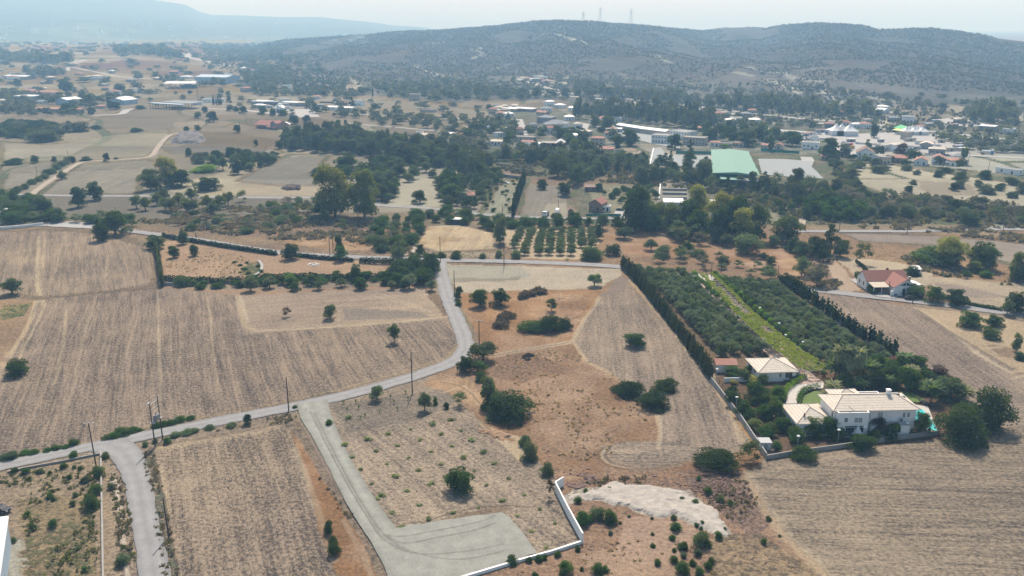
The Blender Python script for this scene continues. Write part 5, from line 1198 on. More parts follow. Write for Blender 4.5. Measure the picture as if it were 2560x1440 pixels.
H((1836, 367), (1858, 368), 7, 3, 'small brown-roofed house above the green hall', 'gx', 1.2, 'cream', 'tile_brown', 2)
H((1895, 352), (1918, 353), 8, 3, 'long pale bungalow among the trees behind the netting', 'gx', 1, 'cream', 'tile_beige', 3)
H((1902, 372), (1918, 373), 6, 3, 'low terracotta-roofed cottage behind the green netting', 'gx', 1, 'cream', 'tile_terra', 2)
H((1936, 372), (1955, 373), 7, 3, 'cottage with dusty pink gable roof behind the green netting', 'gy', 1.4, 'cream', 'tile_red', 1)
H((2004, 372), (2046, 374), 10, 5, 'white cubic house with flat roofs beside the gated yard', 'flat', 1, 'white', 'steel_w', 4)
H((2025, 362), (2042, 363), 5, 7, 'white upper storey box rising behind the cubic house', 'flat', 1, 'white', 'steel_w', 2, name='stair_tower', cat='tower')
H((2140, 398), (2183, 400), 15, 5, 'large white house with dark brown gable facing the camera', 'gy', 3.4, 'white', 'tile_brown', 3, storeys=2)
H((2222, 405), (2265, 408), 12, 3.4, 'low house with wide hipped terracotta roof and roof tank', 'hip', 2, 'pinkwall', 'tile_terra', 3)
H((2285, 412), (2318, 414), 10, 3.4, 'white cottage with red roof, left of the taller white one', 'gy', 1.8, 'white', 'tile_terra', 2)
H((2328, 410), (2358, 412), 10, 4.6, 'taller white cottage with red roof beside the lone fan palm', 'gy', 1.8, 'white', 'tile_terra', 2, storeys=2)
H((2360, 414), (2390, 416), 6, 2.4, 'low white outbuilding right of the taller cottage', 'flat', 1, 'white', 'steel_w', 2, name='outbuilding', cat='outbuilding')
H((2488, 430), (2545, 438), 6, 3, 'long white concrete store wall at the right edge', 'flat', 1, 'white', 'steel_w', 2, name='store', cat='store')
H((2298, 372), (2330, 374), 10, 4, 'dusty open workshop with wide pale gable roof', 'gy', 1.6, 'grey_wall', 'tile_beige', 2, name='workshop', cat='workshop')
H((2250, 348), (2268, 350), 7, 6, 'square beige concrete block in the works yard', 'flat', 1.6, 'cream', 'tile_beige', 2, name='block', cat='building')
# houses closer in the valley
H((1472, 527), (1503, 530), 9, 4.2, 'pink house with red gable roof behind the roadside trees', 'gy', 2.2, 'pinkwall', 'tile_red', 2, storeys=1)
H((1504, 528), (1524, 529), 5, 2.4, 'low white pergola annex right of the pink house', 'flat', 1, 'white', 'steel_w', 2, name='annex', cat='annex')
H((1162, 499), (1184, 500), 7, 2.6, 'small hut with orange-red hipped roof in the olive rows', 'hip', 1.5, 'grey_wall', 'tile_terra', 2, name='hut', cat='hut')
H((1463, 478), (1507, 478), 4, 2.4, 'long brown-roofed open shed at the foot of the slope', 'shed', .6, 'tile_brown', 'tile_brown', 2, name='shed', cat='shed')
H((1421, 538), (1433, 538), 4, 2.6, 'small pink hut at the roadside trees', 'gy', 1, 'pinkwall', 'tile_brown', 1, name='hut', cat='hut')
H((1660, 522), (1708, 523), 9, 3.6, 'blue-white metal cabin below the empty terraces', 'shed', .5, 'steel_w', 'steel_w', 3, name='cabin', cat='cabin')
H((1768, 517), (1820, 520), 6, 2.4, 'low pale shed half hidden by tall gum trees', 'shed', .4, 'concrete', 'steel_w', 2, name='shed', cat='shed')
H((0, 545), (14, 545), 8, 3, 'white roofed house hidden in shrubs at the left edge', 'gx', 1.2, 'white', 'steel_w', 1)
H((1127, 559), (1165, 560), 3, 2.2, 'low white-roofed shelter above the golden field', 'shed', .2, 'dark', 'steel_w', 1, name='shelter', cat='shelter')
# left middle distance
def red_restaurant():
    o, W = site('farmhouse', (636, 322), (692, 324), 0, 'farmhouse with broad red tiled roof and front dormer gable', 'house')
    walls(o, -W/2+1, W/2-1, 2, 16, -.3, 3.6, M['pinkwall']); gable(o, -W/2+.5, W/2-.5, 0, 17, 3.4, 3.6, M['tile_red'], M['pinkwall'], ov=.6)
    walls(o, W/2-8, W/2-1, .5, 8, 3.4, 5.6, M['grey_wall'], name='dormer'); gable(o, W/2-8, W/2-1, .5, 9, 5.6, 2, M['tile_red'], M['grey_wall'], along_x=False)
    part(o, 'porch_roof', MB().add([(W/2-10, -3.5, 2.4), (W/2+1, -3.5, 2.4), (W/2+1, .4, 3.4), (W/2-10, .4, 3.4)], [(0, 1, 2, 3)]), M['tile_red'])
    for i in range(5): part(o, 'porch_post', MB().box(W/2-9.8+i*2.5, -3.4, 0, W/2-9.6+i*2.5, -3.2, 2.4), M['white'])
    for i in range(4): win(o, -W/2+3+i*2.6, 2, 1.0, 1.2, 1.3)
red_restaurant()
H((700, 321), (722, 322), 8, 3, 'small barn with pale metal gable roof right of the red farmhouse', 'gy', 2, 'cream', 'steel_w', 2, name='barn', cat='barn')
def chapel():
    o, W = site('chapel', (684, 283), (706, 283), 0, 'whitewashed chapel with rounded vault and small dome', 'chapel'); m = M['white']
    walls(o, -W/2, W/2, 0, 14, -.3, 5.0, m)
    b = MB(); n = 9
    v = [(-W/2+W*i/n, 0, 5.0+2.6*math.sin(math.pi*i/n)) for i in range(n+1)]; v2 = [(a, 14, c) for a, _, c in v]; k = n+1
    b.add(v+v2, [(i, i+1, k+i+1, k+i) for i in range(n)]+[tuple(range(k))[::-1], tuple(range(k, 2*k))]); part(o, 'vault', b, m, True)
    part(o, 'dome', MB().dome((0, 10, 6.5), 3.0, 3.6), m, True); part(o, 'bell_arch', MB().box(-1, -.2, 7.2, 1, .4, 8.6).box(-.2, -.1, 8.6, .2, .2, 9.8), m)
    part(o, 'door', MB().box(-1.2, -.1, 0, 1.2, .02, 3.4), M['dark']); win(o, 0, 0, 4.7, .9, .9)
chapel()
def station():
    o, W = site('filling_station', (372, 271), (452, 275), 0, 'roadside filling station with flat canopy on dark columns', 'filling station')
    part(o, 'canopy', MB().box(-W/2, 0, 5.2, W/2, 9, 6.0), M['steel_b']); part(o, 'canopy_edge', MB().box(-W/2-.1, -.12, 5.1, W/2+.1, -.01, 5.7), mat('dark_green_trim', (.03, .1, .09), .6))
    for i in range(12): part(o, 'column', MB().box(-W/2+1+i*(W-2)/11, 1, -.2, -W/2+1.4+i*(W-2)/11, 1.4, 5.2), M['dark'])
    part(o, 'canopy', MB().add([(-W/2+8, 12, 6.0), (W/2+4, 12, 6.0), (W/2+4, 34, 6.6), (-W/2+8, 34, 6.6), (-W/2+8, 12, 6.5), (W/2+4, 12, 6.5), (W/2+4, 34, 7.1), (-W/2+8, 34, 7.1)], [(3,2,1,0),(4,5,6,7),(0,1,5,4),(1,2,6,5),(2,3,7,6),(3,0,4,7)]), M['tile_grey'], label='second, larger grey canopy')
    for i in range(6):
        for y in (13, 33): part(o, 'column', MB().box(-W/2+9+i*5, y, -.2, -W/2+9.4+i*5, y+.4, 6.1), M['dark'])
station()
H((86, 280), (200, 283), 9, 3.6, 'long low farm shed with faded red roof', 'shed', .8, 'grey_wall', 'tile_terra', 6, name='farm_shed', cat='shed')
H((35, 252), (84, 253), 16, 6, 'white-blue box warehouse with pale flat roof, left of the village', 'shed', .6, 'steel_b', 'steel_w', 2, name='warehouse', cat='warehouse')
H((140, 262), (168, 263), 22, 6, 'grey metal barn with white gable roof behind the red shed', 'gy', 2.4, 'steel_b', 'steel_w', 1, name='barn', cat='barn')
H((168, 262), (198, 262), 8, 5, 'dark modern office with white flat roofs beside the metal barn', 'flat', 1, 'white', 'steel_w', 3, name='office', cat='office', storeys=2)
H((270, 262), (310, 263), 24, 5.5, 'long pale metal hall with gabled end beside the utility poles', 'gy', 2.6, 'steel_b', 'steel_w', 1, name='metal_hall', cat='hall')
H((88, 238), (132, 239), 14, 4, 'cream villa with pink hipped roof above the box warehouse', 'hip', 2.4, 'cream', 'tile_terra', 4)
H((58, 234), (86, 236), 10, 4, 'low pink-roofed house left of the cream villa', 'gx', 2, 'cream', 'tile_terra', 3)
H((236, 272), (262, 273), 8, 3, 'small terracotta-roofed kiosk among the dark pines', 'hip', 1, 'cream', 'tile_terra', 2, name='kiosk', cat='kiosk')
H((10, 198), (66, 200), 20, 5, 'wide pale barn on the far left rise', 'gx', 2, 'concrete', 'steel_w', 3, name='barn', cat='barn')
H((20, 190), (64, 190), 14, 4, 'white farm building behind the wide pale barn', 'flat', 2, 'white', 'steel_w', 3, name='farm_building', cat='building')
def open_barn():
    o, W = site('open_barn', (412, 222), (487, 222), 0, 'open hay barn with broad white roof on posts', 'barn')
    gable(o, -W/2, W/2, 0, 26, 7.5, 2.5, M['steel_w'], M['steel_b'], ov=1)
    for i in range(7):
        for y in (.5, 25): part(o, 'post', MB().box(-W/2+.5+i*(W-1.4)/6, y, -.2, -W/2+.9+i*(W-1.4)/6, y+.4, 7.6), M['dark'])
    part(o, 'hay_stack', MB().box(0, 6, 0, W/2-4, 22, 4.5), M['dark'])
open_barn()
H((488, 207), (568, 210), 40, 10, 'big pale blue industrial shed on the low hill', 'gx', 3, 'steel_b', 'steel_b', 4, name='industrial_shed', cat='shed')
H((560, 190), (582, 190), 14, 4, 'small pale green-roofed farmhouse behind the industrial shed', 'hip', 2, 'white', 'tile_grey', 2)
H((706, 222), (724, 222), 10, 5, 'small white house by the young orchard on the plain', 'flat', 2, 'white', 'steel_w', 2)
H((628, 262), (672, 263), 12, 4, 'low white roofed shed left of the dark roofed one', 'shed', .6, 'grey_wall', 'steel_w', 3, name='shed', cat='shed')
H((660, 264), (690, 265), 10, 4, 'dark flat-roofed stable behind the chapel', 'shed', .4, 'dark', 'tile_grey', 3, name='stable', cat='stable')
H((704, 265), (750, 266), 10, 4, 'long white and yellow shed right of the chapel', 'shed', .6, 'cream', 'steel_w', 3, name='shed', cat='shed')
H((505, 258), (555, 258), 14, 4.5, 'white walled compound left of the cypress group', 'flat', 1, 'white', 'steel_w', 4, name='compound', cat='building')
H((480, 263), (505, 264), 10, 3, 'low white office by the tall mast', 'flat', 1, 'white', 'steel_w', 3, name='office', cat='office')
H((815, 276), (880, 279), 12, 3.5, 'long pale greenhouse-like shed right of the chapel pond', 'gx', 1, 'white', 'steel_w', 5, name='shed', cat='shed')
H((1023, 252), (1049, 252), 12, 8, 'cream two-storey manor on the dry plain', 'flat', 1, 'cream', 'steel_w', 3, name='manor', cat='house', storeys=2)
H((1050, 281), (1085, 283), 6, 2.6, 'row of low pale stalls beyond the long beige field', 'flat', 1, 'cream', 'steel_w', 5, name='stalls', cat='stalls', door=False)
H((1352, 280), (1380, 281), 12, 4, 'wide pale green roofed house before the dark tree belt', 'hip', 2, 'white', 'tile_grey', 3)
H((1340, 288), (1364, 289), 8, 3, 'low house with pinkish roof before the dark tree belt', 'gx', 1.4, 'cream', 'tile_terra', 2)
H((1280, 278), (1330, 281), 10, 3, 'long low pale shed beside the dark tree belt', 'shed', .5, 'grey_wall', 'steel_w', 4, name='shed', cat='shed')
H((1240, 278), (1290, 280), 8, 3, 'low rusty-roofed shed row by the beige field end', 'shed', .5, 'concrete', 'tile_beige', 4, name='shed', cat='shed')
H((1420, 278), (1440, 279), 8, 3.4, 'white cottage at the edge of the dark tree belt', 'gx', 1.4, 'white', 'steel_w', 2)
for i, (a, b, y) in enumerate(((1455, 1490, 282), (1560, 1600, 286), (1640, 1690, 296), (1720, 1760, 300))):
    H((a, y), (b, y+2), 12, 4, ['long pale roof at the left end of the dark conifer belt', 'long pale roof showing through the middle of the conifer belt', 'long bluish shed behind the right part of the conifer belt', 'long pale shed at the right end of the conifer belt'][i], 'gx', 1.2, 'concrete', 'steel_w', 5, name='shed', cat='shed')
H((1918, 272), (1955, 274), 14, 4, 'villa-like tan building in the trees below the right hill', 'gx', 2, 'cream', 'tile_terra', 4)
H((2188, 284), (2210, 285), 12, 4, 'pale blue roofed barn at the foot of the right hill', 'gx', 2, 'white', 'steel_b', 2, name='barn', cat='barn')
H((1335, 198), (1352, 198), 14, 6, 'white building at the quarry road on the hill foot', 'flat', 2, 'white', 'steel_w', 2, name='quarry_office', cat='building')
H((2445, 325), (2485, 328), 10, 4, 'grey flat shed beside the dark grove on the right', 'shed', .6, 'grey_wall', 'steel_w', 3, name='shed', cat='shed')
H((2505, 333), (2530, 335), 8, 4, 'small white roofed store near the motorway on the right', 'shed', .6, 'white', 'steel_w', 2, name='store', cat='store')
H((70, 78), (100, 78), 40, 12, 'pale warehouse in the hazy far left valley', 'flat', 2, 'white', 'steel_w', 3, name='warehouse', cat='warehouse')
H((180, 76), (235, 76), 40, 12, 'long pale warehouse in the hazy far valley', 'flat', 2, 'white', 'steel_w', 3, name='warehouse', cat='warehouse')
# --- far settlement: small houses on the misty slopes
g = random.Random(5)
for i in range(60):
    px = g.uniform(0, 900); py = g.uniform(60, 118)-px*.012
    if py < 50: continue
    x, y, z = gnd(px, py)
    w_ = g.uniform(12, 28); b = MB().box(-w_/2, 0, -2, w_/2, 14, g.uniform(6, 10))
    o = b.build('distant_house', M['white']); o.location = (x, y, z); tag(o, 'pale speck of a house on the misty far slopes', 'house', 'houses on the misty far slopes')
# --- peaked tents and event ground
def peak_tent(px, py, w_, h_, label, group, m='fabric'):
    x, y, z = gnd(px, py); o = empty('marquee', (x, y, z)); tag(o, label, 'tent', group); s = w_/2
    part(o, 'side_wall', MB().box(-s, -s, 0, s, s, h_*.4), M[m])
    V = []; n = 5
    for i in range(n+1):
        t = i/n; r = s*1.06*(1-t)**1.7+.12; zz = h_*.4+h_*.6*t
        V += [(-r, -r, zz), (r, -r, zz), (r, r, zz), (-r, r, zz)]
    b = MB().add(V, [(4*i+j, 4*i+(j+1) % 4, 4*i+4+(j+1) % 4, 4*i+4+j) for i in range(n) for j in range(4)]); part(o, 'roof', b, M[m])
for i, (px, py) in enumerate(((2090, 338), (2103, 338), (2122, 339))): peak_tent(px, py, 12, 11, ['leftmost big white peaked marquee by the car park', 'middle big white peaked marquee by the car park', 'rightmost big white peaked marquee by the car park'][i], 'big peaked marquees')
for i in range(7): peak_tent(2265+i*6.6, 337-((i*37) % 3), 9, 8, nth(i)+' small white peaked tent from the left at the event ground', 'small peaked tents in a row')
o, W = site('canopy', (2232, 333), (2262, 336), 0, 'green and yellow event canopy left of the small tents', 'canopy')
part(o, 'roof', MB().add([(-W/2, 0, 5), (W/2, 0, 4), (W/2, 12, 5), (-W/2, 12, 7)], [(0, 1, 2, 3)]), M['greenc']); part(o, 'lower_roof', MB().add([(-W/4, -7, 4), (W/2+3, -7, 3.4), (W/2+3, -.1, 4), (-W/4, -.1, 4.6)], [(0, 1, 2, 3)]), M['yellowc'])
for i in range(6): part(o, 'post', MB().tube((-W/2+i*W/5, -.05, 0), (-W/2+i*W/5, -.05, 5), .12), M['dark'])
H((2062, 336), (2088, 338), 10, 4, 'pale blue flat pavilion left of the big marquees', 'shed', .5, 'steel_b', 'steel_w', 2, name='pavilion', cat='pavilion')
g = random.Random(78)
ZN = [((1150, 1560), (300, 372), 26, 'the village gardens', (6, 11)), ((1560, 1900), (288, 330), 12, 'the long tree belt', (8, 14)), ((2060, 2440), (300, 415), 22, 'the works yards and cottages', (6, 12)), ((0, 350), (178, 262), 18, 'the left farms', (10, 18)),
      ((560, 900), (222, 274), 8, 'the chapel road', (8, 14)), ((1230, 1460), (262, 298), 14, 'the lanes above the village', (7, 12)), ((1300, 1440), (190, 212), 6, 'the hill foot quarry road', (10, 18)), ((1850, 2230), (262, 290), 8, 'the right hill foot', (8, 14)), ((300, 640), (150, 200), 8, 'the rolling left plain', (12, 22))]
for (xa, xb), (ya, yb), n_, lb, (wa, wb) in ZN:
    k_ = 0; tries = 0
    while k_ < n_ and tries < 400:
        tries += 1; px, py = g.uniform(xa, xb), g.uniform(ya, yb)
        if any(inpoly(px, py, P) for P in EXCL): continue
        x, y, z = gnd(px, py); k_ += 1; w_ = g.uniform(wa, wb); d_ = w_*g.uniform(.6, .9); h_ = g.uniform(2.8, 4.2)*(1.5 if g.random() < .2 else 1)
        o = empty('house', (x, y, z), g.uniform(-.6, .6)); wc, wn = g.choice((('white', 'white'), ('white', 'white'), ('cream', 'cream'), ('grey_wall', 'grey'))); rc, rn = g.choice((('tile_terra', 'terracotta roof'), ('steel_w', 'pale roof'), ('tile_beige', 'beige roof'), ('tile_grey', 'grey roof'), ('tile_red', 'red roof'), ('concrete', 'flat grey roof')))
        tag(o, 'small '+wn+' house with '+rn+' about '+lb, 'house', 'small '+wn+' houses with '+rn+' about '+lb)
        walls(o, -w_/2, w_/2, 0, d_, -.6, h_, M[wc])
        if rc == 'concrete': part(o, 'roof', MB().box(-w_/2-.2, -.2, h_, w_/2+.2, d_+.2, h_+.3), M[rc])
        else: hip(o, -w_/2, w_/2, 0, d_, h_, 1.5, M[rc], ridge=False)
        for q in (-.28, .28): part(o, 'window', MB().box(w_*q-.6, -.06, 1, w_*q+.6, .03, 2.2), M['glass'])
        part(o, 'door', MB().box(-.5, -.06, 0, .5, .03, 2.1), M['dark'])
g = random.Random(77)
for k in range(46):
    px, py = g.choice(((g.uniform(2060, 2430), g.uniform(352, 380)), (g.uniform(2300, 2480), g.uniform(292, 322)), (g.uniform(1840, 2080), g.uniform(330, 352)), (g.uniform(660, 900), g.uniform(262, 272)), (g.uniform(0, 60), g.uniform(178, 200))))
    x, y, z = gnd(px, py); o = empty('container', (x, y, z), g.uniform(-.5, .5)); w_ = g.uniform(4, 11)
    nm = 'works yard' if px > 1700 else 'left farms'
    tag(o, 'small pale container or cabin standing about the '+nm, 'container', 'containers about the '+nm); m_ = M[g.choice(['steel_w', 'white', 'grey_wall', 'steel_b', 'cream', 'concrete'])]
    part(o, 'body', MB().box(-w_/2, 0, 0, w_/2, 3, 2.6), m_); part(o, 'roof', MB().box(-w_/2-.15, -.15, 2.6, w_/2+.15, 3.15, 2.8), M[g.choice(['steel_w', 'concrete', 'tile_terra'])]); part(o, 'door', MB().box(-.6, -.06, 0, .6, .02, 2.1), M['dark'])
# ------------------------------------------------------------------ fences, walls
def wall_line(name, pts, h, t, m, label, cat='wall', cap=None, step=2.2, z0=-.3, rz=None):
    P = [gnd(*q) for q in pts]; o = MB(); ox, oy, oz = P[0]
    for i in range(len(P)-1):
        a = np.array(P[i][:2]); b = np.array(P[i+1][:2]); d = (b-a)/np.hypot(*(b-a)); n = np.array([-d[1], d[0]])*t/2; e = d*t/2*(0 if i == 0 else 1)
        q = [a-n+e-(ox, oy), b-n+d*t/2-(ox, oy), b+n+d*t/2-(ox, oy), a+n+e-(ox, oy)]
        o.prism([tuple(v) for v in q], z0, h[i] if isinstance(h, (list, tuple)) else h)
    ob = o.build(name, m); ob.location = (ox, oy, oz); tag(ob, label, cat); return ob
def fence_line(name, pts, h, label, m='metal', step=2.5, mesh=None, cat='fence'):
    P = resample([gnd(*q) for q in pts], step); ox, oy, oz = P[0]; o = empty(name, (ox, oy, oz)); tag(o, label, cat)
    for p in P: part(o, 'post', MB().tube((p[0]-ox, p[1]-oy, 0), (p[0]-ox, p[1]-oy, h), .05, n=5), M[m])
    r = MB()
    for i in range(len(P)-1):
        if name == 'road_fence': break
        for zz in ((h*.5, h*.98) if mesh is None else (h*.98,)): r.tube((P[i][0]-ox, P[i][1]-oy, zz), (P[i+1][0]-ox, P[i+1][1]-oy, zz), .03, n=4)
    if r.v: part(o, 'rails', r, M[m])
    if mesh:
        s = MB()
        for i in range(len(P)-1):
            a = P[i]; c = P[i+1]; d = np.array([c[0]-a[0], c[1]-a[1]]); d /= np.hypot(*d); n = (-d[1]*.03, d[0]*.03)
            s.prism([(a[0]-ox-n[0], a[1]-oy-n[1]), (c[0]-ox-n[0], c[1]-oy-n[1]), (c[0]-ox+n[0], c[1]-oy+n[1]), (a[0]-ox+n[0], a[1]-oy+n[1])], .1, h*.96)
        part(o, 'netting', s, M[mesh])
    return o
wall_line('boundary_wall', [(1408,1214),(1388,1226),(1420,1290),(1456,1356)], 2.1, .28, M['white'], 'white rendered wall standing along the right side of the weedy plot')
wall_line('low_wall', [(1456,1357),(1380,1382),(1300,1404),(1160,1446),(1060,1480)], .55, .4, M['white'], 'low white wall along the bottom edge of the grey gravel lot')
wall_line('garden_wall', [(1777,955),(1850,1050),(1915,1148)], 1.6, .25, M['grey_wall'], 'grey wall along the left side of the villa garden')
wall_line('garden_wall', [(1915,1148),(1970,1138),(2120,1117),(2215,1102),(2345,1086)], 1.0, .3, M['concrete'], 'low pale wall along the front of the villa garden')
wall_line('garden_wall', [(2452,1080),(2480,1074)], 1.2, .3, M['concrete'], 'short piece of pale wall right of the huge round trees')
fence_line('garden_fence', [(1790,955),(1862,1050),(1922,1142)], 2.0, 'dark wire fence inside the grey wall of the villa garden', 'dark')
fence_line('garden_fence', [(1915,1142),(1970,1132),(2120,1111)], 1.9, 'thin dark rail fence above the low pale garden wall', 'dark')
wall_line('yard_wall', [(252,1130),(254,1220),(256,1320),(258,1450)], .45, .35, M['concrete'], 'low pale concrete wall running down the lower left yard')
wall_line('yard_wall', [(250,1136),(150,1156),(60,1172),(20,1182)], .4, .3, M['concrete'], 'low pale curb wall along the road in the lower left yard')
wall_line('roadside_wall', [(-60,578),(60,568),(108,562)], 1.2, .4, M['white'], 'white wall beside the road at the left edge', z0=-.2)
wall_line('retaining_wall', [(398,712),(440,713)], 1.0, .3, M['grey_wall'], 'short grey wall at the end of the cypress row')
wall_line('terrace_wall', [(1220,437),(1265,442),(1312,448)], 1.6, .5, M['concrete'], 'stone terrace wall above the olive rows')
wall_line('terrace_wall', [(1240,412),(1330,420)], 1.2, .5, M['concrete'], 'upper stone terrace wall of two, near the scrub slope')
wall_line('terrace_wall', [(1240,420),(1330,428)], 1.2, .5, M['concrete'], 'middle stone terrace wall below the upper one')
for i, y in enumerate((476, 486, 497)): wall_line('ruin_wall', [(1656, y), (1715, y+1)], 1.3, 1.0, M['concrete'], ['farthest of three stone bed walls above the metal cabin', 'middle of three stone bed walls above the metal cabin', 'nearest of three stone bed walls above the metal cabin'][i])
wall_line('ruin_wall', [(1651,465),(1649,480),(1648,500)], 1.5, .6, M['white'], 'white pillared side wall of the stone beds')
fence_line('screen_fence', [(1690,385),(1730,385),(1780,386)], 2.4, 'green netting fence left of the green hall', 'metal', 3, 'netting')
fence_line('screen_fence', [(1902,378),(1950,382),(1998,385)], 2.4, 'green netting fence right of the green hall', 'metal', 3, 'netting')
fence_line('screen_fence', [(1465,541),(1500,541),(1552,541)], 1.4, 'green netting fence in front of the pink house', 'metal', 3, 'netting')
fence_line('gate', [(1632,366),(1656,366)], 2.2, 'metal sliding gate at the left paved lot', 'metal', 1.2, cat='gate')
fence_line('gate', [(2002,388),(2036,389)], 2.4, 'metal bar gate below the white cubic house', 'steel_w', 1.2, cat='gate')
fence_line('road_fence', [(560,1070),(640,1053),(720,1036),(765,1027)], .9, 'sparse post fence along the road verge', 'pole', 3.2)
fence_line('yard_fence', [(2186,733),(2216,738)], 1.3, 'metal gate fence at the bungalow yard', 'metal', 1.2)
wall_line('kerb_wall', [(1625,412),(1634,372)], .8, .5, M['white'], 'white kerb wall at the left paved lot')
x, y, z = gnd(2229, 741); o = empty('gate_post', (x, y, z)); tag(o, 'white mailbox wall at the bungalow gate', 'gate post'); part(o, 'pier', MB().box(-.4, 0, 0, .4, .6, 2.0), M['white']); part(o, 'meter_box', MB().box(.5, .05, 0, 2.6, .5, 1.3), M['white']); part(o, 'box_door', MB().box(.8, -.0, .3, 2.2, .04, 1.0), M['dark'])
# ------------------------------------------------------------------ poles and pylons
def zatop(px, py, top):
    x, y, z = gnd(px, py); lo, hi = 0, 90
    for _ in range(40):
        m = (lo+hi)/2
        if proj(x, y, z+m)[1] > top: lo = m
        else: hi = m
    return lo
def pole(px, py, top, label, arm=False, lean=0, r=.13):
    x, y, z = gnd(px, py); h = zatop(px, py, top); o = empty('utility_pole', (x, y, z)); tag(o, label, 'utility pole')
    part(o, 'shaft', MB().tube((0, 0, -.3), (lean, 0, h), r*1.25, r*.85, 8), M['pole'])
    if arm:
        part(o, 'crossarm', MB().box(lean-1.1, -.08, h-.35, lean+1.1, .08, h-.2), M['metal'])
        for s in (-1, 0, 1): part(o, 'insulator', MB().tube((lean+s*1.0, 0, h-.2), (lean+s*1.0, 0, h+.08), .08), M['white'])
    return o
PL = [(241,1168,1057,'dark pole standing in the lower left yard by the road',1,-.3), (722,1028,942,'dark pole at the start of the gravel track',0,0), (1031,983,880,'dark pole beside the road bend above the young palms',0,0),
 (1198,862,800,'pole with pale crossarm on the orange field',1,0), (422,1341,1245,'dark pole beside the lower road branch',0,-.2), (1101,656,592,'pole at the road junction by the golden field',0,0), (1136,736,676,'pole beside the lane above two small bushes',0,0),
 (1260,668,590,'pole with crossarm at the corner of the olive yard',1,0), (998,652,596,'pole in the scrub left of the golden field',0,0), (825,637,597,'shorter of two poles left of the tall bush',0,0), (833,632,583,'taller of two poles left of the tall bush',0,0),
 (491,600,560,'pole on the verge of the upper road',0,0), (517,575,546,'thin pole behind the dry thicket',0,0), (290,540,516,'pole with small crossarm beside the left thicket',1,0), (173,408,375,'pole on the greenish far left field',0,0), (93,440,415,'pole on the pale stubble field at left',0,0),
 (138,322,290,'tall pole beside the bushy mound',0,0), (1778,692,655,'pole at the far end of the left grove',0,0), (1803,680,650,'pole near the driveway entrance',0,0), (1944,696,664,'pole at the far corner of the right grove',0,0),
 (2013,577,545,'pole beside the dirt lane foot',0,0), (2267,585,552,'pole on the grassy strip beside the right road',0,0), (2085,576,553,'pole behind the tall dark gums',0,0), (2098,578,555,'pole with crossarm right of the dark gums',1,0), (2508,577,546,'pole on the rocky bank at right',0,0),
 (2281,758,728,'pole beside the parked dark car',0,0), (2221,738,704,'pole in front of the bungalow',0,0), (2420,412,380,'thin pole right of the lone fan palm',0,0), (2470,432,400,'pole behind the bushes at far right',0,0), (600,322,303,'pole left of the farmhouse',0,0),
 (618,312,289,'left one of two poles behind the farmhouse',0,0), (626,310,292,'right one of two poles behind the farmhouse',0,0), (783,320,300,'pole in the dark field right of the farmhouse',0,0), (303,263,240,'first pole beside the metal hall',0,0), (310,264,243,'second pole beside the metal hall',0,0),
 (341,262,240,'pole above the filling station approach',0,0), (375,255,238,'pole behind the filling station',0,0), (546,240,224,'pole in the beige plain right of the mast',0,0), (1256,538,512,'short pole by the young trees',0,0), (1396,522,500,'pole behind the parked truck and van',0,0)]
for q in PL: pole(q[0], q[1], q[2], q[3], bool(q[4]), q[5])
# pair of poles carrying a transformer
def transformer():
    x0, y0, z = gnd(388, 1114); x1, y1, _ = gnd(407, 1098); h = zatop(388, 1114, 1006); L = math.hypot(x1-x0, y1-y0)
    o = empty('transformer_poles', (x0, y0, z), math.atan2(y1-y0, x1-x0)); tag(o, 'twin dark poles carrying a transformer and a street light', 'transformer')
    part(o, 'pole', MB().tube((0, 0, -.3), (-.2, 0, h), .17, .11, 8), M['pole']); part(o, 'pole', MB().tube((L, 0, -.3), (L-.1, 0, h), .17, .11, 8), M['pole'])
    for zz in (h-.7, h-2.2): part(o, 'crossarm', MB().box(-.5, -.1, zz, L+.4, .1, zz+.15), M['metal'])
    part(o, 'platform', MB().box(-.3, -.5, h*.52, L+.2, .5, h*.52+.12), M['metal']); part(o, 'transformer_tank', MB().box(L*.35, -.45, h*.52+.12, L*.8, .45, h*.52+1.4), M['metal'])
    for i in range(3): part(o, 'insulator', MB().tube((L*.42+i*.3, 0, h*.52+1.4), (L*.42+i*.3, 0, h*.52+1.8), .07), M['pole'])
    part(o, 'street_light', MB().box(-.9, -.12, h-.05, -.1, .12, h+.12), M['steel_w'])
transformer()
def pylon(px, top, label, w_=9.0, pyb=None):
    y = float(lerp_tab(px, RY)); x = (px-1280)/F*y*cp; z = float(height(x, y)); x = (px-1280)/F*(y*cp-(z-CY)*sp); z = float(height(x, y))
    h = zat(y, top)-z; o = empty('pylon', (x, y, z), R(20)); tag(o, label, 'pylon', 'pylons on the ridge')
    b = MB(); k = 7; t = .12
    def wd(f): return w_/2*(1-f)**1.1*.9+.6 if f < .6 else w_/2*(.4)**1.1*.9*(1-(f-.6)/.4)*1.2+.3
    for i in range(k):
        f0, f1 = i/k, (i+1)/k; a, c = wd(f0), wd(f1)
        for sx in (-1, 1):
            for sy in (-1, 1): b.tube((sx*a, sy*a, h*f0-1), (sx*c, sy*c, h*f1), t*1.3, n=4)
        for s in (-1, 1):
            b.tube((-a, s*a, h*f0), (c, s*c, h*f1), t, n=3); b.tube((a, s*a, h*f0), (-c, s*c, h*f1), t, n=3)
            b.tube((s*a, -a, h*f0), (s*c, c, h*f1), t, n=3)
    part(o, 'lattice_tower', b, M['metal'])
    for f, l in ((.66, .22), (.79, .28), (.92, .2)):
        c = MB(); c.tube((-l*h, 0, h*f), (0, 0, h*f+h*.035), t, n=4); c.tube((l*h, 0, h*f), (0, 0, h*f+h*.035), t, n=4); c.tube((-l*h, 0, h*f), (l*h, 0, h*f), t*1.2, n=4); part(o, 'crossarm', c, M['metal'])
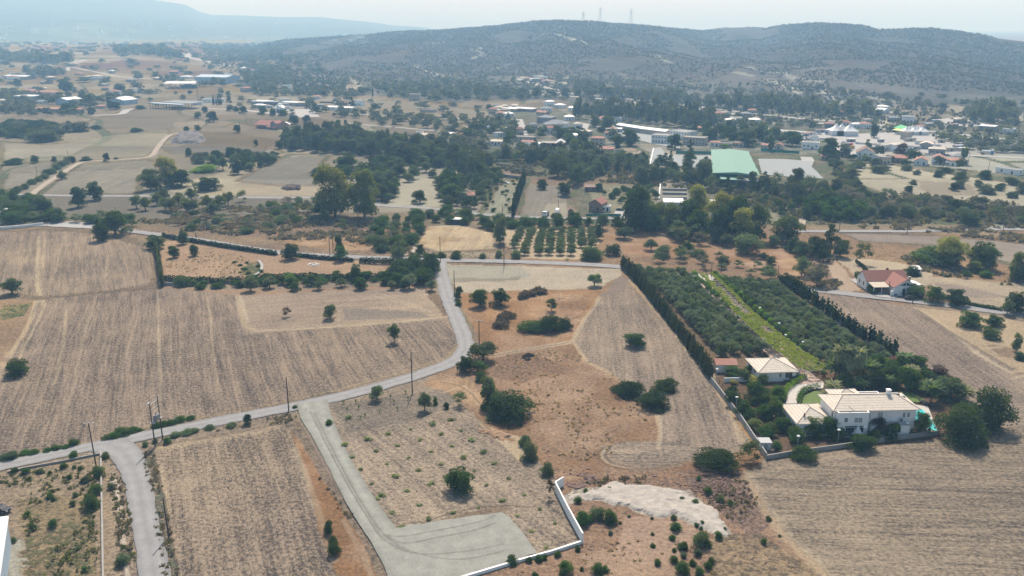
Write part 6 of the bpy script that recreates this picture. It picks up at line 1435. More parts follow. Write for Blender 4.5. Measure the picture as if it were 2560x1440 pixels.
pylon(1458, 29, 'smallest and leftmost pylon on the ridge', 8); pylon(1500, 18, 'middle pylon on the ridge', 9); pylon(1577, 22, 'widest and rightmost pylon on the ridge', 11)
def mast(px, py, top, label, w_=1.2):
    x, y, z = gnd(px, py); h = zatop(px, py, top); o = empty('mast', (x, y, z)); tag(o, label, 'mast'); b = MB()
    for sx, sy in ((-1, -1), (1, -1), (0, 1)): b.tube((sx*w_, sy*w_, 0), (sx*w_*.3, sy*w_*.3, h), .2, .12, 4)
    n = 12
    for i in range(n):
        f = i/n; a = w_*(1-.7*f); b.tube((-a, -a, h*f), (a, -a, h*(f+1/n)), .09, n=3); b.tube((a, -a, h*f), (-a, -a, h*(f+1/n)), .09, n=3)
    part(o, 'lattice', b, M['metal'])
mast(497, 262, 203, 'tall slender lattice mast behind the filling station')
x, y, z = gnd(1559, 268); o = empty('telecom_tower', (x, y, z)); tag(o, 'dark telecom tower with antenna panels above the tree belt', 'tower'); h = zatop(1559, 268, 232)
part(o, 'shaft', MB().tube((0, 0, 0), (0, 0, h), .7, .5, 8), M['dark']); part(o, 'antenna_panels', MB().box(-1.3, -1.3, h-4, 1.3, 1.3, h-.5), M['metal']); part(o, 'cabinet', MB().box(-8, -2, 0, -3, 2, 4), M['concrete'])
# ------------------------------------------------------------------ vehicles
def wheel(parent, x, y, r=.33, w_=.22):
    t = part(parent, 'wheel', MB().tube((x-w_/2, y, r), (x+w_/2, y, r), r, n=14), M['rubber'])
    link(bpy.data.objects.new('rim', MB().tube((x-w_/2-.01, y, r), (x+w_/2+.01, y, r), r*.6, n=10).mesh('rim', M['metal'])), t)
def loft(secs):
    """secs: (y, halfwidth, zlow, zhigh)"""
    b = MB(); V = []
    for y, hw, z0, z1 in secs: V += [(-hw, y, z0), (hw, y, z0), (hw*.92, y, z1), (-hw*.92, y, z1)]
    n = len(secs); return b.add(V, [(4*i+j, 4*i+(j+1) % 4, 4*i+4+(j+1) % 4, 4*i+4+j) for i in range(n-1) for j in range(4)]+[(3, 2, 1, 0), (4*n-4, 4*n-3, 4*n-2, 4*n-1)])
def car(px, py, ang, paint, label, group=None, loc=None, kind='car'):
    x, y, z = gnd(px, py) if loc is None else loc
    o = empty('parked_car' if kind == 'car' else 'van', (x, y, z+.05), R(ang)); tag(o, label, kind, group)
    if kind == 'car':
        part(o, 'body', loft([(-2.2, .78, .3, .62), (-2.1, .86, .25, .75), (-1.3, .88, .22, .88), (1.4, .88, .22, .92), (2.1, .85, .26, .85), (2.2, .78, .32, .7)]), paint)
        part(o, 'cabin', loft([(-1.25, .8, .86, .9), (-.5, .76, .86, 1.38), (.9, .74, .86, 1.4), (1.75, .76, .86, .95)]), M['glass']); part(o, 'roof', loft([(-.45, .69, 1.37, 1.42), (.85, .68, 1.37, 1.43)]), paint)
        for s in (-1, 1):
            part(o, 'headlight', MB().box(s*.6-.15, -2.23, .55, s*.6+.15, -2.15, .68), M['white']); part(o, 'tail_light', MB().box(s*.6-.15, 2.15, .6, s*.6+.15, 2.22, .74), M['redpaint'])
            for yy in (-1.35, 1.35): wheel(o, s*.82, yy)
    else:
        part(o, 'body', loft([(-2.5, .85, .35, .9), (-2.2, .92, .3, 1.2), (-1.5, .93, .3, 1.95), (2.5, .93, .3, 2.05)]), paint)
        part(o, 'windscreen', loft([(-2.15, .8, 1.18, 1.2), (-1.55, .8, 1.2, 1.88)]), M['glass'])
        for s in (-1, 1):
            for yy in (-1.6, 1.6): wheel(o, s*.86, yy, .35)
            part(o, 'side_window', MB().box(s*.93-.02, -1.2, 1.25, s*.93+.02, -.4, 1.75), M['glass'])
    return o
def truck(px, py, ang, label, cabm, bedm='metal', kind='truck', L=7):
    x, y, z = gnd(px, py); o = empty('truck', (x, y, z+.05), R(ang)); tag(o, label, kind)
    part(o, 'cab', loft([(-L/2, 1.1, .6, 2.0), (-L/2+.4, 1.15, .5, 2.8), (-L/2+1.9, 1.15, .5, 2.85)]), cabm); part(o, 'windscreen', MB().box(-1.0, -L/2+.05, 1.7, 1.0, -L/2+.22, 2.5), M['glass'])
    part(o, 'chassis', MB().box(-.8, -L/2+1.9, .6, .8, L/2, .9), M['dark'])
    if kind == 'mixer truck': part(o, 'drum', MB().tube((0, -L/2+2.4, 2.0), (0, L/2-.8, 2.5), 1.2, .8, 12), bedm)
    else: part(o, 'tipper_bed', MB().box(-1.2, -L/2+2.2, .95, 1.2, L/2+.1, 1.15).box(-1.2, -L/2+2.2, 1.15, -1.1, L/2+.1, 2.3).box(1.1, -L/2+2.2, 1.15, 1.2, L/2+.1, 2.3).box(-1.1, -L/2+2.2, 1.15, 1.1, -L/2+2.35, 2.6), bedm)
    for s in (-1, 1):
        for yy in (-L/2+1.1, L/2-2.2, L/2-.9): wheel(o, s*1.0, yy, .5, .3)
car(2277, 749, 83, M['carblack'], 'black car parked on the lane before the dark shrubs')
car(2200, 727, 20, M['redpaint'], 'red car under the cream porch of the bungalow')
truck(1364, 540, -14, 'white tipper truck standing at the edge of the ploughed plot', M['carwhite'], M['concrete'])
car(1393, 532, -8, M['carwhite'], 'white van beside the tipper truck', kind='van')
car(1267, 459, 30, M['carwhite'], 'white car at the top of the olive rows')
car(1199, 483, 60, M['carsilver'], 'silver car beside the orange-roofed hut')
car(1550, 527, 70, M['carblack'], 'black car on the white yard of the pink house')
truck(2467, 386, 75, 'blue and white concrete mixer truck on the dirt road', M['bluec'], M['carwhite'], 'mixer truck', 9)
truck(2393, 372, 5, 'blue lorry on the side road near the motorway', M['bluec'], M['concrete'], 'truck', 10)
truck(2283, 374, 80, 'long tipper lorry by the works yard', M['carsilver'], M['concrete'], 'truck', 11)
truck(2112, 364, 10, 'dark loader truck in the white yard', M['dark'], M['metal'], 'truck', 6)
truck(2130, 372, 0, 'yellow forklift-like truck in the white yard', M['yellowp'], M['yellowp'], 'truck', 5)
truck(2124, 366, 40, 'orange truck in the white yard', M['redpaint'], M['yellowp'], 'truck', 5)
g = random.Random(3)
car(2117, 376, 80, M['carblack'], 'black car in the white yard, nearer the trucks'); car(2114, 383, 80, M['carblack'], 'black car at the front of the white yard')
proto_car = car(2010, 348, 0, M['carwhite'], 'white car in the rows of the far car park', 'cars in the far car park')
pc2 = car(2020, 348, 0, M['carsilver'], 'grey car in the rows of the far car park', 'cars in the far car park'); pc3 = car(2030, 348, 0, M['carblack'], 'dark car in the rows of the far car park', 'cars in the far car park')
def dup(root, loc, rz):
    r = root.copy(); COL.objects.link(r); r.location = loc; r.rotation_euler = (0, 0, rz)
    for ch in root.children:
        c = ch.copy(); COL.objects.link(c); c.parent = r
        for q in ch.children:
            d = q.copy(); COL.objects.link(d); d.parent = c
    return r
for row, (pa, pb, n) in enumerate((((1850, 336), (1960, 342), 10), ((1890, 330), (2050, 337), 16), ((1990, 346), (2060, 350), 9), ((2110, 358), (2200, 364), 9), ((2280, 386), (2350, 389), 8), ((2360, 390), (2400, 393), 5))):
    for i in range(n):
        if g.random() < .25: continue
        t = i/(n-1); x, y, z = gnd(pa[0]+(pb[0]-pa[0])*t+g.uniform(-1, 1), pa[1]+(pb[1]-pa[1])*t); src = g.choice((proto_car, proto_car, pc2, pc3))
        d = dup(src, (x, y, z+.2), g.uniform(-.2, .2)+1.2)
        if row > 2: d['label'] = d['label'].replace('rows of the far car park', 'line beside the works yard'); d['group'] = 'cars beside the works yard'
car(690, 262, 70, M['carwhite'], 'white car near the chapel'); car(455, 266, 80, M['carwhite'], 'white car at the filling station')
for i, (px, py) in enumerate(((20, 248), (30, 246), (14, 252), (6, 246))): car(px, py, 60+i*13, [M['carblack'], M['bluec'], M['carwhite'], M['carsilver']][i], ['black', 'blue', 'white', 'grey'][i]+' car parked left of the box warehouse')
car(0, 1279, 80, M['carblack'], 'dark wheels of a vehicle at the lower left edge')
# pool chairs: loungers
for i, (px, py) in enumerate(((2305, 1008), (2314, 1012), (2322, 1016))):
    x, y, z = gnd(px, py); o = empty('sun_lounger', (x, y, z+.2), R(60)); tag(o, ['left', 'middle', 'right'][i]+' dark sun lounger of three on the pool terrace', 'sun lounger', 'pool loungers')
    part(o, 'seat', MB().box(-.35, -.9, .3, .35, .5, .4), M['dark']); part(o, 'backrest', MB().add([(-.35, .5, .3), (.35, .5, .3), (.35, 1.0, .8), (-.35, 1.0, .8), (-.35, .5, .4), (.35, .5, .4), (.35, 1.0, .9), (-.35, 1.0, .9)], [(3,2,1,0),(4,5,6,7),(0,1,5,4),(1,2,6,5),(2,3,7,6),(3,0,4,7)]), M['dark'])
    for sx in (-.3, .3):
        for sy in (-.8, .4): part(o, 'leg', MB().box(sx-.03, sy-.03, 0, sx+.03, sy+.03, .3), M['metal'])
# small white garden lamps
for i, (px, py, lb) in enumerate(((1840, 1022, 'beside the grey wall of the garden'), (1993, 1122, 'between the front bushes and the low wall'), (2094, 1106, 'in the front shrubs left of the oven'), (2158, 1098, 'right beside the garden oven'), (2264, 1088, 'in front of the villa annex'), (1791, 950, 'near the end of the conifer row'), (2276, 958, 'on the lawn edge behind the pool'),
                                  (1852, 752, 'first from the gate along the right side of the vine walk'), (1898, 792, 'second from the gate along the right side of the vine walk'), (1946, 832, 'third from the gate along the right side of the vine walk'), (1962, 862, 'fourth from the gate along the right side of the vine walk'), (2005, 880, 'last along the right side of the vine walk'))):
    x, y, z = gnd(px, py); o = empty('garden_lamp', (x, y, z)); tag(o, 'white garden lamp '+lb, 'garden lamp')
    part(o, 'post', MB().tube((0, 0, 0), (0, 0, 3.2), .05), M['steel_w']); part(o, 'lamp_head', MB().dome((0, 0, 3.2), .42, .28), M['fabric'], True)
# vine covered walk
def vine_walk():
    P = resample([gnd(*q)[:2] for q in [(1763,700),(1800,735),(1850,790),(1900,838),(1950,880),(2010,925),(2045,948)]], 2.5)
    o = empty('vine_pergola', (P[0][0], P[0][1], 0)); tag(o, 'long pergola of yellow-green vines over the walk between the groves', 'pergola')
    ox, oy = P[0]; T = np.gradient(P, axis=0); T /= np.hypot(*T.T)[:, None]; N = np.stack([-T[:, 1], T[:, 0]], 1)
    W = np.interp(np.linspace(0, 1, len(P)), [0, .5, 1], [2.5, 3.0, 3.9]); b = MB()
    for i, p in enumerate(P):
        a = p-N[i]*W[i]-(ox, oy); c = p+N[i]*W[i]-(ox, oy)
        part(o, 'post', MB().tube((*a, 0), (*a, 2.7), .07), M['steel_w']); part(o, 'post', MB().tube((*c, 0), (*c, 2.7), .07), M['steel_w'])
        b.tube((*a, 2.7), (*c, 2.7), .06)
        if i: b.tube((*pa, 2.7), (*a, 2.7), .06); b.tube((*pc, 2.7), (*c, 2.7), .06)
        pa, pc = a, c
    part(o, 'beams', b, M['steel_w'])
    g = np.random.default_rng(4); C = []; r = []
    for i in range(len(P)-1):
        f = i/(len(P)-1)
        for k in range(44):
            s = g.uniform(-1, 1); 
            if f < .50 and abs(s) < .62 and not (s < -.1 and g.random() < .35): continue
            if .64 < f < .70 and -.1 < s < .8: continue
            q = P[i]+(P[i+1]-P[i])*g.random()+N[i]*W[i]*s*1.05-(ox, oy); C.append((q[0], q[1], 2.75+g.uniform(-.12, .25))); r.append(.5)
    V, Q, l = leaves(C, r, len(C)*17, .2, 5, squash=.5, out=.4)
    me = leafmesh('vines', [(V, Q, l)]); vo = link(bpy.data.objects.new('vines', me), o); vo.color = (.21, .25, .05, 1)
vine_walk()
# ------------------------------------------------------------------ single plants: kind x y width height colour | label
SINGLE = """
carob 45 943 66 46 dk|dark round bush alone at the left edge of the big ploughed field
olive 32 740 62 44 ole|wide spreading olive at the left edge with bare trunk
olive 986 860 36 48 ole|lone grey-green olive in the lower part of the big ploughed field
dry 718 794 26 28 brn|small bare brown shrub in the pale stubble plot
citrus 827 801 44 40 eug|rounded fig tree with brownish leaves in the pale stubble plot
carob 1198 771 48 46 car|left of two round dark trees on the orange field
carob 1250 768 48 46 car|right of two round dark trees on the orange field
olive 1486 719 42 32 ole|olive tree at the narrow top of the triangular field
olive 1379 780 28 32 ole|small olive at the upper right of the orange field
bush 1378 834 74 52 dk|tall middle part of the big dark thicket on the orange field
bush 1332 834 76 34 car|left low part of the big dark thicket on the orange field
bush 1414 827 46 34 dk|right low part of the big dark thicket on the orange field
carob 1586 872 60 42 car|lone round tree in the middle of the triangular field
olive 1207 910 80 54 ole|large grey-green olive at the bend of the lane
carob 1163 935 44 40 dk|dark low tree touching the lane bend
citrus 1196 934 50 36 car|green low tree below the olive at the bend
bush 1147 731 20 16 dk|topmost of three small bushes beside the lane
carob 1145 752 22 22 dk|middle of three small bushes beside the lane
bush 1147 765 18 14 car|lowest of three small bushes beside the lane
citrus 943 1006 44 42 ole|thin open tree with pale trunk among the young palms
olive 1062 1032 44 46 ole|dark olive on a clear trunk in the weedy plot
bush 1088 1012 14 24 cit|small green bush close behind the dark olive
bush 1116 1023 16 20 dk|small dark shrub between olive and dry bush
dry 1149 1020 42 42 ole|thin grey-brown shrub near the orange ground
olive 1220 1020 54 76 ole|tall grey-green tree leaning on the huge dark mound
bush 1238 1030 70 50 car|upper left shoulder of the huge dark mound of bushes
bush 1277 1058 132 80 dk|huge dark green mound of bushes in the middle of the plots
bush 1202 956 30 26 car|small round bush above the huge dark mound
carob 1146 1240 78 60 car|fig tree with dark shadow standing alone in the weedy plot
bush 1572 995 86 52 dk|wide dark bush, left of the three on the brown field
bush 1663 982 66 44 car|upper right of three bushes on the brown field
carob 1629 1027 82 50 dk|lowest and largest of three bushes on the brown field
bush 1312 1118 34 36 ole|upper small bush of the leaning pair beside the tractor ruts
bush 1324 1154 46 52 ole|lower larger bush of the leaning pair beside the tractor ruts
bush 1367 1192 38 38 ole|round olive-green bush above the white wall
dry 1376 1246 26 50 brn|thin dry shrub against the head of the white wall
bush 1793 1182 118 64 dk|big dark oval bush beside the garden corner
dry 1870 1162 76 58 eug|wispy brownish bush leaning on the garden corner wall
bush 2007 1157 70 46 car|round bush in front of the low garden wall, left
carob 2150 1134 74 46 car|broad bush in front of the garden oven
dome 2392 1114 132 112 dk|huge round dark tree, left one at the pool end
dome 2474 1086 112 112 dk|huge round dark tree, right one at the pool end
carob 2298 1088 56 54 car|leafy mango-like tree between villa and pool
carob 2189 1092 50 46 brn|purple-brown tree against the front of the villa
citrus 2193 1096 44 30 cit|bright low bush in front of the purple-brown tree
carob 257 605 50 44 dk|near dark tree of the pair on the field edge by the upper road
carob 290 590 66 58 car|far larger tree of the pair on the field edge by the upper road
bush 236 560 42 28 cit|green bush above the upper road, left of the dry thicket
carob 391 624 52 36 car|green spreading tree at the tip of the cypress row
carob 458 612 28 34 ole|olive-grey tree standing in the roadside hedge
carob 435 646 30 32 dk|left small round tree in the dry enclosure
carob 487 641 26 28 dk|right small round tree in the dry enclosure
carob 727 652 46 40 dk|round dark tree breaking the roadside hedge
citrus 847 636 28 52 car|upright dark tree beside the two poles
citrus 852 655 42 44 cit|green bushy tree at the foot of the upright one
carob 1049 642 30 30 dk|round dark tree left of the junction
euca 838 548 100 118 euy|left giant eucalyptus with yellowish crown
euca 912 548 82 112 eug|right giant eucalyptus with green crown
carob 805 540 40 58 dk|dark low tree at the left foot of the giant eucalyptus
carob 197 521 46 50 dk|left of two dark trees on the dark fallow by the straight road
carob 237 503 42 46 car|right of two dark trees on the dark fallow by the straight road
dry 604 506 36 32 eug|rounded thin tree right of the loose olive rows
bush 815 553 26 24 ole|round grey bush in front of the giant eucalyptus
dry 857 582 24 40 ole|thin bare tree in the purple scrub below the eucalyptus
bush 34 413 52 17 dk|low dark mound on the left field edge
carob 88 408 22 20 car|first small round tree from the left on the field edge
carob 137 407 16 16 ole|second small round tree from the left on the field edge
carob 184 407 15 15 dk|small tree at the end of the bush line by the dirt track
carob 268 404 17 20 dk|small tree right beside the dirt track
bush 290 399 14 7 ole|tiny bush right of the small tree by the dirt track
bush 217 403 32 7 dk|flat dark bush along the dirt track edge
carob 472 391 20 20 dk|small round tree left of the olive clump
bush 171 310 15 8 dk|tiny dark bush on the brown far field
carob 156 450 22 22 ole|twisted two-trunk tree beside the dirt track
carob 533 307 30 26 dk|round dark tree, largest on the dark field
carob 495 297 20 17 ole|smaller round tree left of the largest one
carob 512 282 18 15 dk|small tree beside the filling station road
carob 467 329 15 13 dk|left of two small trees above the grey mound
carob 493 327 18 14 dk|right of two small trees above the grey mound
carob 594 332 20 20 car|tree at the dirt lane below the farmhouse
carob 640 365 12 16 dk|small upright tree on the bank below the farmhouse
carob 697 373 22 20 dk|round tree on the bank beside the wood
carob 845 320 18 20 car|tree beside the fork of the long lane
carob 864 312 10 11 dk|smaller tree above the fork of the long lane
carob 575 279 20 15 dk|left tree of three before the long field
carob 590 280 18 14 dk|middle tree of three before the long field
carob 610 286 22 18 dk|right tree of three before the long field
carob 657 288 24 22 car|left tree before the chapel
carob 682 291 20 19 dk|right tree before the chapel
carob 708 292 30 18 car|broad tree right of the chapel
carob 736 311 28 22 dk|round tree above the farmhouse barn
carob 768 308 22 18 dk|round tree in the dark field right of the farmhouse
pine 790 285 36 26 car|pointed tree by the chapel pond
pine 880 276 22 30 dk|tall dark conifer by the long beige field
pine 785 278 16 22 dk|dark conifer above the chapel pond
pine 990 282 12 22 dk|pointed conifer on the beige field end
pine 573 262 16 30 dk|dark ragged conifer between compound and stable
pine 225 272 44 34 dk|big ragged pine beside the metal barn
carob 170 286 46 26 dk|dark tree in front of the red farm shed
carob 230 288 24 18 dk|dark round tree at the end of the farm hedge
pine 275 276 26 30 dk|dark pines beside the metal hall
carob 290 275 26 20 car|bushy tree below the metal hall
bush 350 274 30 9 dk|low dark hedge bush beside the filling station
carob 165 232 40 34 car|wide trees left of the village pines
carob 45 218 22 20 dk|dark tree on the left rise
carob 300 232 36 22 dk|dark trees before the dry hill
bush 357 232 34 7 dk|low dark bush row on the dry rise
carob 475 236 13 9 dk|small dark tree on the beige plain
cypress 932 242 5 26 cyp|single tall cypress on the far plain
carob 1222 278 18 15 dk|round dark tree at the end of the beige field
carob 1050 510 38 32 car|lone split-crowned carob in the pale orchard
olive 972 506 30 22 ole|grey olive near the right giant eucalyptus
carob 1356 475 28 26 dk|left of two dark round trees on the striped plot
carob 1412 492 42 34 dk|right of two dark round trees on the striped plot
carob 1395 445 54 58 eug|large dark round tree in the slope thicket
carob 1470 400 44 44 car|round tree right of the unfinished house
pine 1268 368 32 36 dk|dark pine beside the white bungalow
pine 1248 310 18 24 dk|pair of dark pines left of the white lane
pine 1270 307 20 24 dk|dark pine near the top of the white lane
cypress 1287 308 6 16 cyp|thin cypress at the head of the white lane
carob 1244 322 22 20 car|round tree below the dark pines
carob 1302 375 30 20 dk|dark tree among the village roofs
carob 1430 345 34 26 dk|dark bushy tree on the sandy plot
carob 1400 350 24 28 dk|tree right of the sandy plot house
euca 1515 330 44 36 eug|yellow-green gum tree beside the school blocks
euca 1488 318 28 28 eug|smaller gum tree left of the school blocks
euca 1576 366 46 38 car|round gum tree in front of the school
euca 1545 375 20 32 dk|narrow dark tree left of the round gum
carob 1688 374 40 36 car|large tree in front of the stepped school block
pine 1724 385 22 34 dk|dark pine before the cream school block
euca 1780 352 30 30 eug|gum tree left of the dark pines above the hall
euca 1866 366 52 40 eug|spreading gum tree above the green hall
pine 1925 380 22 38 dk|dark pine behind the green netting
euca 1980 366 50 36 car|gum tree left of the cubic house
euca 2070 398 50 48 car|large gum tree right of the gated yard
citrus 1812 372 24 14 bri|small bright green tree above the green hall
carob 1652 413 28 26 car|left of three dark trees at the left paved lot
pine 1676 412 18 34 car|thin tall tree at the left paved lot
euca 1722 420 34 38 car|paired thin trees at the left paved lot
pine 1772 436 34 30 dk|dark pine at the left front corner of the green hall
carob 2185 345 24 34 dk|tall dark tree between car park and event ground
fanpalm 2408 412 22 38 pag|lone tall fan palm on the right
pine 2168 378 26 28 dk|dark trees behind the brown-gabled house
pine 2203 398 16 32 dk|dark cypress-like tree right of the brown-gabled house
euca 2250 395 34 32 brn|brownish tree above the low terracotta house
dry 2155 664 52 62 eug|thin leaning tree on a forked trunk by the sandy yard
bush 2277 690 46 30 dk|dark dome tree beside the small garage
citrus 2217 682 10 14 brn|tiny upright tree behind the bungalow roof
carob 2420 820 66 42 car|largest of the three bushes on the pale field at right
carob 2485 820 48 32 car|upper right of the three bushes on the pale field
bush 2475 850 50 34 car|lowest of the three bushes on the pale field
carob 2540 880 24 46 ole|thin upright shrub near the right edge
bush 2550 902 34 24 dk|dark low bush at the right edge
carob 2540 785 56 52 dk|dark tree group at the right end of the lane
olive 2516 790 36 36 ole|grey tree left of the dark group at the lane end
carob 2285 746 60 36 car|dark spreading shrub behind the parked car
carob 2332 758 52 40 car|middle shrub of the row behind the parked car
carob 2385 766 60 44 dk|right shrub of the row behind the parked car
euca 2372 670 80 72 euy|tall yellow-green tree on the right slope
euca 2450 675 70 56 eug|yellow-topped tree right of the tall one
euca 2545 705 48 66 eug|large green tree at the right edge
bush 2330 665 120 38 car|wide dark thicket below the yellow-green trees
citrus 2356 652 22 20 yel|small bright yellow shrub in the right thicket
bush 2415 690 30 16 car|low round bush on the bank at right
bush 2465 695 34 22 cit|green bush under the yellow-topped tree
euca 1745 570 60 96 euy|tall yellow-green gum behind the metal cabin
euca 1640 575 80 58 eug|pale brownish gum row, left part
euca 1608 562 60 48 euy|yellowish gum at the left end of the gum row
euca 1695 578 50 56 eug|green gum left of the tall yellow one
euca 1820 590 70 80 eug|tall gum in the middle of the row
euca 1885 608 78 84 car|large dark green gum in the row
citrus 1738 580 40 46 yel|golden-leaved tree in front of the gum row
euca 1966 612 80 66 eug|rusty green gum right of the dark one
pine 2075 640 60 74 dk|tall dark cypress-like tree by the right road
carob 2040 640 50 40 dk|dark low trees left of the tall dark one
carob 2420 568 54 34 dk|round dark bush on the bank above the right road
citrus 1560 600 50 34 ole|open-branched tree on the brown meadow
olive 1627 628 36 30 ole|small olive on a bent trunk in the brown meadow
carob 1720 632 34 30 car|round tree in the brown meadow, near the middle
carob 1908 650 26 18 dk|upper of two round bushes on the brown slope
carob 1928 662 30 22 ole|lower of two round bushes on the brown slope
dry 1885 648 34 40 brn|bare reddish tree on the brown slope
olive 2003 692 40 52 ole|grey trees at the field edge, upper
olive 2040 718 54 50 gry|grey trees at the field edge, lower
euca 1250 610 36 60 eug|bare-looking tall poplar beside the golden field
carob 1495 600 26 38 dk|dark upright tree right of the olive yard
bush 1480 652 70 38 car|dark bush mass at the right corner of the olive yard
bush 1530 640 40 32 dk|round bush right of the olive yard corner
youngpalm 1418 655 22 16 pag|small palm beside the road below the olive yard
carob 1076 690 46 54 car|bright green tree at the lane corner of the hedges
carob 1040 684 40 40 dk|dark tree left of the bright one at the lane corner
carob 890 705 34 42 dk|dark tree in the middle of the lower hedge
citrus 725 715 30 30 bri|bright yellow-green bush in the lower hedge
carob 965 710 34 30 cit|green bush in the lower hedge, right part
carob 995 716 36 34 car|round green bush in the lower hedge near the lane
carob 1010 726 26 26 ole|grey-green bush below the lower hedge near the lane
carob 958 462 50 44 dk|round dark tree left of the dense wood edge
carob 865 430 60 46 car|large round tree at the end of the grey ploughed field
carob 858 448 54 36 dk|front round tree at the end of the grey ploughed field
bush 806 441 52 26 dk|low dark bush left of the large round trees
euca 424 470 62 70 euy|tall yellow tree in the left clump
euca 378 478 60 50 eug|half bare tree at the left of the clump
carob 455 470 60 44 dk|dark dense tree right of the yellow one
carob 519 480 66 36 dk|dark clump right of the tall yellow tree
olive 533 425 34 36 ole|olive with clear trunk, left of two on the sandy patch
olive 558 427 30 34 ole|olive with clear trunk, right of two on the sandy patch
carob 594 437 34 34 dk|round dark tree at the edge of the sandy patch
bush 513 433 66 8 bri|flat green strip of low bushes on the sandy patch
carob 1945 1000 40 34 cit|leafy garden tree left of the villa wing roof
carob 1888 1000 54 44 car|dark fruit tree in the middle of the villa orchard
carob 1905 1012 50 34 car|lower dark fruit tree in the middle of the villa orchard
citrus 1878 960 44 22 euy|yellow-leaved shrub in the villa orchard
citrus 1856 955 44 34 pag|green shrub below the small shed
carob 1832 945 48 30 car|shrub right below the conifer row end
citrus 1834 962 24 14 yel|thin yellow sapling in the upper villa orchard
citrus 1832 1020 48 40 car|first fruit tree along the garden's left wall
citrus 1855 1048 44 44 car|second fruit tree along the garden's left wall
carob 1905 1050 44 36 cit|bright fruit tree beside the villa wing
carob 1940 1058 46 52 car|tall fruit tree touching the villa wing
citrus 1888 1082 56 36 eug|broad tree near the lower garden wall
citrus 1926 1094 40 36 eug|yellowish green tree in the lower garden
citrus 1958 1080 42 34 cit|bright rounded tree at the villa wing corner
citrus 1985 1104 48 40 car|tree below the villa wing corner
citrus 1940 1132 32 28 cit|small tree beside the storage cabin
citrus 1912 1100 26 14 cit|low shrub in the lower garden
carob 2030 1096 54 48 car|dark tree before the villa wing windows
carob 2068 1098 54 50 cit|brighter tree before the villa wing
carob 2095 1104 46 34 car|tree left of the garden oven
carob 2220 1104 46 20 dk|low clipped shrub below the annex
carob 1928 942 46 18 ole|grey shrub below the guest house window
carob 1975 952 50 24 car|shrubs at the right corner of the guest house
citrus 1905 972 36 34 car|round orange tree inside the yellow hedge
citrus 1912 990 34 22 car|smaller orange tree inside the yellow hedge
carob 1880 935 34 28 cit|tree between shed and guest house
featherpalm 2080 990 48 42 pal|feather palm beside the round lawn
featherpalm 2068 995 36 24 pal|low grey palm at the round lawn
fanpalm 2095 952 48 76 pal|tallest fan palm, left of the palm group
fanpalm 2110 958 45 82 pal|fan palm second from left in the palm group
fanpalm 2122 962 45 70 pal|middle fan palm of the palm group
fanpalm 2133 950 45 66 pal|fan palm with pale thatch in the palm group
fanpalm 2142 958 42 78 pal|right fan palm of the palm group
fanpalm 2104 940 42 60 pal|rear fan palm of the palm group
featherpalm 2150 962 44 46 yel|golden-fronded palm behind the villa
featherpalm 2152 980 52 40 pag|feather palm just behind the villa roof
featherpalm 2215 975 46 42 pag|drooping palm behind the villa ridge
fanpalm 2275 965 48 44 pal|small fan palm with yellow crown near the lawn
fanpalm 2255 945 48 56 pag|tall bright palm in the dense garden
featherpalm 2325 1012 60 66 pag|tall feather palm at the pool side
featherpalm 2312 985 50 40 pal|feather palm on the far lawn edge
featherpalm 2405 1010 60 50 pal|grey palm behind the huge round trees
carob 2190 975 40 50 dk|dark tall tree behind the villa
carob 2225 960 50 54 car|dark shrubs in the villa's back garden
carob 2290 950 60 56 car|leafy tree in the villa's back garden
carob 2375 1005 90 66 ole|big grey-green tree at the garden's right edge
carob 2340 960 70 46 brn|purple-leaved tree behind the garden
carob 2235 925 50 34 red|reddish shrub at the end of the right grove
citrus 2210 930 40 34 bri|bright green tree at the end of the right grove
euca 2185 930 50 40 car|tall garden tree at the end of the right grove
citrus 2058 935 20 12 bri|round yellow shrub at the end of the vine walk
carob 2210 1010 50 20 cit|low palms hedge behind the villa
carob 620 1062 27 24 dk|lone dark bush on the road verge
bush 1300 1065 10 8 car|tiny bush at the rim of the huge dark mound
bush 822 1338 26 36 dk|upper dark bush on the orange strip
bush 832 1365 24 26 dk|middle dark bush on the orange strip
bush 838 1392 32 38 dk|lower dark bush on the orange strip
"""
for ln in SINGLE.strip().splitlines():
    a, lb = ln.split('|'); k, x_, y_, w__, h__, c_ = a.split(); pt(k, float(x_), float(y_), float(w__), float(h__), c_, lb)
# loose olive rows below the straight road
for i, (x_, y_) in enumerate(((342, 523), (364, 528), (393, 515), (415, 528), (428, 531), (447, 516), (485, 533), (468, 530), (518, 522), (534, 538), (551, 525), (571, 516), (410, 505), (480, 505))):
    pt('olive', x_, y_, 34, 34, 'eug' if i % 3 else 'ole', 'olive-like tree in the loose rows below the straight road', 'loose row trees below the straight road')
# weeds in the plot
for x_, y_ in ((335,455),(488,420),(640,388),(770,358),(553,495),(702,457),(840,428),(398,535),(248,572),(630,575),(775,537),(908,500),(475,618),(325,660),(545,707),(703,663),(855,622),(992,582),(390,752),(640,795),(930,705),(1068,662),(465,850),(1015,808),(1166,762),(548,948),(1278,875),(960,960),(1127,918),(785,1000),(618,1048),(1383,972),(1228,1020),(1488,1072),(1325,1130),(285,885),(222,800),(190,495),(35,535),(80,615),(145,700),(360,1000),(430,1100),(60,345),(1427,1240),(260,905),(620,805)):
    s = rnd.uniform(13, 26); pt('weed', 850+x_/2.77, 920+y_/2.77+4, s, s*.55, 'wee', 'low green weed clump in rows on the stubble of the weedy plot', 'green weed clumps of the weedy plot')
for x_, y_ in ((25,240),(50,290),(110,235),(130,275),(175,330),(350,200),(375,235),(398,285),(455,170),(472,210),(275,300),(145,345)):
    pt('youngpalm', 850+x_/2.77, 920+y_/2.77+4, 13, 18, 'grn', 'spiky young palm planted between road and weedy plot', 'young palms beside the road')
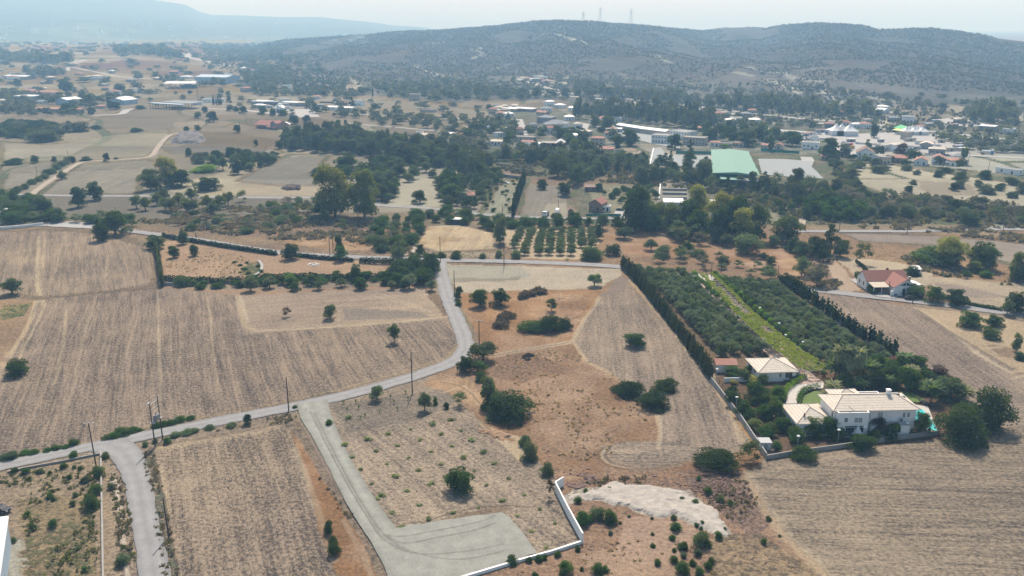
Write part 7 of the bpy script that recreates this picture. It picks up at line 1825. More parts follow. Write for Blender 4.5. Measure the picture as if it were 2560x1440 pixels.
# shrubs on the lower right bare ground
for x_, y_, s in ((1648,935,22),(1675,1095,44),(1780,1050,40),(1870,1080,42),(1720,1070,26),(1648,1265,18),(1505,1305,18),(1310,1345,18),(1380,1340,22),(1415,1325,18),(2003,1030,9),(2160,1045,10),(2310,1050,18),(1875,1150,14),(1940,1075,9),(2165,1155,11),(2325,1130,32),(2300,1190,20),(2168,1240,15),(2370,1260,26),(2313,1270,14),(2200,1365,20),(2310,1350,24),(2370,1430,40),(1560,1430,40),(1675,1400,12),(1780,1430,36),(1840,1415,22),(1350,1445,18),(1190,1365,32),(1865,840,12),(1700,855,12)):
    pt('bush', 850+x_/2.77, 920+y_/2.77+2, s, s*.85, rnd.choice(('cit', 'car', 'cit', 'ole')), 'small rounded shrub on the reddish bare ground', 'small shrubs on the reddish bare ground')
for x_, y_, s in ((190,870,26),(280,925,22),(350,945,16),(115,1095,14),(155,1080,14),(265,1180,24),(140,1245,50),(190,1240,24),(20,1255,24),(90,1365,20),(120,1300,24),(195,1390,24),(220,1350,20),(25,1310,18),(135,1440,28),(20,1425,26),(612,1055,18),(580,1215,18),(145,1115,12),(310,1115,10),(100,940,18),(15,915,14),(130,770,14),(690,1165,10)):
    pt('bush', 1700+x_/2.77, 920+y_/2.77+2, s, s*.8, rnd.choice(('cit', 'car', 'cit', 'ole')), 'small rounded shrub on the rocky slope beside the chalk heap', 'small shrubs around the chalk heap')
for x_, y_, s in ((520,885,16),(350,900,20),(370,915,14),(480,765,16),(590,790,24),(600,895,14),(610,905,14),(685,755,36),(670,870,34),(630,980,50),(505,950,18),(730,625,24),(285,725,18),(445,690,20),(180,730,24),(345,730,12),(205,770,12),(100,720,18),(515,690,12),(510,625,26),(560,700,14),(95,1210,20),(860,1365,38),(190,1020,18),(370,1100,26),(230,1110,20),(770,835,20),(860,1250,14),(585,1400,18)):
    pt('bush', x_/2.77, 920+y_/2.77+2, s, s*.8, rnd.choice(('cit', 'car', 'grn', 'ole')), 'small green shrub in the lower left yard', 'small shrubs in the lower left yard')
for x_, y_, s, h_, c_ in ((75,640,44,26,'ole'),(20,640,26,18,'ole'),(180,605,32,16,'cit'),(235,600,30,16,'cit'),(330,585,24,14,'cit'),(395,570,30,16,'cit'),(455,560,22,12,'cit'),(515,540,28,22,'car'),(740,500,30,16,'ole'),(790,492,34,20,'cit'),(850,475,44,24,'cit'),(920,450,34,16,'cit'),(960,440,22,10,'cit'),(1090,415,30,16,'cit'),(1135,405,24,16,'cit'),(1190,395,32,14,'cit'),(1250,375,32,14,'cit'),(1320,360,26,14,'cit'),(1160,530,22,20,'cit'),(1010,545,18,14,'ole'),(1075,520,16,12,'ole'),(1220,480,30,14,'ole'),(1300,465,36,18,'ole'),(1350,450,26,14,'ole'),(1450,430,30,10,'ole'),(1600,415,28,10,'ole'),(2280,400,20,20,'cit'),(2045,280,14,10,'cit')):
    pt('bush', x_/2.77, 920+y_/2.77, s, h_, c_, 'roadside bush on the verge of the near road', 'roadside bushes along the near road')
# bush line by the dirt track, left
for i, (x_, y_) in enumerate(((45, 480), (62, 474), (80, 462), (95, 455), (112, 448), (118, 438), (130, 435), (142, 425), (152, 418), (163, 412), (172, 405))): pt('bush', x_, y_, 26, 17, 'ole', nth(i)+' grey-green bush from the near end of the dirt track line', 'bush line beside the dirt track')
# clipped ball trees along the vine walk
BALL = [(1735,697),(1741,709),(1751,716),(1766,722),(1770,732),(1782,742),(1792,751),(1808,764),(1817,774),(1826,780),(1840,790),(1850,804),(1862,812),(1876,825),(1888,835),(1902,850),(1923,862),(1935,876)]
BALR = [(1787,697),(1794,705),(1806,712),(1814,722),(1826,730),(1838,738),(1850,748),(1862,759),(1875,769),(1887,783),(1899,791),(1914,802),(1925,815),(1940,826),(1958,837),(1970,851),(1986,866),(2004,879)]
for i, (x_, y_) in enumerate(BALL): pt('ball', x_, y_+5, 20, 24, 'bri', nth(i)+' clipped ball tree from the gate, left of the vine walk', 'ball trees left of the vine walk')
for i, (x_, y_) in enumerate(BALR): pt('ball', x_, y_+6, 21, 25, 'bri', nth(i)+' clipped ball tree from the gate, right of the vine walk', 'ball trees right of the vine walk')
# groves either side of the vine walk
GL = [(1580,668),(1640,674),(1722,688),(1740,716),(1790,760),(1850,815),(1940,880),(1860,893),(1800,890),(1770,880),(1700,800),(1630,725)]
GR = [(1800,697),(1850,700),(1930,712),(1990,750),(2050,800),(2130,850),(2215,900),(2200,925),(2130,905),(2060,915),(2020,885),(1960,835),(1880,765)]
KG = [('olive', 'oli'), ('olive', 'oli'), ('olive', 'ole'), ('citrus', 'ole')]
grove(GL, (1580,668), (1790,905), 3.6, 3.9, KG, (4.6, 5.3), (3.4, 4.2), 'grove_tree', 'from left in left grove', 'dense grove left of the vine walk', 1, 'grove tree')
grove(GR, (1800,697), (2060,915), 3.6, 3.9, KG, (4.6, 5.3), (3.4, 4.2), 'orchard_tree', 'from left in right grove', 'dense grove right of the vine walk', 2, 'orchard tree')
along([(1556,668),(1600,715),(1640,765),(1690,828),(1740,895),(1775,945)], 1.5, [('cypress', 'cyg'), ('cypress', 'cyp'), ('pine', 'cyg')], (2.6, 3.4), (5.2, 6.8), '{n} conifer from the far end of the left windbreak', 'conifers of the left windbreak', 3, .25, 'conifer', 'conifer')
along([(1990,728),(2060,780),(2130,828),(2232,890)], 1.9, [('cypress', 'cyp'), ('cypress', 'dk'), ('pine', 'dk')], (2.6, 3.4), (4.6, 6.8), '{n} conifer from the far end of the right windbreak', 'conifers of the right windbreak', 4, .35, 'conifer', 'conifer')
along([(1960,716),(1985,726)], 3, [('carob', 'dk')], (6, 7), (5, 6), 'dark tree at the far end of the right grove', 'dark trees at the far end of the right grove', 5)
# olive yard: eight rows
for c_, (xa, xb) in enumerate(((1308,1282),(1332,1316),(1357,1345),(1380,1373),(1404,1400),(1428,1428),(1452,1456),(1478,1482))):
    nr = 8
    for r_ in range(nr):
        t = r_/(nr-1); yy = 582+(640-582)*t**1.15; xx = xa+(xb-xa)*t-4*(c_ < 2)
        if c_ > 5 and r_ > 5: continue
        if c_ < 1 and r_ > 5: continue
        pt('olive', xx+rnd.uniform(-2, 2), yy+rnd.uniform(-1, 1), 27, 17+4*t, 'ole', nth(r_)+' olive tree from the far end, '+nth(c_)+' row from the left of the yard', 'olive yard beside the golden field')
# cypress row on the big field edge and tall cypress screen in the valley
along([(406,716),(403,690),(399,665),(395,640),(390,628)], 1.6, [('cypress', 'cyg'), ('cypress', 'eug')], (2.2, 2.8), (5.0, 6.2), '{n} cypress from the near end of the row at the big field', 'cypress row at the big field', 6, .1)
along([(1282,542),(1290,515),(1300,485),(1311,455)], 1.9, [('cypress', 'cyp')], (2.8, 3.3), (8.5, 11), '{n} cypress from the near end of the tall dark screen', 'tall cypress screen', 7, .1)
for i, (x_, y_) in enumerate(((533, 264), (536, 262), (541, 264), (545, 260), (549, 264), (553, 263))): pt('cypress', x_, y_, 5, 26, 'cyp', nth(i)+' slender cypress from the left by the white compound', 'slender cypresses by the white compound')
for i, (x_, y_) in enumerate(((846, 270), (850, 270), (855, 270), (861, 270), (866, 270))): pt('cypress', x_, y_, 4, 18, 'cyp', nth(i)+' slender cypress from the left on the long beige field', 'slender cypresses on the beige field')
for i, (x_, y_) in enumerate(((90, 180), (96, 180), (62, 178), (103, 181), (112, 181))): pt('cypress', x_, y_, 4, 15, 'cyp', 'dark cypress on the far left rise', 'dark cypresses on the far left rise')
# hedges
hedge([(408,592),(460,602),(520,612),(600,625),(690,638)], 1.5, 1.9, 'cyp', 'clipped dark hedge along the upper road, left of the round tree', 1)
hedge([(748,642),(800,648),(880,654)], 1.5, 1.7, 'cyp', 'clipped dark hedge along the upper road, right of the round tree', 2)
hedge([(903,657),(960,660),(1032,660)], 1.9, 2.6, 'cyp', 'clipped tall hedge left of the junction', 3)
hedge([(410,703),(500,706),(600,706),(640,702)], 1.8, 2.3, 'cyp', 'dark lower hedge of the dry enclosure, left part', 4)
hedge([(640,702),(760,697),(870,700),(1000,695),(1060,692)], 1.8, 2.4, 'cyp', 'dark lower hedge of the dry enclosure, right part', 5)
hedge([(2140,655),(2160,672),(2185,705)], 1.2, 1.2, 'cyg', 'ragged low hedge along the sandy drive', 6)
hedge([(2142,690),(2160,712),(2185,735)], 2.2, 1.8, 'car', 'dark clipped hedge left of the bungalow yard', 7, spiky=False)
hedge([(2350,745),(2380,752),(2430,764),(2500,776)], 1.1, 1.2, 'ole', 'low hedge along the lane right of the shrubs', 8)
hedge([(1998,1012),(1999,998),(2008,984),(2024,975),(2045,972)], 1.5, 1.5, 'cit', 'bright green curved hedge round the small lawn', 9, .16, 70, False)
hedge([(1930,1002),(1958,1002),(1962,985),(1972,972),(1990,960),(2010,948)], 1.5, 1.6, 'bri', 'yellow-green curved hedge outside the pale driveway', 10, .16, 70, False)
hedge([(1440,322),(1455,325),(1470,330)], 1.5, 2, 'cyp', 'low hedge below the slate-roofed house', 11)
hedge([(800,257),(850,259),(900,262)], 1.2, 1.6, 'cyp', 'thin far hedge on the beige field', 12)
# belts and woods
G = lambda *a: list(a)
W1 = [(712,352),(760,345),(860,340),(905,352),(960,362),(1040,375),(1100,380),(1180,398),(1225,420),(1210,440),(1170,445),(1110,415),(1040,415),(985,400),(905,388),(850,385),(712,375)]
scatter(W1, 6.8, [('carob', 'far'), ('carob', 'ole'), ('euca', 'far'), ('pine', 'far')], (10, 13), (10, 14), 'tree of the dense wood between fields and village', 'dense wood left of the village', 10, cat='wood tree', name='wood_tree')
scatter([(1225,405),(1330,378),(1500,392),(1640,415),(1790,440),(1880,445),(1960,470),(2090,480),(2090,520),(1990,500),(1880,490),(1780,480),(1700,452),(1620,470),(1560,430),(1480,440),(1440,470),(1420,430),(1330,410)], 8, [('carob', 'far'), ('carob', 'ole'), ('euca', 'far'), ('pine', 'dk'), ('dry', 'ole')], (8, 11), (7, 11), 'tree in the thicket on the slope below the village', 'slope thicket below the village', 11, cat='slope tree', name='slope_tree')
scatter([(2080,400),(2130,440),(2170,490),(2260,500),(2400,515),(2560,525),(2560,560),(2430,545),(2300,545),(2200,545),(2030,550),(2010,500),(2060,480),(2100,470)], 7, [('bush', 'far'), ('bush', 'dk'), ('dry', 'ole'), ('carob', 'far'), ('dry', 'gry')], (6, 10), (3.5, 7), 'bush on the scrubby bank below the tan field', 'bushes of the scrubby bank', 12, cat='bush', name='bank_bush')
scatter([(2015,510),(2070,495),(2130,515),(2180,545),(2100,555),(2015,550)], 6, [('carob', 'cit'), ('carob', 'car')], (8, 10), (6, 8), 'leafy green tree in the orchard corner by the dirt lane', 'green orchard trees by the dirt lane', 13, cat='tree', name='orchard_tree')
scatter([(1895,500),(2005,500),(2000,520),(1960,545),(1900,520)], 6.5, [('citrus', 'cit'), ('citrus', 'car')], (5, 7), (3.5, 5), 'dark green citrus tree in the small orchard rows', 'citrus orchard left of the dirt lane', 14)
scatter([(1480,478),(1640,470),(1640,520),(1560,520),(1540,500)], 6.5, [('citrus', 'cit'), ('citrus', 'car'), ('bush', 'cit')], (4.5, 6.5), (3, 5), 'fruit tree in the garden behind the pink house', 'fruit garden behind the pink house', 15)
scatter([(2110,420),(2200,410),(2300,430),(2330,425),(2430,440),(2560,455),(2560,500),(2420,480),(2330,445),(2150,430)], 13, [('bush', 'far'), ('bush', 'dk'), ('carob', 'far')], (7, 12), (3.5, 6), 'round bush dotted over the tan field', 'bushes dotted over the tan field', 16, cat='bush', name='field_bush')
scatter([(2110,455),(2240,450),(2420,470),(2560,500),(2560,515),(2300,500),(2140,480)], 24, [('bush', 'far'), ('carob', 'dk')], (6, 9), (4, 6), 'lone dark bush on the lower tan field', 'bushes of the lower tan field', 17, cat='bush', name='field_bush')
scatter([(1120,470),(1170,440),(1250,425),(1250,445),(1215,500),(1190,530),(1115,520)], 6.2, [('olive', 'ole'), ('olive', 'far'), ('carob', 'car')], (6.5, 8), (5, 6.5), 'olive tree in the dense rows around the orange-roofed hut', 'olive rows around the hut', 18)
scatter([(1110,460),(1135,455),(1150,475),(1125,505),(1108,490)], 7, [('carob', 'car'), ('carob', 'dk')], (10, 12), (8, 10), 'big dark tree at the left end of the hut olive rows', 'big dark trees left of the hut', 19)
scatter([(1225,455),(1300,450),(1280,530),(1212,530)], 7, [('citrus', 'eug'), ('weed', 'cit')], (2.5, 4), (1.8, 3), 'young sapling in the pale nursery rows', 'young saplings in the nursery rows', 20, cat='sapling', name='sapling')
scatter([(940,410),(985,405),(990,440),(985,500),(940,500),(920,470),(900,450)], 9, [('carob', 'car'), ('carob', 'far')], (10, 12), (8, 10), 'large round tree at the left side of the pale orchard', 'trees left of the pale orchard', 21)
scatter([(990,430),(1080,400),(1110,412),(1140,430),(1110,470),(1090,462),(1075,440),(1040,460),(1000,460)], 11, [('carob', 'far'), ('olive', 'ole')], (9, 11), (7, 9), 'carob in the loose orchard on pale ground', 'loose carobs on pale ground', 22)
scatter([(475,400),(520,395),(560,400),(620,385),(690,395),(680,410),(640,420),(620,430),(560,405),(500,412)], 8, [('carob', 'far'), ('bush', 'far'), ('carob', 'dk'), ('olive', 'ole')], (9, 12), (5, 8), 'dark tree in the clump right of the dirt track fields', 'clump on the sandy rise', 23)
scatter([(0,490),(70,495),(130,530),(180,555),(120,560),(0,555)], 7, [('bush', 'car'), ('carob', 'car'), ('bush', 'ole')], (8, 12), (4, 7), 'bush of the dense green thicket at the left edge', 'thicket at the left edge', 24, cat='bush', name='thicket_bush')
scatter([(130,545),(240,545),(330,550),(330,565),(240,562),(180,558)], 7, [('bush', 'car'), ('dry', 'ole'), ('bush', 'ole')], (6, 9), (3, 5), 'bush along the upper side of the upper road', 'bushes above the upper road', 25, cat='bush', name='roadside_bush')
scatter([(0,318),(60,310),(130,318),(150,340),(120,352),(0,345)], 9, [('bush', 'far'), ('bush', 'dk')], (12, 18), (5, 8), 'bush of the big dark mound on the far left fields', 'dark bush mound far left', 26, cat='bush', name='mound_bush')
pt('bush', 109, 356, 85, 24, 'far', 'front dome of the dark bushes on the far left fields'); pt('bush', 185, 331, 75, 16, 'far', 'wide low dome right of the far left bush mound'); pt('bush', 240, 323, 30, 11, 'dk', 'small low dome on the brown bank'); pt('bush', 342, 330, 34, 13, 'dk', 'low dome at the right end of the brown bank')
scatter([(430,515),(620,540),(700,500),(800,498),(810,540),(760,560),(700,560),(640,580),(560,585),(480,580),(420,555)], 6.5, [('dry', 'ole'), ('bush', 'ole'), ('dry', 'gry'), ('dry', 'dry'), ('bush', 'car')], (6, 9), (2.2, 4.2), 'grey-green bush of the dry thicket below the straight road', 'dry thicket below the straight road', 27, cat='bush', name='thicket_bush')
scatter([(945,560),(1000,545),(1110,535),(1200,545),(1300,555),(1380,565),(1270,570),(1230,575),(1150,558),(1060,562),(1040,600),(1000,640),(960,645),(920,600)], 6.5, [('bush', 'car'), ('bush', 'cit'), ('dry', 'ole'), ('bush', 'ole'), ('carob', 'car')], (6, 9), (3.5, 6), 'leafy bush of the green belt around the golden field', 'green belt around the golden field', 28, cat='bush', name='belt_bush')
scatter([(1300,556),(1570,556),(1640,575),(1560,585),(1490,572),(1300,570)], 7, [('carob', 'car'), ('bush', 'cit'), ('olive', 'ole')], (7, 9), (5, 7), 'tree of the belt between valley road and olive yard', 'tree belt above the olive yard', 29, cat='tree', name='belt_tree')
scatter([(1100,640),(1250,640),(1300,645),(1100,648)], 6, [('bush', 'ole'), ('bush', 'car')], (5, 8), (3, 4.5), 'roadside bush below the golden field', 'bushes below the golden field', 30, cat='bush', name='roadside_bush')
scatter([(1630,640),(1760,640),(1850,655),(1960,690),(1940,700),(1800,675),(1640,660)], 6.5, [('dry', 'gry'), ('bush', 'ole'), ('dry', 'ole'), ('olive', 'oli')], (6, 9), (3.5, 5.5), 'grey thicket bush behind the groves', 'grey thicket behind the groves', 31, cat='bush', name='thicket_bush')
scatter([(1690,590),(1800,600),(1900,620),(1880,640),(1780,620),(1700,605)], 8, [('carob', 'ole'), ('olive', 'oli'), ('dry', 'gry')], (8, 12), (6, 8), 'grey-green tree at the foot of the gum row', 'grey trees below the gum row', 32, cat='tree', name='grey_tree')
scatter([(1920,610),(2050,630),(2130,640),(2140,650),(2040,655),(1960,640)], 8, [('carob', 'dk'), ('carob', 'ole')], (8, 11), (6, 9), 'dark tree in the belt by the right gums', 'dark belt by the right gums', 33, cat='tree', name='belt_tree')
scatter([(600,712),(680,712),(760,708),(900,712),(1060,708),(1080,725),(900,722),(760,728),(610,728)], 5.6, [('olive', 'ole'), ('carob', 'car'), ('olive', 'oli')], (5, 6.4), (4, 5), 'small tree in the row below the lower hedge', 'tree row below the lower hedge', 34, cat='tree', name='row_tree')
scatter([(450,712),(600,706),(740,695),(900,690),(1060,682),(1080,700),(900,706),(740,708),(500,722)], 3.6, [('bush', 'cit'), ('bush', 'car'), ('citrus', 'car')], (4.5, 7), (2.4, 4), 'green garden bush along the lower hedge', 'garden bushes along the lower hedge', 35, cat='bush', name='garden_bush')
scatter([(585,655),(650,652),(655,690),(600,700)], 4.5, [('bush', 'car'), ('weed', 'cit')], (1.8, 3.6), (.8, 1.5), 'low green bush by the small white path', 'low bushes by the small white path', 36, cat='bush', name='garden_bush')
scatter([(1575,560),(1700,565),(1800,580),(1905,598),(1895,616),(1740,594),(1580,576)], 8, [('euca', 'eug'), ('euca', 'euy'), ('euca', 'car')], (11, 14), (13, 18), 'gum tree filling the tall row above the brown meadow', 'tall gum row above the brown meadow', 81, cat='gum tree', name='gum_tree')
scatter([(2330,655),(2440,665),(2560,690),(2560,705),(2440,685),(2330,672)], 8, [('euca', 'eug'), ('carob', 'car'), ('bush', 'car')], (9, 12), (6, 10), 'tree in the thicket along the right hand bank', 'thicket trees along the right hand bank', 82, cat='bank tree', name='bank_tree')
scatter([(980,665),(1080,662),(1085,690),(1060,712),(980,705)], 5.5, [('carob', 'car'), ('citrus', 'cit'), ('carob', 'dk')], (7, 9), (5, 7.5), 'green tree crowding the corner beside the lane', 'trees crowding the lane corner', 83, cat='garden tree', name='garden_tree')
# garden fill at the villa
scatter([(1800,966),(1868,958),(1925,1010),(1985,1085),(1925,1118),(1860,1050)], 5.5, [('citrus', 'cit'), ('citrus', 'car'), ('bush', 'cit'), ('carob', 'car')], (3.5, 6), (2.5, 4.5), 'fruit tree filling the orchard corner left of the villa', 'orchard corner left of the villa', 39, cat='garden tree', name='garden_tree')
scatter([(2060,930),(2200,935),(2330,950),(2400,1000),(2330,985),(2240,975),(2180,985),(2130,985)], 5, [('citrus', 'car'), ('carob', 'dk'), ('featherpalm', 'pag'), ('carob', 'cit'), ('citrus', 'grn')], (5, 8), (4, 7.5), 'plant in the dense tropical back garden of the villa', 'dense back garden of the villa', 37, cat='garden tree', name='garden_tree')
scatter([(1950,1085),(2100,1095),(2250,1090),(2250,1096),(2110,1108),(1960,1128)], 4.5, [('citrus', 'car'), ('bush', 'car'), ('citrus', 'cit')], (4, 5.5), (2.5, 4), 'leafy shrub in the villa\'s front border', 'front border shrubs of the villa', 38, cat='shrub', name='garden_shrub')
# village trees and far belts (small in the picture)
FARS = [
 ([(0,105),(640,110),(900,200),(600,235),(0,235)], 48, 'x', 'x', (12, 30), (6, 12), 70, 170),
 ([(500,105),(640,120),(760,150),(900,200),(760,215),(640,180),(560,150)], 26, 'x', 'x', (12, 24), (7, 13), 71, 90),
 ([(0,235),(600,235),(1200,270),(1200,300),(700,290),(500,260),(0,290)], 42, 'x', 'x', (8, 16), (4, 9), 72, 90),
 ([(900,200),(1400,190),(2000,225),(2560,265),(2560,320),(1900,285),(1400,250),(1000,240)], 24, 'x', 'x', (8, 15), (4, 8), 73, 150),
 ([(2100,300),(2560,330),(2560,380),(2300,350)], 22, 'x', 'x', (8, 16), (4, 8), 74, 60),
 ([(930,300),(1140,300),(1290,315),(1290,345),(1180,350),(1060,320),(930,318)], 15, 'tree around the lanes left of the village', 'trees around the lanes left of the village', (8, 13), (6, 10), 40, 60),
 ([(850,280),(1010,288),(1100,296),(1060,310),(900,300),(850,296)], 15, 'dark tree along the long pale lane', 'dark trees along the long pale lane', (9, 14), (5, 10), 41, 40),
 ([(900,355),(1080,352),(1210,362),(1220,380),(1100,372),(960,366)], 10, 'tree in front of the village gardens', 'trees in front of the village gardens', (8, 12), (7, 10), 42, 60),
 ([(1160,320),(1290,322),(1330,330),(1460,338),(1540,345),(1560,370),(1440,372),(1340,362),(1240,348),(1160,345)], 13, 'garden tree between the village houses', 'garden trees between the village houses', (8, 12), (6, 9), 43, 70),
 ([(1240,385),(1480,390),(1560,400),(1560,415),(1480,410),(1240,400)], 9, 'tree just below the village houses', 'trees just below the village houses', (8, 12), (6, 10), 44, 60),
 ([(1440,285),(1560,288),(1720,300),(1780,312),(1780,330),(1700,322),(1560,305),(1440,300)], 10, 'dark conifer in the long belt behind the school', 'dark conifer belt behind the school', (8, 11), (14, 20), 45, 110),
 ([(1720,320),(1960,345),(2000,360),(1900,368),(1720,350)], 12, 'tree among the houses behind the green hall', 'trees behind the green hall', (9, 13), (8, 14), 46, 60),
 ([(1560,275),(1760,282),(2000,305),(2060,318),(1900,320),(1700,300),(1560,290)], 13, 'bushy tree in the belt along the motorway', 'bushy belt along the motorway', (8, 12), (4, 7), 47, 45),
 ([(2000,322),(2200,330),(2190,345),(2000,335)], 18, 'tree at the event ground', 'trees at the event ground', (8, 13), (6, 12), 48, 20),
 ([(2050,385),(2200,388),(2320,395),(2420,410),(2400,425),(2230,415),(2060,400)], 13, 'garden tree around the right hand cottages', 'garden trees around the right hand cottages', (8, 12), (5, 9), 49, 60),
 ([(2320,345),(2560,362),(2560,385),(2450,380),(2390,370)], 12, 'bush in the green triangle beside the motorway', 'green triangle beside the motorway', (9, 14), (4, 8), 50, 80),
 ([(1440,240),(1700,268),(1900,288),(1880,280),(1700,254),(1440,228)], 14, 'tree in the belt beyond the motorway', 'belt beyond the motorway', (10, 15), (10, 18), 51, 30),
 ([(1800,262),(1950,270),(2120,282),(2200,295),(2160,300),(2000,290),(1830,275)], 13, 'dark tree under the right hill', 'dark trees under the right hill', (10, 14), (12, 20), 52, 45),
 ([(2430,290),(2520,285),(2540,300),(2480,315),(2430,312)], 12, 'dark tree of the grove at the right works yard', 'dark grove at the right works yard', (12, 16), (12, 18), 53, 40),
 ([(630,222),(740,235),(880,236),(930,230),(880,248),(640,238)], 13, 'tree in the dark belt before the young orchard', 'dark belt before the young orchard', (10, 15), (8, 13), 54, 45),
 ([(930,215),(1100,215),(1300,235),(1420,245),(1250,255),(1080,258),(960,245)], 14, 'tree in the wooded strip at the hill foot', 'wooded strip at the hill foot', (10, 15), (8, 15), 55, 60),
 ([(600,185),(720,188),(740,215),(620,215)], 16, 'tree round the small farm on the plain', 'trees round the small farm on the plain', (10, 16), (7, 12), 56, 40),
 ([(0,270),(60,262),(110,280),(220,290),(120,292),(0,290)], 10, 'orchard tree along the front of the red farm shed', 'trees along the red farm shed', (8, 11), (6, 9), 57, 50),
 ([(0,240),(40,235),(60,245),(240,250),(330,240),(330,255),(200,262),(60,262),(0,262)], 15, 'tree in the left farming village', 'trees of the left farming village', (9, 14), (6, 12), 58, 40),
 ([(60,180),(130,178),(160,190),(80,195)], 16, 'dark tree of the clump on the far left rise', 'clump on the far left rise', (12, 18), (9, 15), 59, 20),
 ([(0,140),(170,150),(180,160),(100,162),(0,155)], 22, 'distant tree in the band across the left plain', 'distant band on the left plain', (18, 26), (12, 22), 60, 40),
 ([(300,125),(420,130),(460,150),(360,140),(280,135)], 26, 'misty tree on the low rise left of the motorway bend', 'misty trees on the low rise', (20, 28), (12, 22), 61, 40),
 ([(380,195),(440,200),(480,215),(560,215),(590,220),(420,212)], 20, 'tree beside the open hay barn', 'trees beside the open hay barn', (12, 16), (8, 13), 62, 20),
]
FAR = {}
for poly, gap, lb, gp, w_, h_, sd, nmax in FARS:
    fc = [('far', 'far'), ('far', 'ole'), ('far', 'dk')] if sd != 45 else [('pine', 'dk'), ('far', 'dk')]
    scatter(poly, gap*.9, fc, w_, h_, lb, gp, sd, nmax*2, cat='far tree', name='far_tree', collect=None if sd in (43, 46, 49) else FAR.setdefault(sd == 45, []))
mass('distant_trees', 'scattered far-off trees and tree belts over the plain and hill foot', FAR[False], 'fam', 1)
mass('conifer_belt', 'long dark belt of tall conifers behind the school', FAR[True], 'fdk', 2)
# young orchard rows on the plain
for r_ in range(9):
    for c_ in range(18):
        t = r_/8; xx = 742+c_*(7.4-.2*t)+t*(-6); yy = 196+t*30+c_*.18
        if xx > 882-t*4 or c_ % 7 == (r_*3) % 11: continue
        x, y, z = gnd(xx, yy); plant('far', x, y, z-.2, 6, 4.5, 'far', 'small orchard tree in the dotted rows on the far plain', 'dotted orchard on the far plain', name='orchard_tree', cat='tree')
# ------------------------------------------------------------------ ground cover, rocks, heaps
tufts('dry_weeds', 'low grey-brown weeds on the verges of the near lanes', [[(352,1130),(385,1125),(400,1210),(425,1300),(445,1440),(420,1500),(400,1380),(382,1250)], [(265,1150),(298,1160),(328,1290),(345,1440),(300,1440),(290,1300)], [(410,1105),(560,1070),(715,1035),(745,1030),(740,1050),(560,1080),(420,1115)],
      [(735,1060),(770,1120),(850,1240),(900,1310),(975,1440),(955,1440),(880,1330),(800,1200)], [(1380,1185),(1560,1190),(1700,1190),(1850,1180),(1900,1260),(1840,1330),(1780,1260),(1700,1210),(1440,1215)]], 1.0, .8, .6, (.15, .13, .095), 1, 7000)
tufts('green_weeds', 'low green weeds in the lower left yard', [[(60,1240),(240,1200),(250,1440),(70,1440)], [(0,1190),(250,1150),(250,1230),(0,1250)], [(265,1150),(298,1160),(328,1290),(345,1440),(320,1440),(290,1300)]], 1.3, .9, .5, (.10, .11, .055), 2, 5000)
tufts('straw_weeds', 'dry straw-coloured weeds over the brown rough ground', [[(1250,890),(1420,870),(1530,930),(1640,1040),(1500,1170),(1330,1130),(1250,940)], [(1470,1360),(1700,1340),(1960,1360),(2060,1440),(1300,1500),(1250,1430)], [(700,560),(1030,580),(1030,640),(700,600)], [(410,620),(620,640),(640,690),(420,690)]], 1.9, .7, .45, (.26, .20, .14), 3, 4000)
tufts('scrub', 'low purple-grey scrub on the rough land below the eucalyptus', [[(430,530),(660,510),(800,505),(830,550),(1020,560),(1030,640),(860,600),(700,600),(430,562)], [(330,548),(640,556),(700,600),(420,570)], [(2020,560),(2250,550),(2430,570),(2560,590),(2560,605),(2250,575)], [(2440,530),(2560,530),(2560,572),(2440,570)], [(1960,640),(2050,645),(2110,720),(2060,730)], [(2250,640),(2560,700),(2560,720),(2300,680)]], 1.7, 2.3, .6, (.13, .115, .095), 4, 9000)
tufts('slope_scrub', 'mixed low scrub on the long bank under the village and the tan field', [[(1200,400),(1640,420),(2100,470),(2560,510),(2560,565),(2020,555),(1700,470),(1300,440)]], 2.6, 3.4, .7, (.10, .10, .07), 5, 9000)
def hill_scrub():
    g = np.random.default_rng(9); n = 60000; u = g.uniform(500, 2640, n); yb = lerp_tab(u, BY); yr = lerp_tab(u, RY)
    t = g.random(n)**.7*1.16-.13; Y = yb+(yr-yb)*t; X = (u-1280)*Y*cp/F; Z = height(X, Y)
    k = fbm(X/150, Y/200, 12, 3) > .34; X, Y, Z = X[k], Y[k], Z[k]; s = (1.3+2.4*g.random(len(X))**2)*(.8+Y/4000)
    V, Q, l = leaves(np.stack([X, Y, Z+s*.25], 1), s*.55, len(X)*6, 1.2, 9, squash=.8, out=.3, shell=(.3, 1.1))
    me = leafmesh('hillside_scrub', [(V, Q, l)]); o = link(bpy.data.objects.new('hillside_scrub', me)); o.color = (.07, .072, .062, 1); tag(o, 'dark maquis bushes covering the hills', 'scrub', kind='stuff')
hill_scrub()
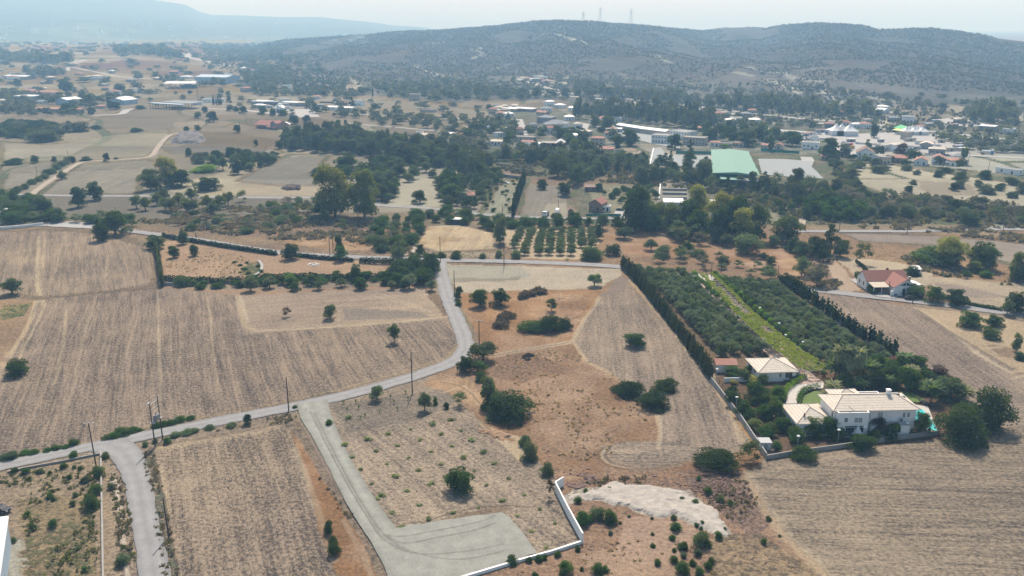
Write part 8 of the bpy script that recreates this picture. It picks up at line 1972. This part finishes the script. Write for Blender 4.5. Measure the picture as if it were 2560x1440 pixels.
def heap(name, pts, h, m, label, seed=1, cat='heap', rough=.5, step=.6):
    P = [gnd(*q)[:2] for q in pts]; xs = [p[0] for p in P]; ys = [p[1] for p in P]; x0, x1, y0, y1 = min(xs)-1, max(xs)+1, min(ys)-1, max(ys)+1
    nx = max(4, int((x1-x0)/step)); ny = max(4, int((y1-y0)/step)); X, Y = np.meshgrid(np.linspace(x0, x1, nx), np.linspace(y0, y1, ny)); sh = X.shape; X = X.ravel(); Y = Y.ravel()
    A = np.array(P); dm = np.full(len(X), 1e9)
    for i in range(len(A)):
        a, b = A[i], A[(i+1) % len(A)]; ab = b-a; q = np.stack([X, Y], 1)-a; t = np.clip(q@ab/(ab@ab), 0, 1); dm = np.minimum(dm, np.hypot(*(q-t[:, None]*ab).T))
    ins = in_poly(X, Y, P); d = np.where(ins, dm, -dm)+(fbm(X/2.5, Y/2.5, seed+9, 3)-.5)*min(5.0, h*12); ins = d > 0; e = np.clip(d/max(1.2, h*1.4), 0, 1)
    Z = e*h*(.55+.9*fbm(X/3, Y/3, seed, 3))+e**.5*rough*(fbm(X/.9, Y/.9, seed+3, 2)-.4)-.25*(~ins)-.03
    I = (np.arange(sh[0]-1)[:, None]*sh[1]+np.arange(sh[1]-1)[None]).ravel(); Q = np.stack([I, I+1, I+sh[1]+1, I+sh[1]], 1)
    keep = ins[Q].any(1) | (d[Q].max(1) > -.8); me = npmesh(name, np.stack([X, Y, Z+height(X, Y)], 1), Q[keep], m); o = link(bpy.data.objects.new(name, me)); tag(o, label, cat); return o
heap('chalk_heap', [(1408,1240),(1450,1228),(1520,1212),(1575,1208),(1640,1215),(1720,1228),(1770,1268),(1810,1310),(1825,1335),(1790,1332),(1740,1318),(1690,1290),(1640,1292),(1590,1278),(1560,1262),(1500,1248),(1450,1248)], .4, M['whiterock'], 'pale chalk rubble spread beside the white wall', 3, rough=.35)
def brush(pts, label, seed):
    P = [gnd(*q) for q in pts]; g = np.random.default_rng(seed); C = []; r = []
    for a, b in zip(P[:-1], P[1:]):
        for k in range(7): f = g.random(); C.append((a[0]+(b[0]-a[0])*f-P[0][0]+g.normal()*.8, a[1]+(b[1]-a[1])*f-P[0][1]+g.normal()*.9, .5+.5*g.random())); r.append(.9+.7*g.random())
    me = leafmesh('brush_pile', [leaves(C, r, 2600, .2, seed, squash=.75, out=.1, aspect=2.4, shell=(.5, 1.2))]); o = link(bpy.data.objects.new('brush_pile', me)); o.location = P[0]; o.color = (.085, .068, .058, 1); tag(o, label, 'brush pile')
brush([(1303,748),(1318,740),(1338,730),(1358,734)], 'long dark pile of cut branches on the orange field, upper', 5)
brush([(1242,820),(1256,808),(1266,796),(1274,790)], 'dark pile of cut branches on the orange field, lower', 6)
heap('gravel_heap', [(1300,893),(1312,885),(1326,885),(1332,892),(1318,898)], .7, M['lotgrey'], 'little grey gravel heap beside the field track', 7, rough=.1)
heap('spoil_mound', [(430,350),(450,333),(500,333),(512,350),(500,360),(435,360)], 2.5, mat('grey_spoil', (.13, .12, .12), .95, .2, .2), 'grey spoil mound above the left fields', 8, rough=1, step=2)
heap('spoil_heap', [(705,468),(730,462),(750,466),(745,475),(715,476)], 1.2, M['twig'], 'low brown heap at the end of the grey ploughed field', 9)
def rocks(polys, n, label, m, seed=1, size=(.25, .7), name='rubble'):
    g = random.Random(seed); b = MB(); k = 0
    for poly in polys:
        P = [gnd(*q)[:2] for q in poly]; xs = [p[0] for p in P]; ys = [p[1] for p in P]; c = 0
        while c < n:
            c += 1; x, y = g.uniform(min(xs), max(xs)), g.uniform(min(ys), max(ys))
            if not inpoly(x, y, P) or (name == 'rubble' and float(fbm(np.array([x/3.5]), np.array([y/3.5]), 3, 3)[0]) < .44+.2*g.random()): continue
            s = g.uniform(*size)*g.uniform(.5, 1); vs = [(x+sx*s*g.uniform(.5, 1), y+sy*s*g.uniform(.5, 1), z_*s*g.uniform(.6, 1.1)-.1) for z_ in (0, 1) for sx, sy in ((-1, -1), (1, -1), (1, 1), (-1, 1))]
            b.add(vs, [(3,2,1,0),(4,5,6,7),(0,1,5,4),(1,2,6,5),(2,3,7,6),(3,0,4,7)])
    o = b.build(name, m); tag(o, label, 'rubble', kind='stuff')
rocks([[(1395,1185),(1440,1170),(1480,1172),(1500,1205),(1440,1222),(1400,1210)], [(1560,1188),(1700,1180),(1860,1182),(1890,1240),(1860,1290),(1790,1270),(1720,1215),(1580,1205)]], 5200, 'reddish broken rock strewn over the slope', M['rock'], 2, (.08, .30))
# white path and white debris inside the enclosure
ribbon('footpath', [(647,652),(655,665),(650,680),(630,692)], 1.2, M['whitelot'], step=.6, jit=.05, z=.12)
rocks([[(765,660),(785,656),(798,662),(780,668)]], 60, 'white scraps lying in the dry enclosure', M['fabric'], 4, (.2, .6), 'debris')
heap('dirt_pile', [(1205,1078),(1240,1076),(1275,1090),(1262,1100),(1225,1098)], .5, mat('brown_earth', (.23, .15, .095), .95, .3, 1), 'low scraped pile of brown earth beside the tractor ruts', 14, rough=.5, step=.4)
# ------------------------------------------------------------------ haze
def haze():
    m = bpy.data.materials.new('haze'); m.use_nodes = True; t = m.node_tree; n = t.nodes
    for q in list(n): n.remove(q)
    out = n.new('ShaderNodeOutputMaterial'); v = n.new('ShaderNodeVolumePrincipled')
    v.inputs['Color'].default_value = (*HAZE_COL, 1); v.inputs['Absorption Color'].default_value = (1, 1, 1, 1); v.inputs['Density'].default_value = HAZE_K; v.inputs['Anisotropy'].default_value = 0.05
    t.links.new(v.outputs[0], out.inputs['Volume'])
    o = MB().box(-9600, -1900, -2.5, 9600, 12600, 820).build('haze', m); tag(o, kind='stuff')
haze()
S.cycles.volume_bounces = 2
S.cycles.max_bounces = 6; S.cycles.diffuse_bounces = 2
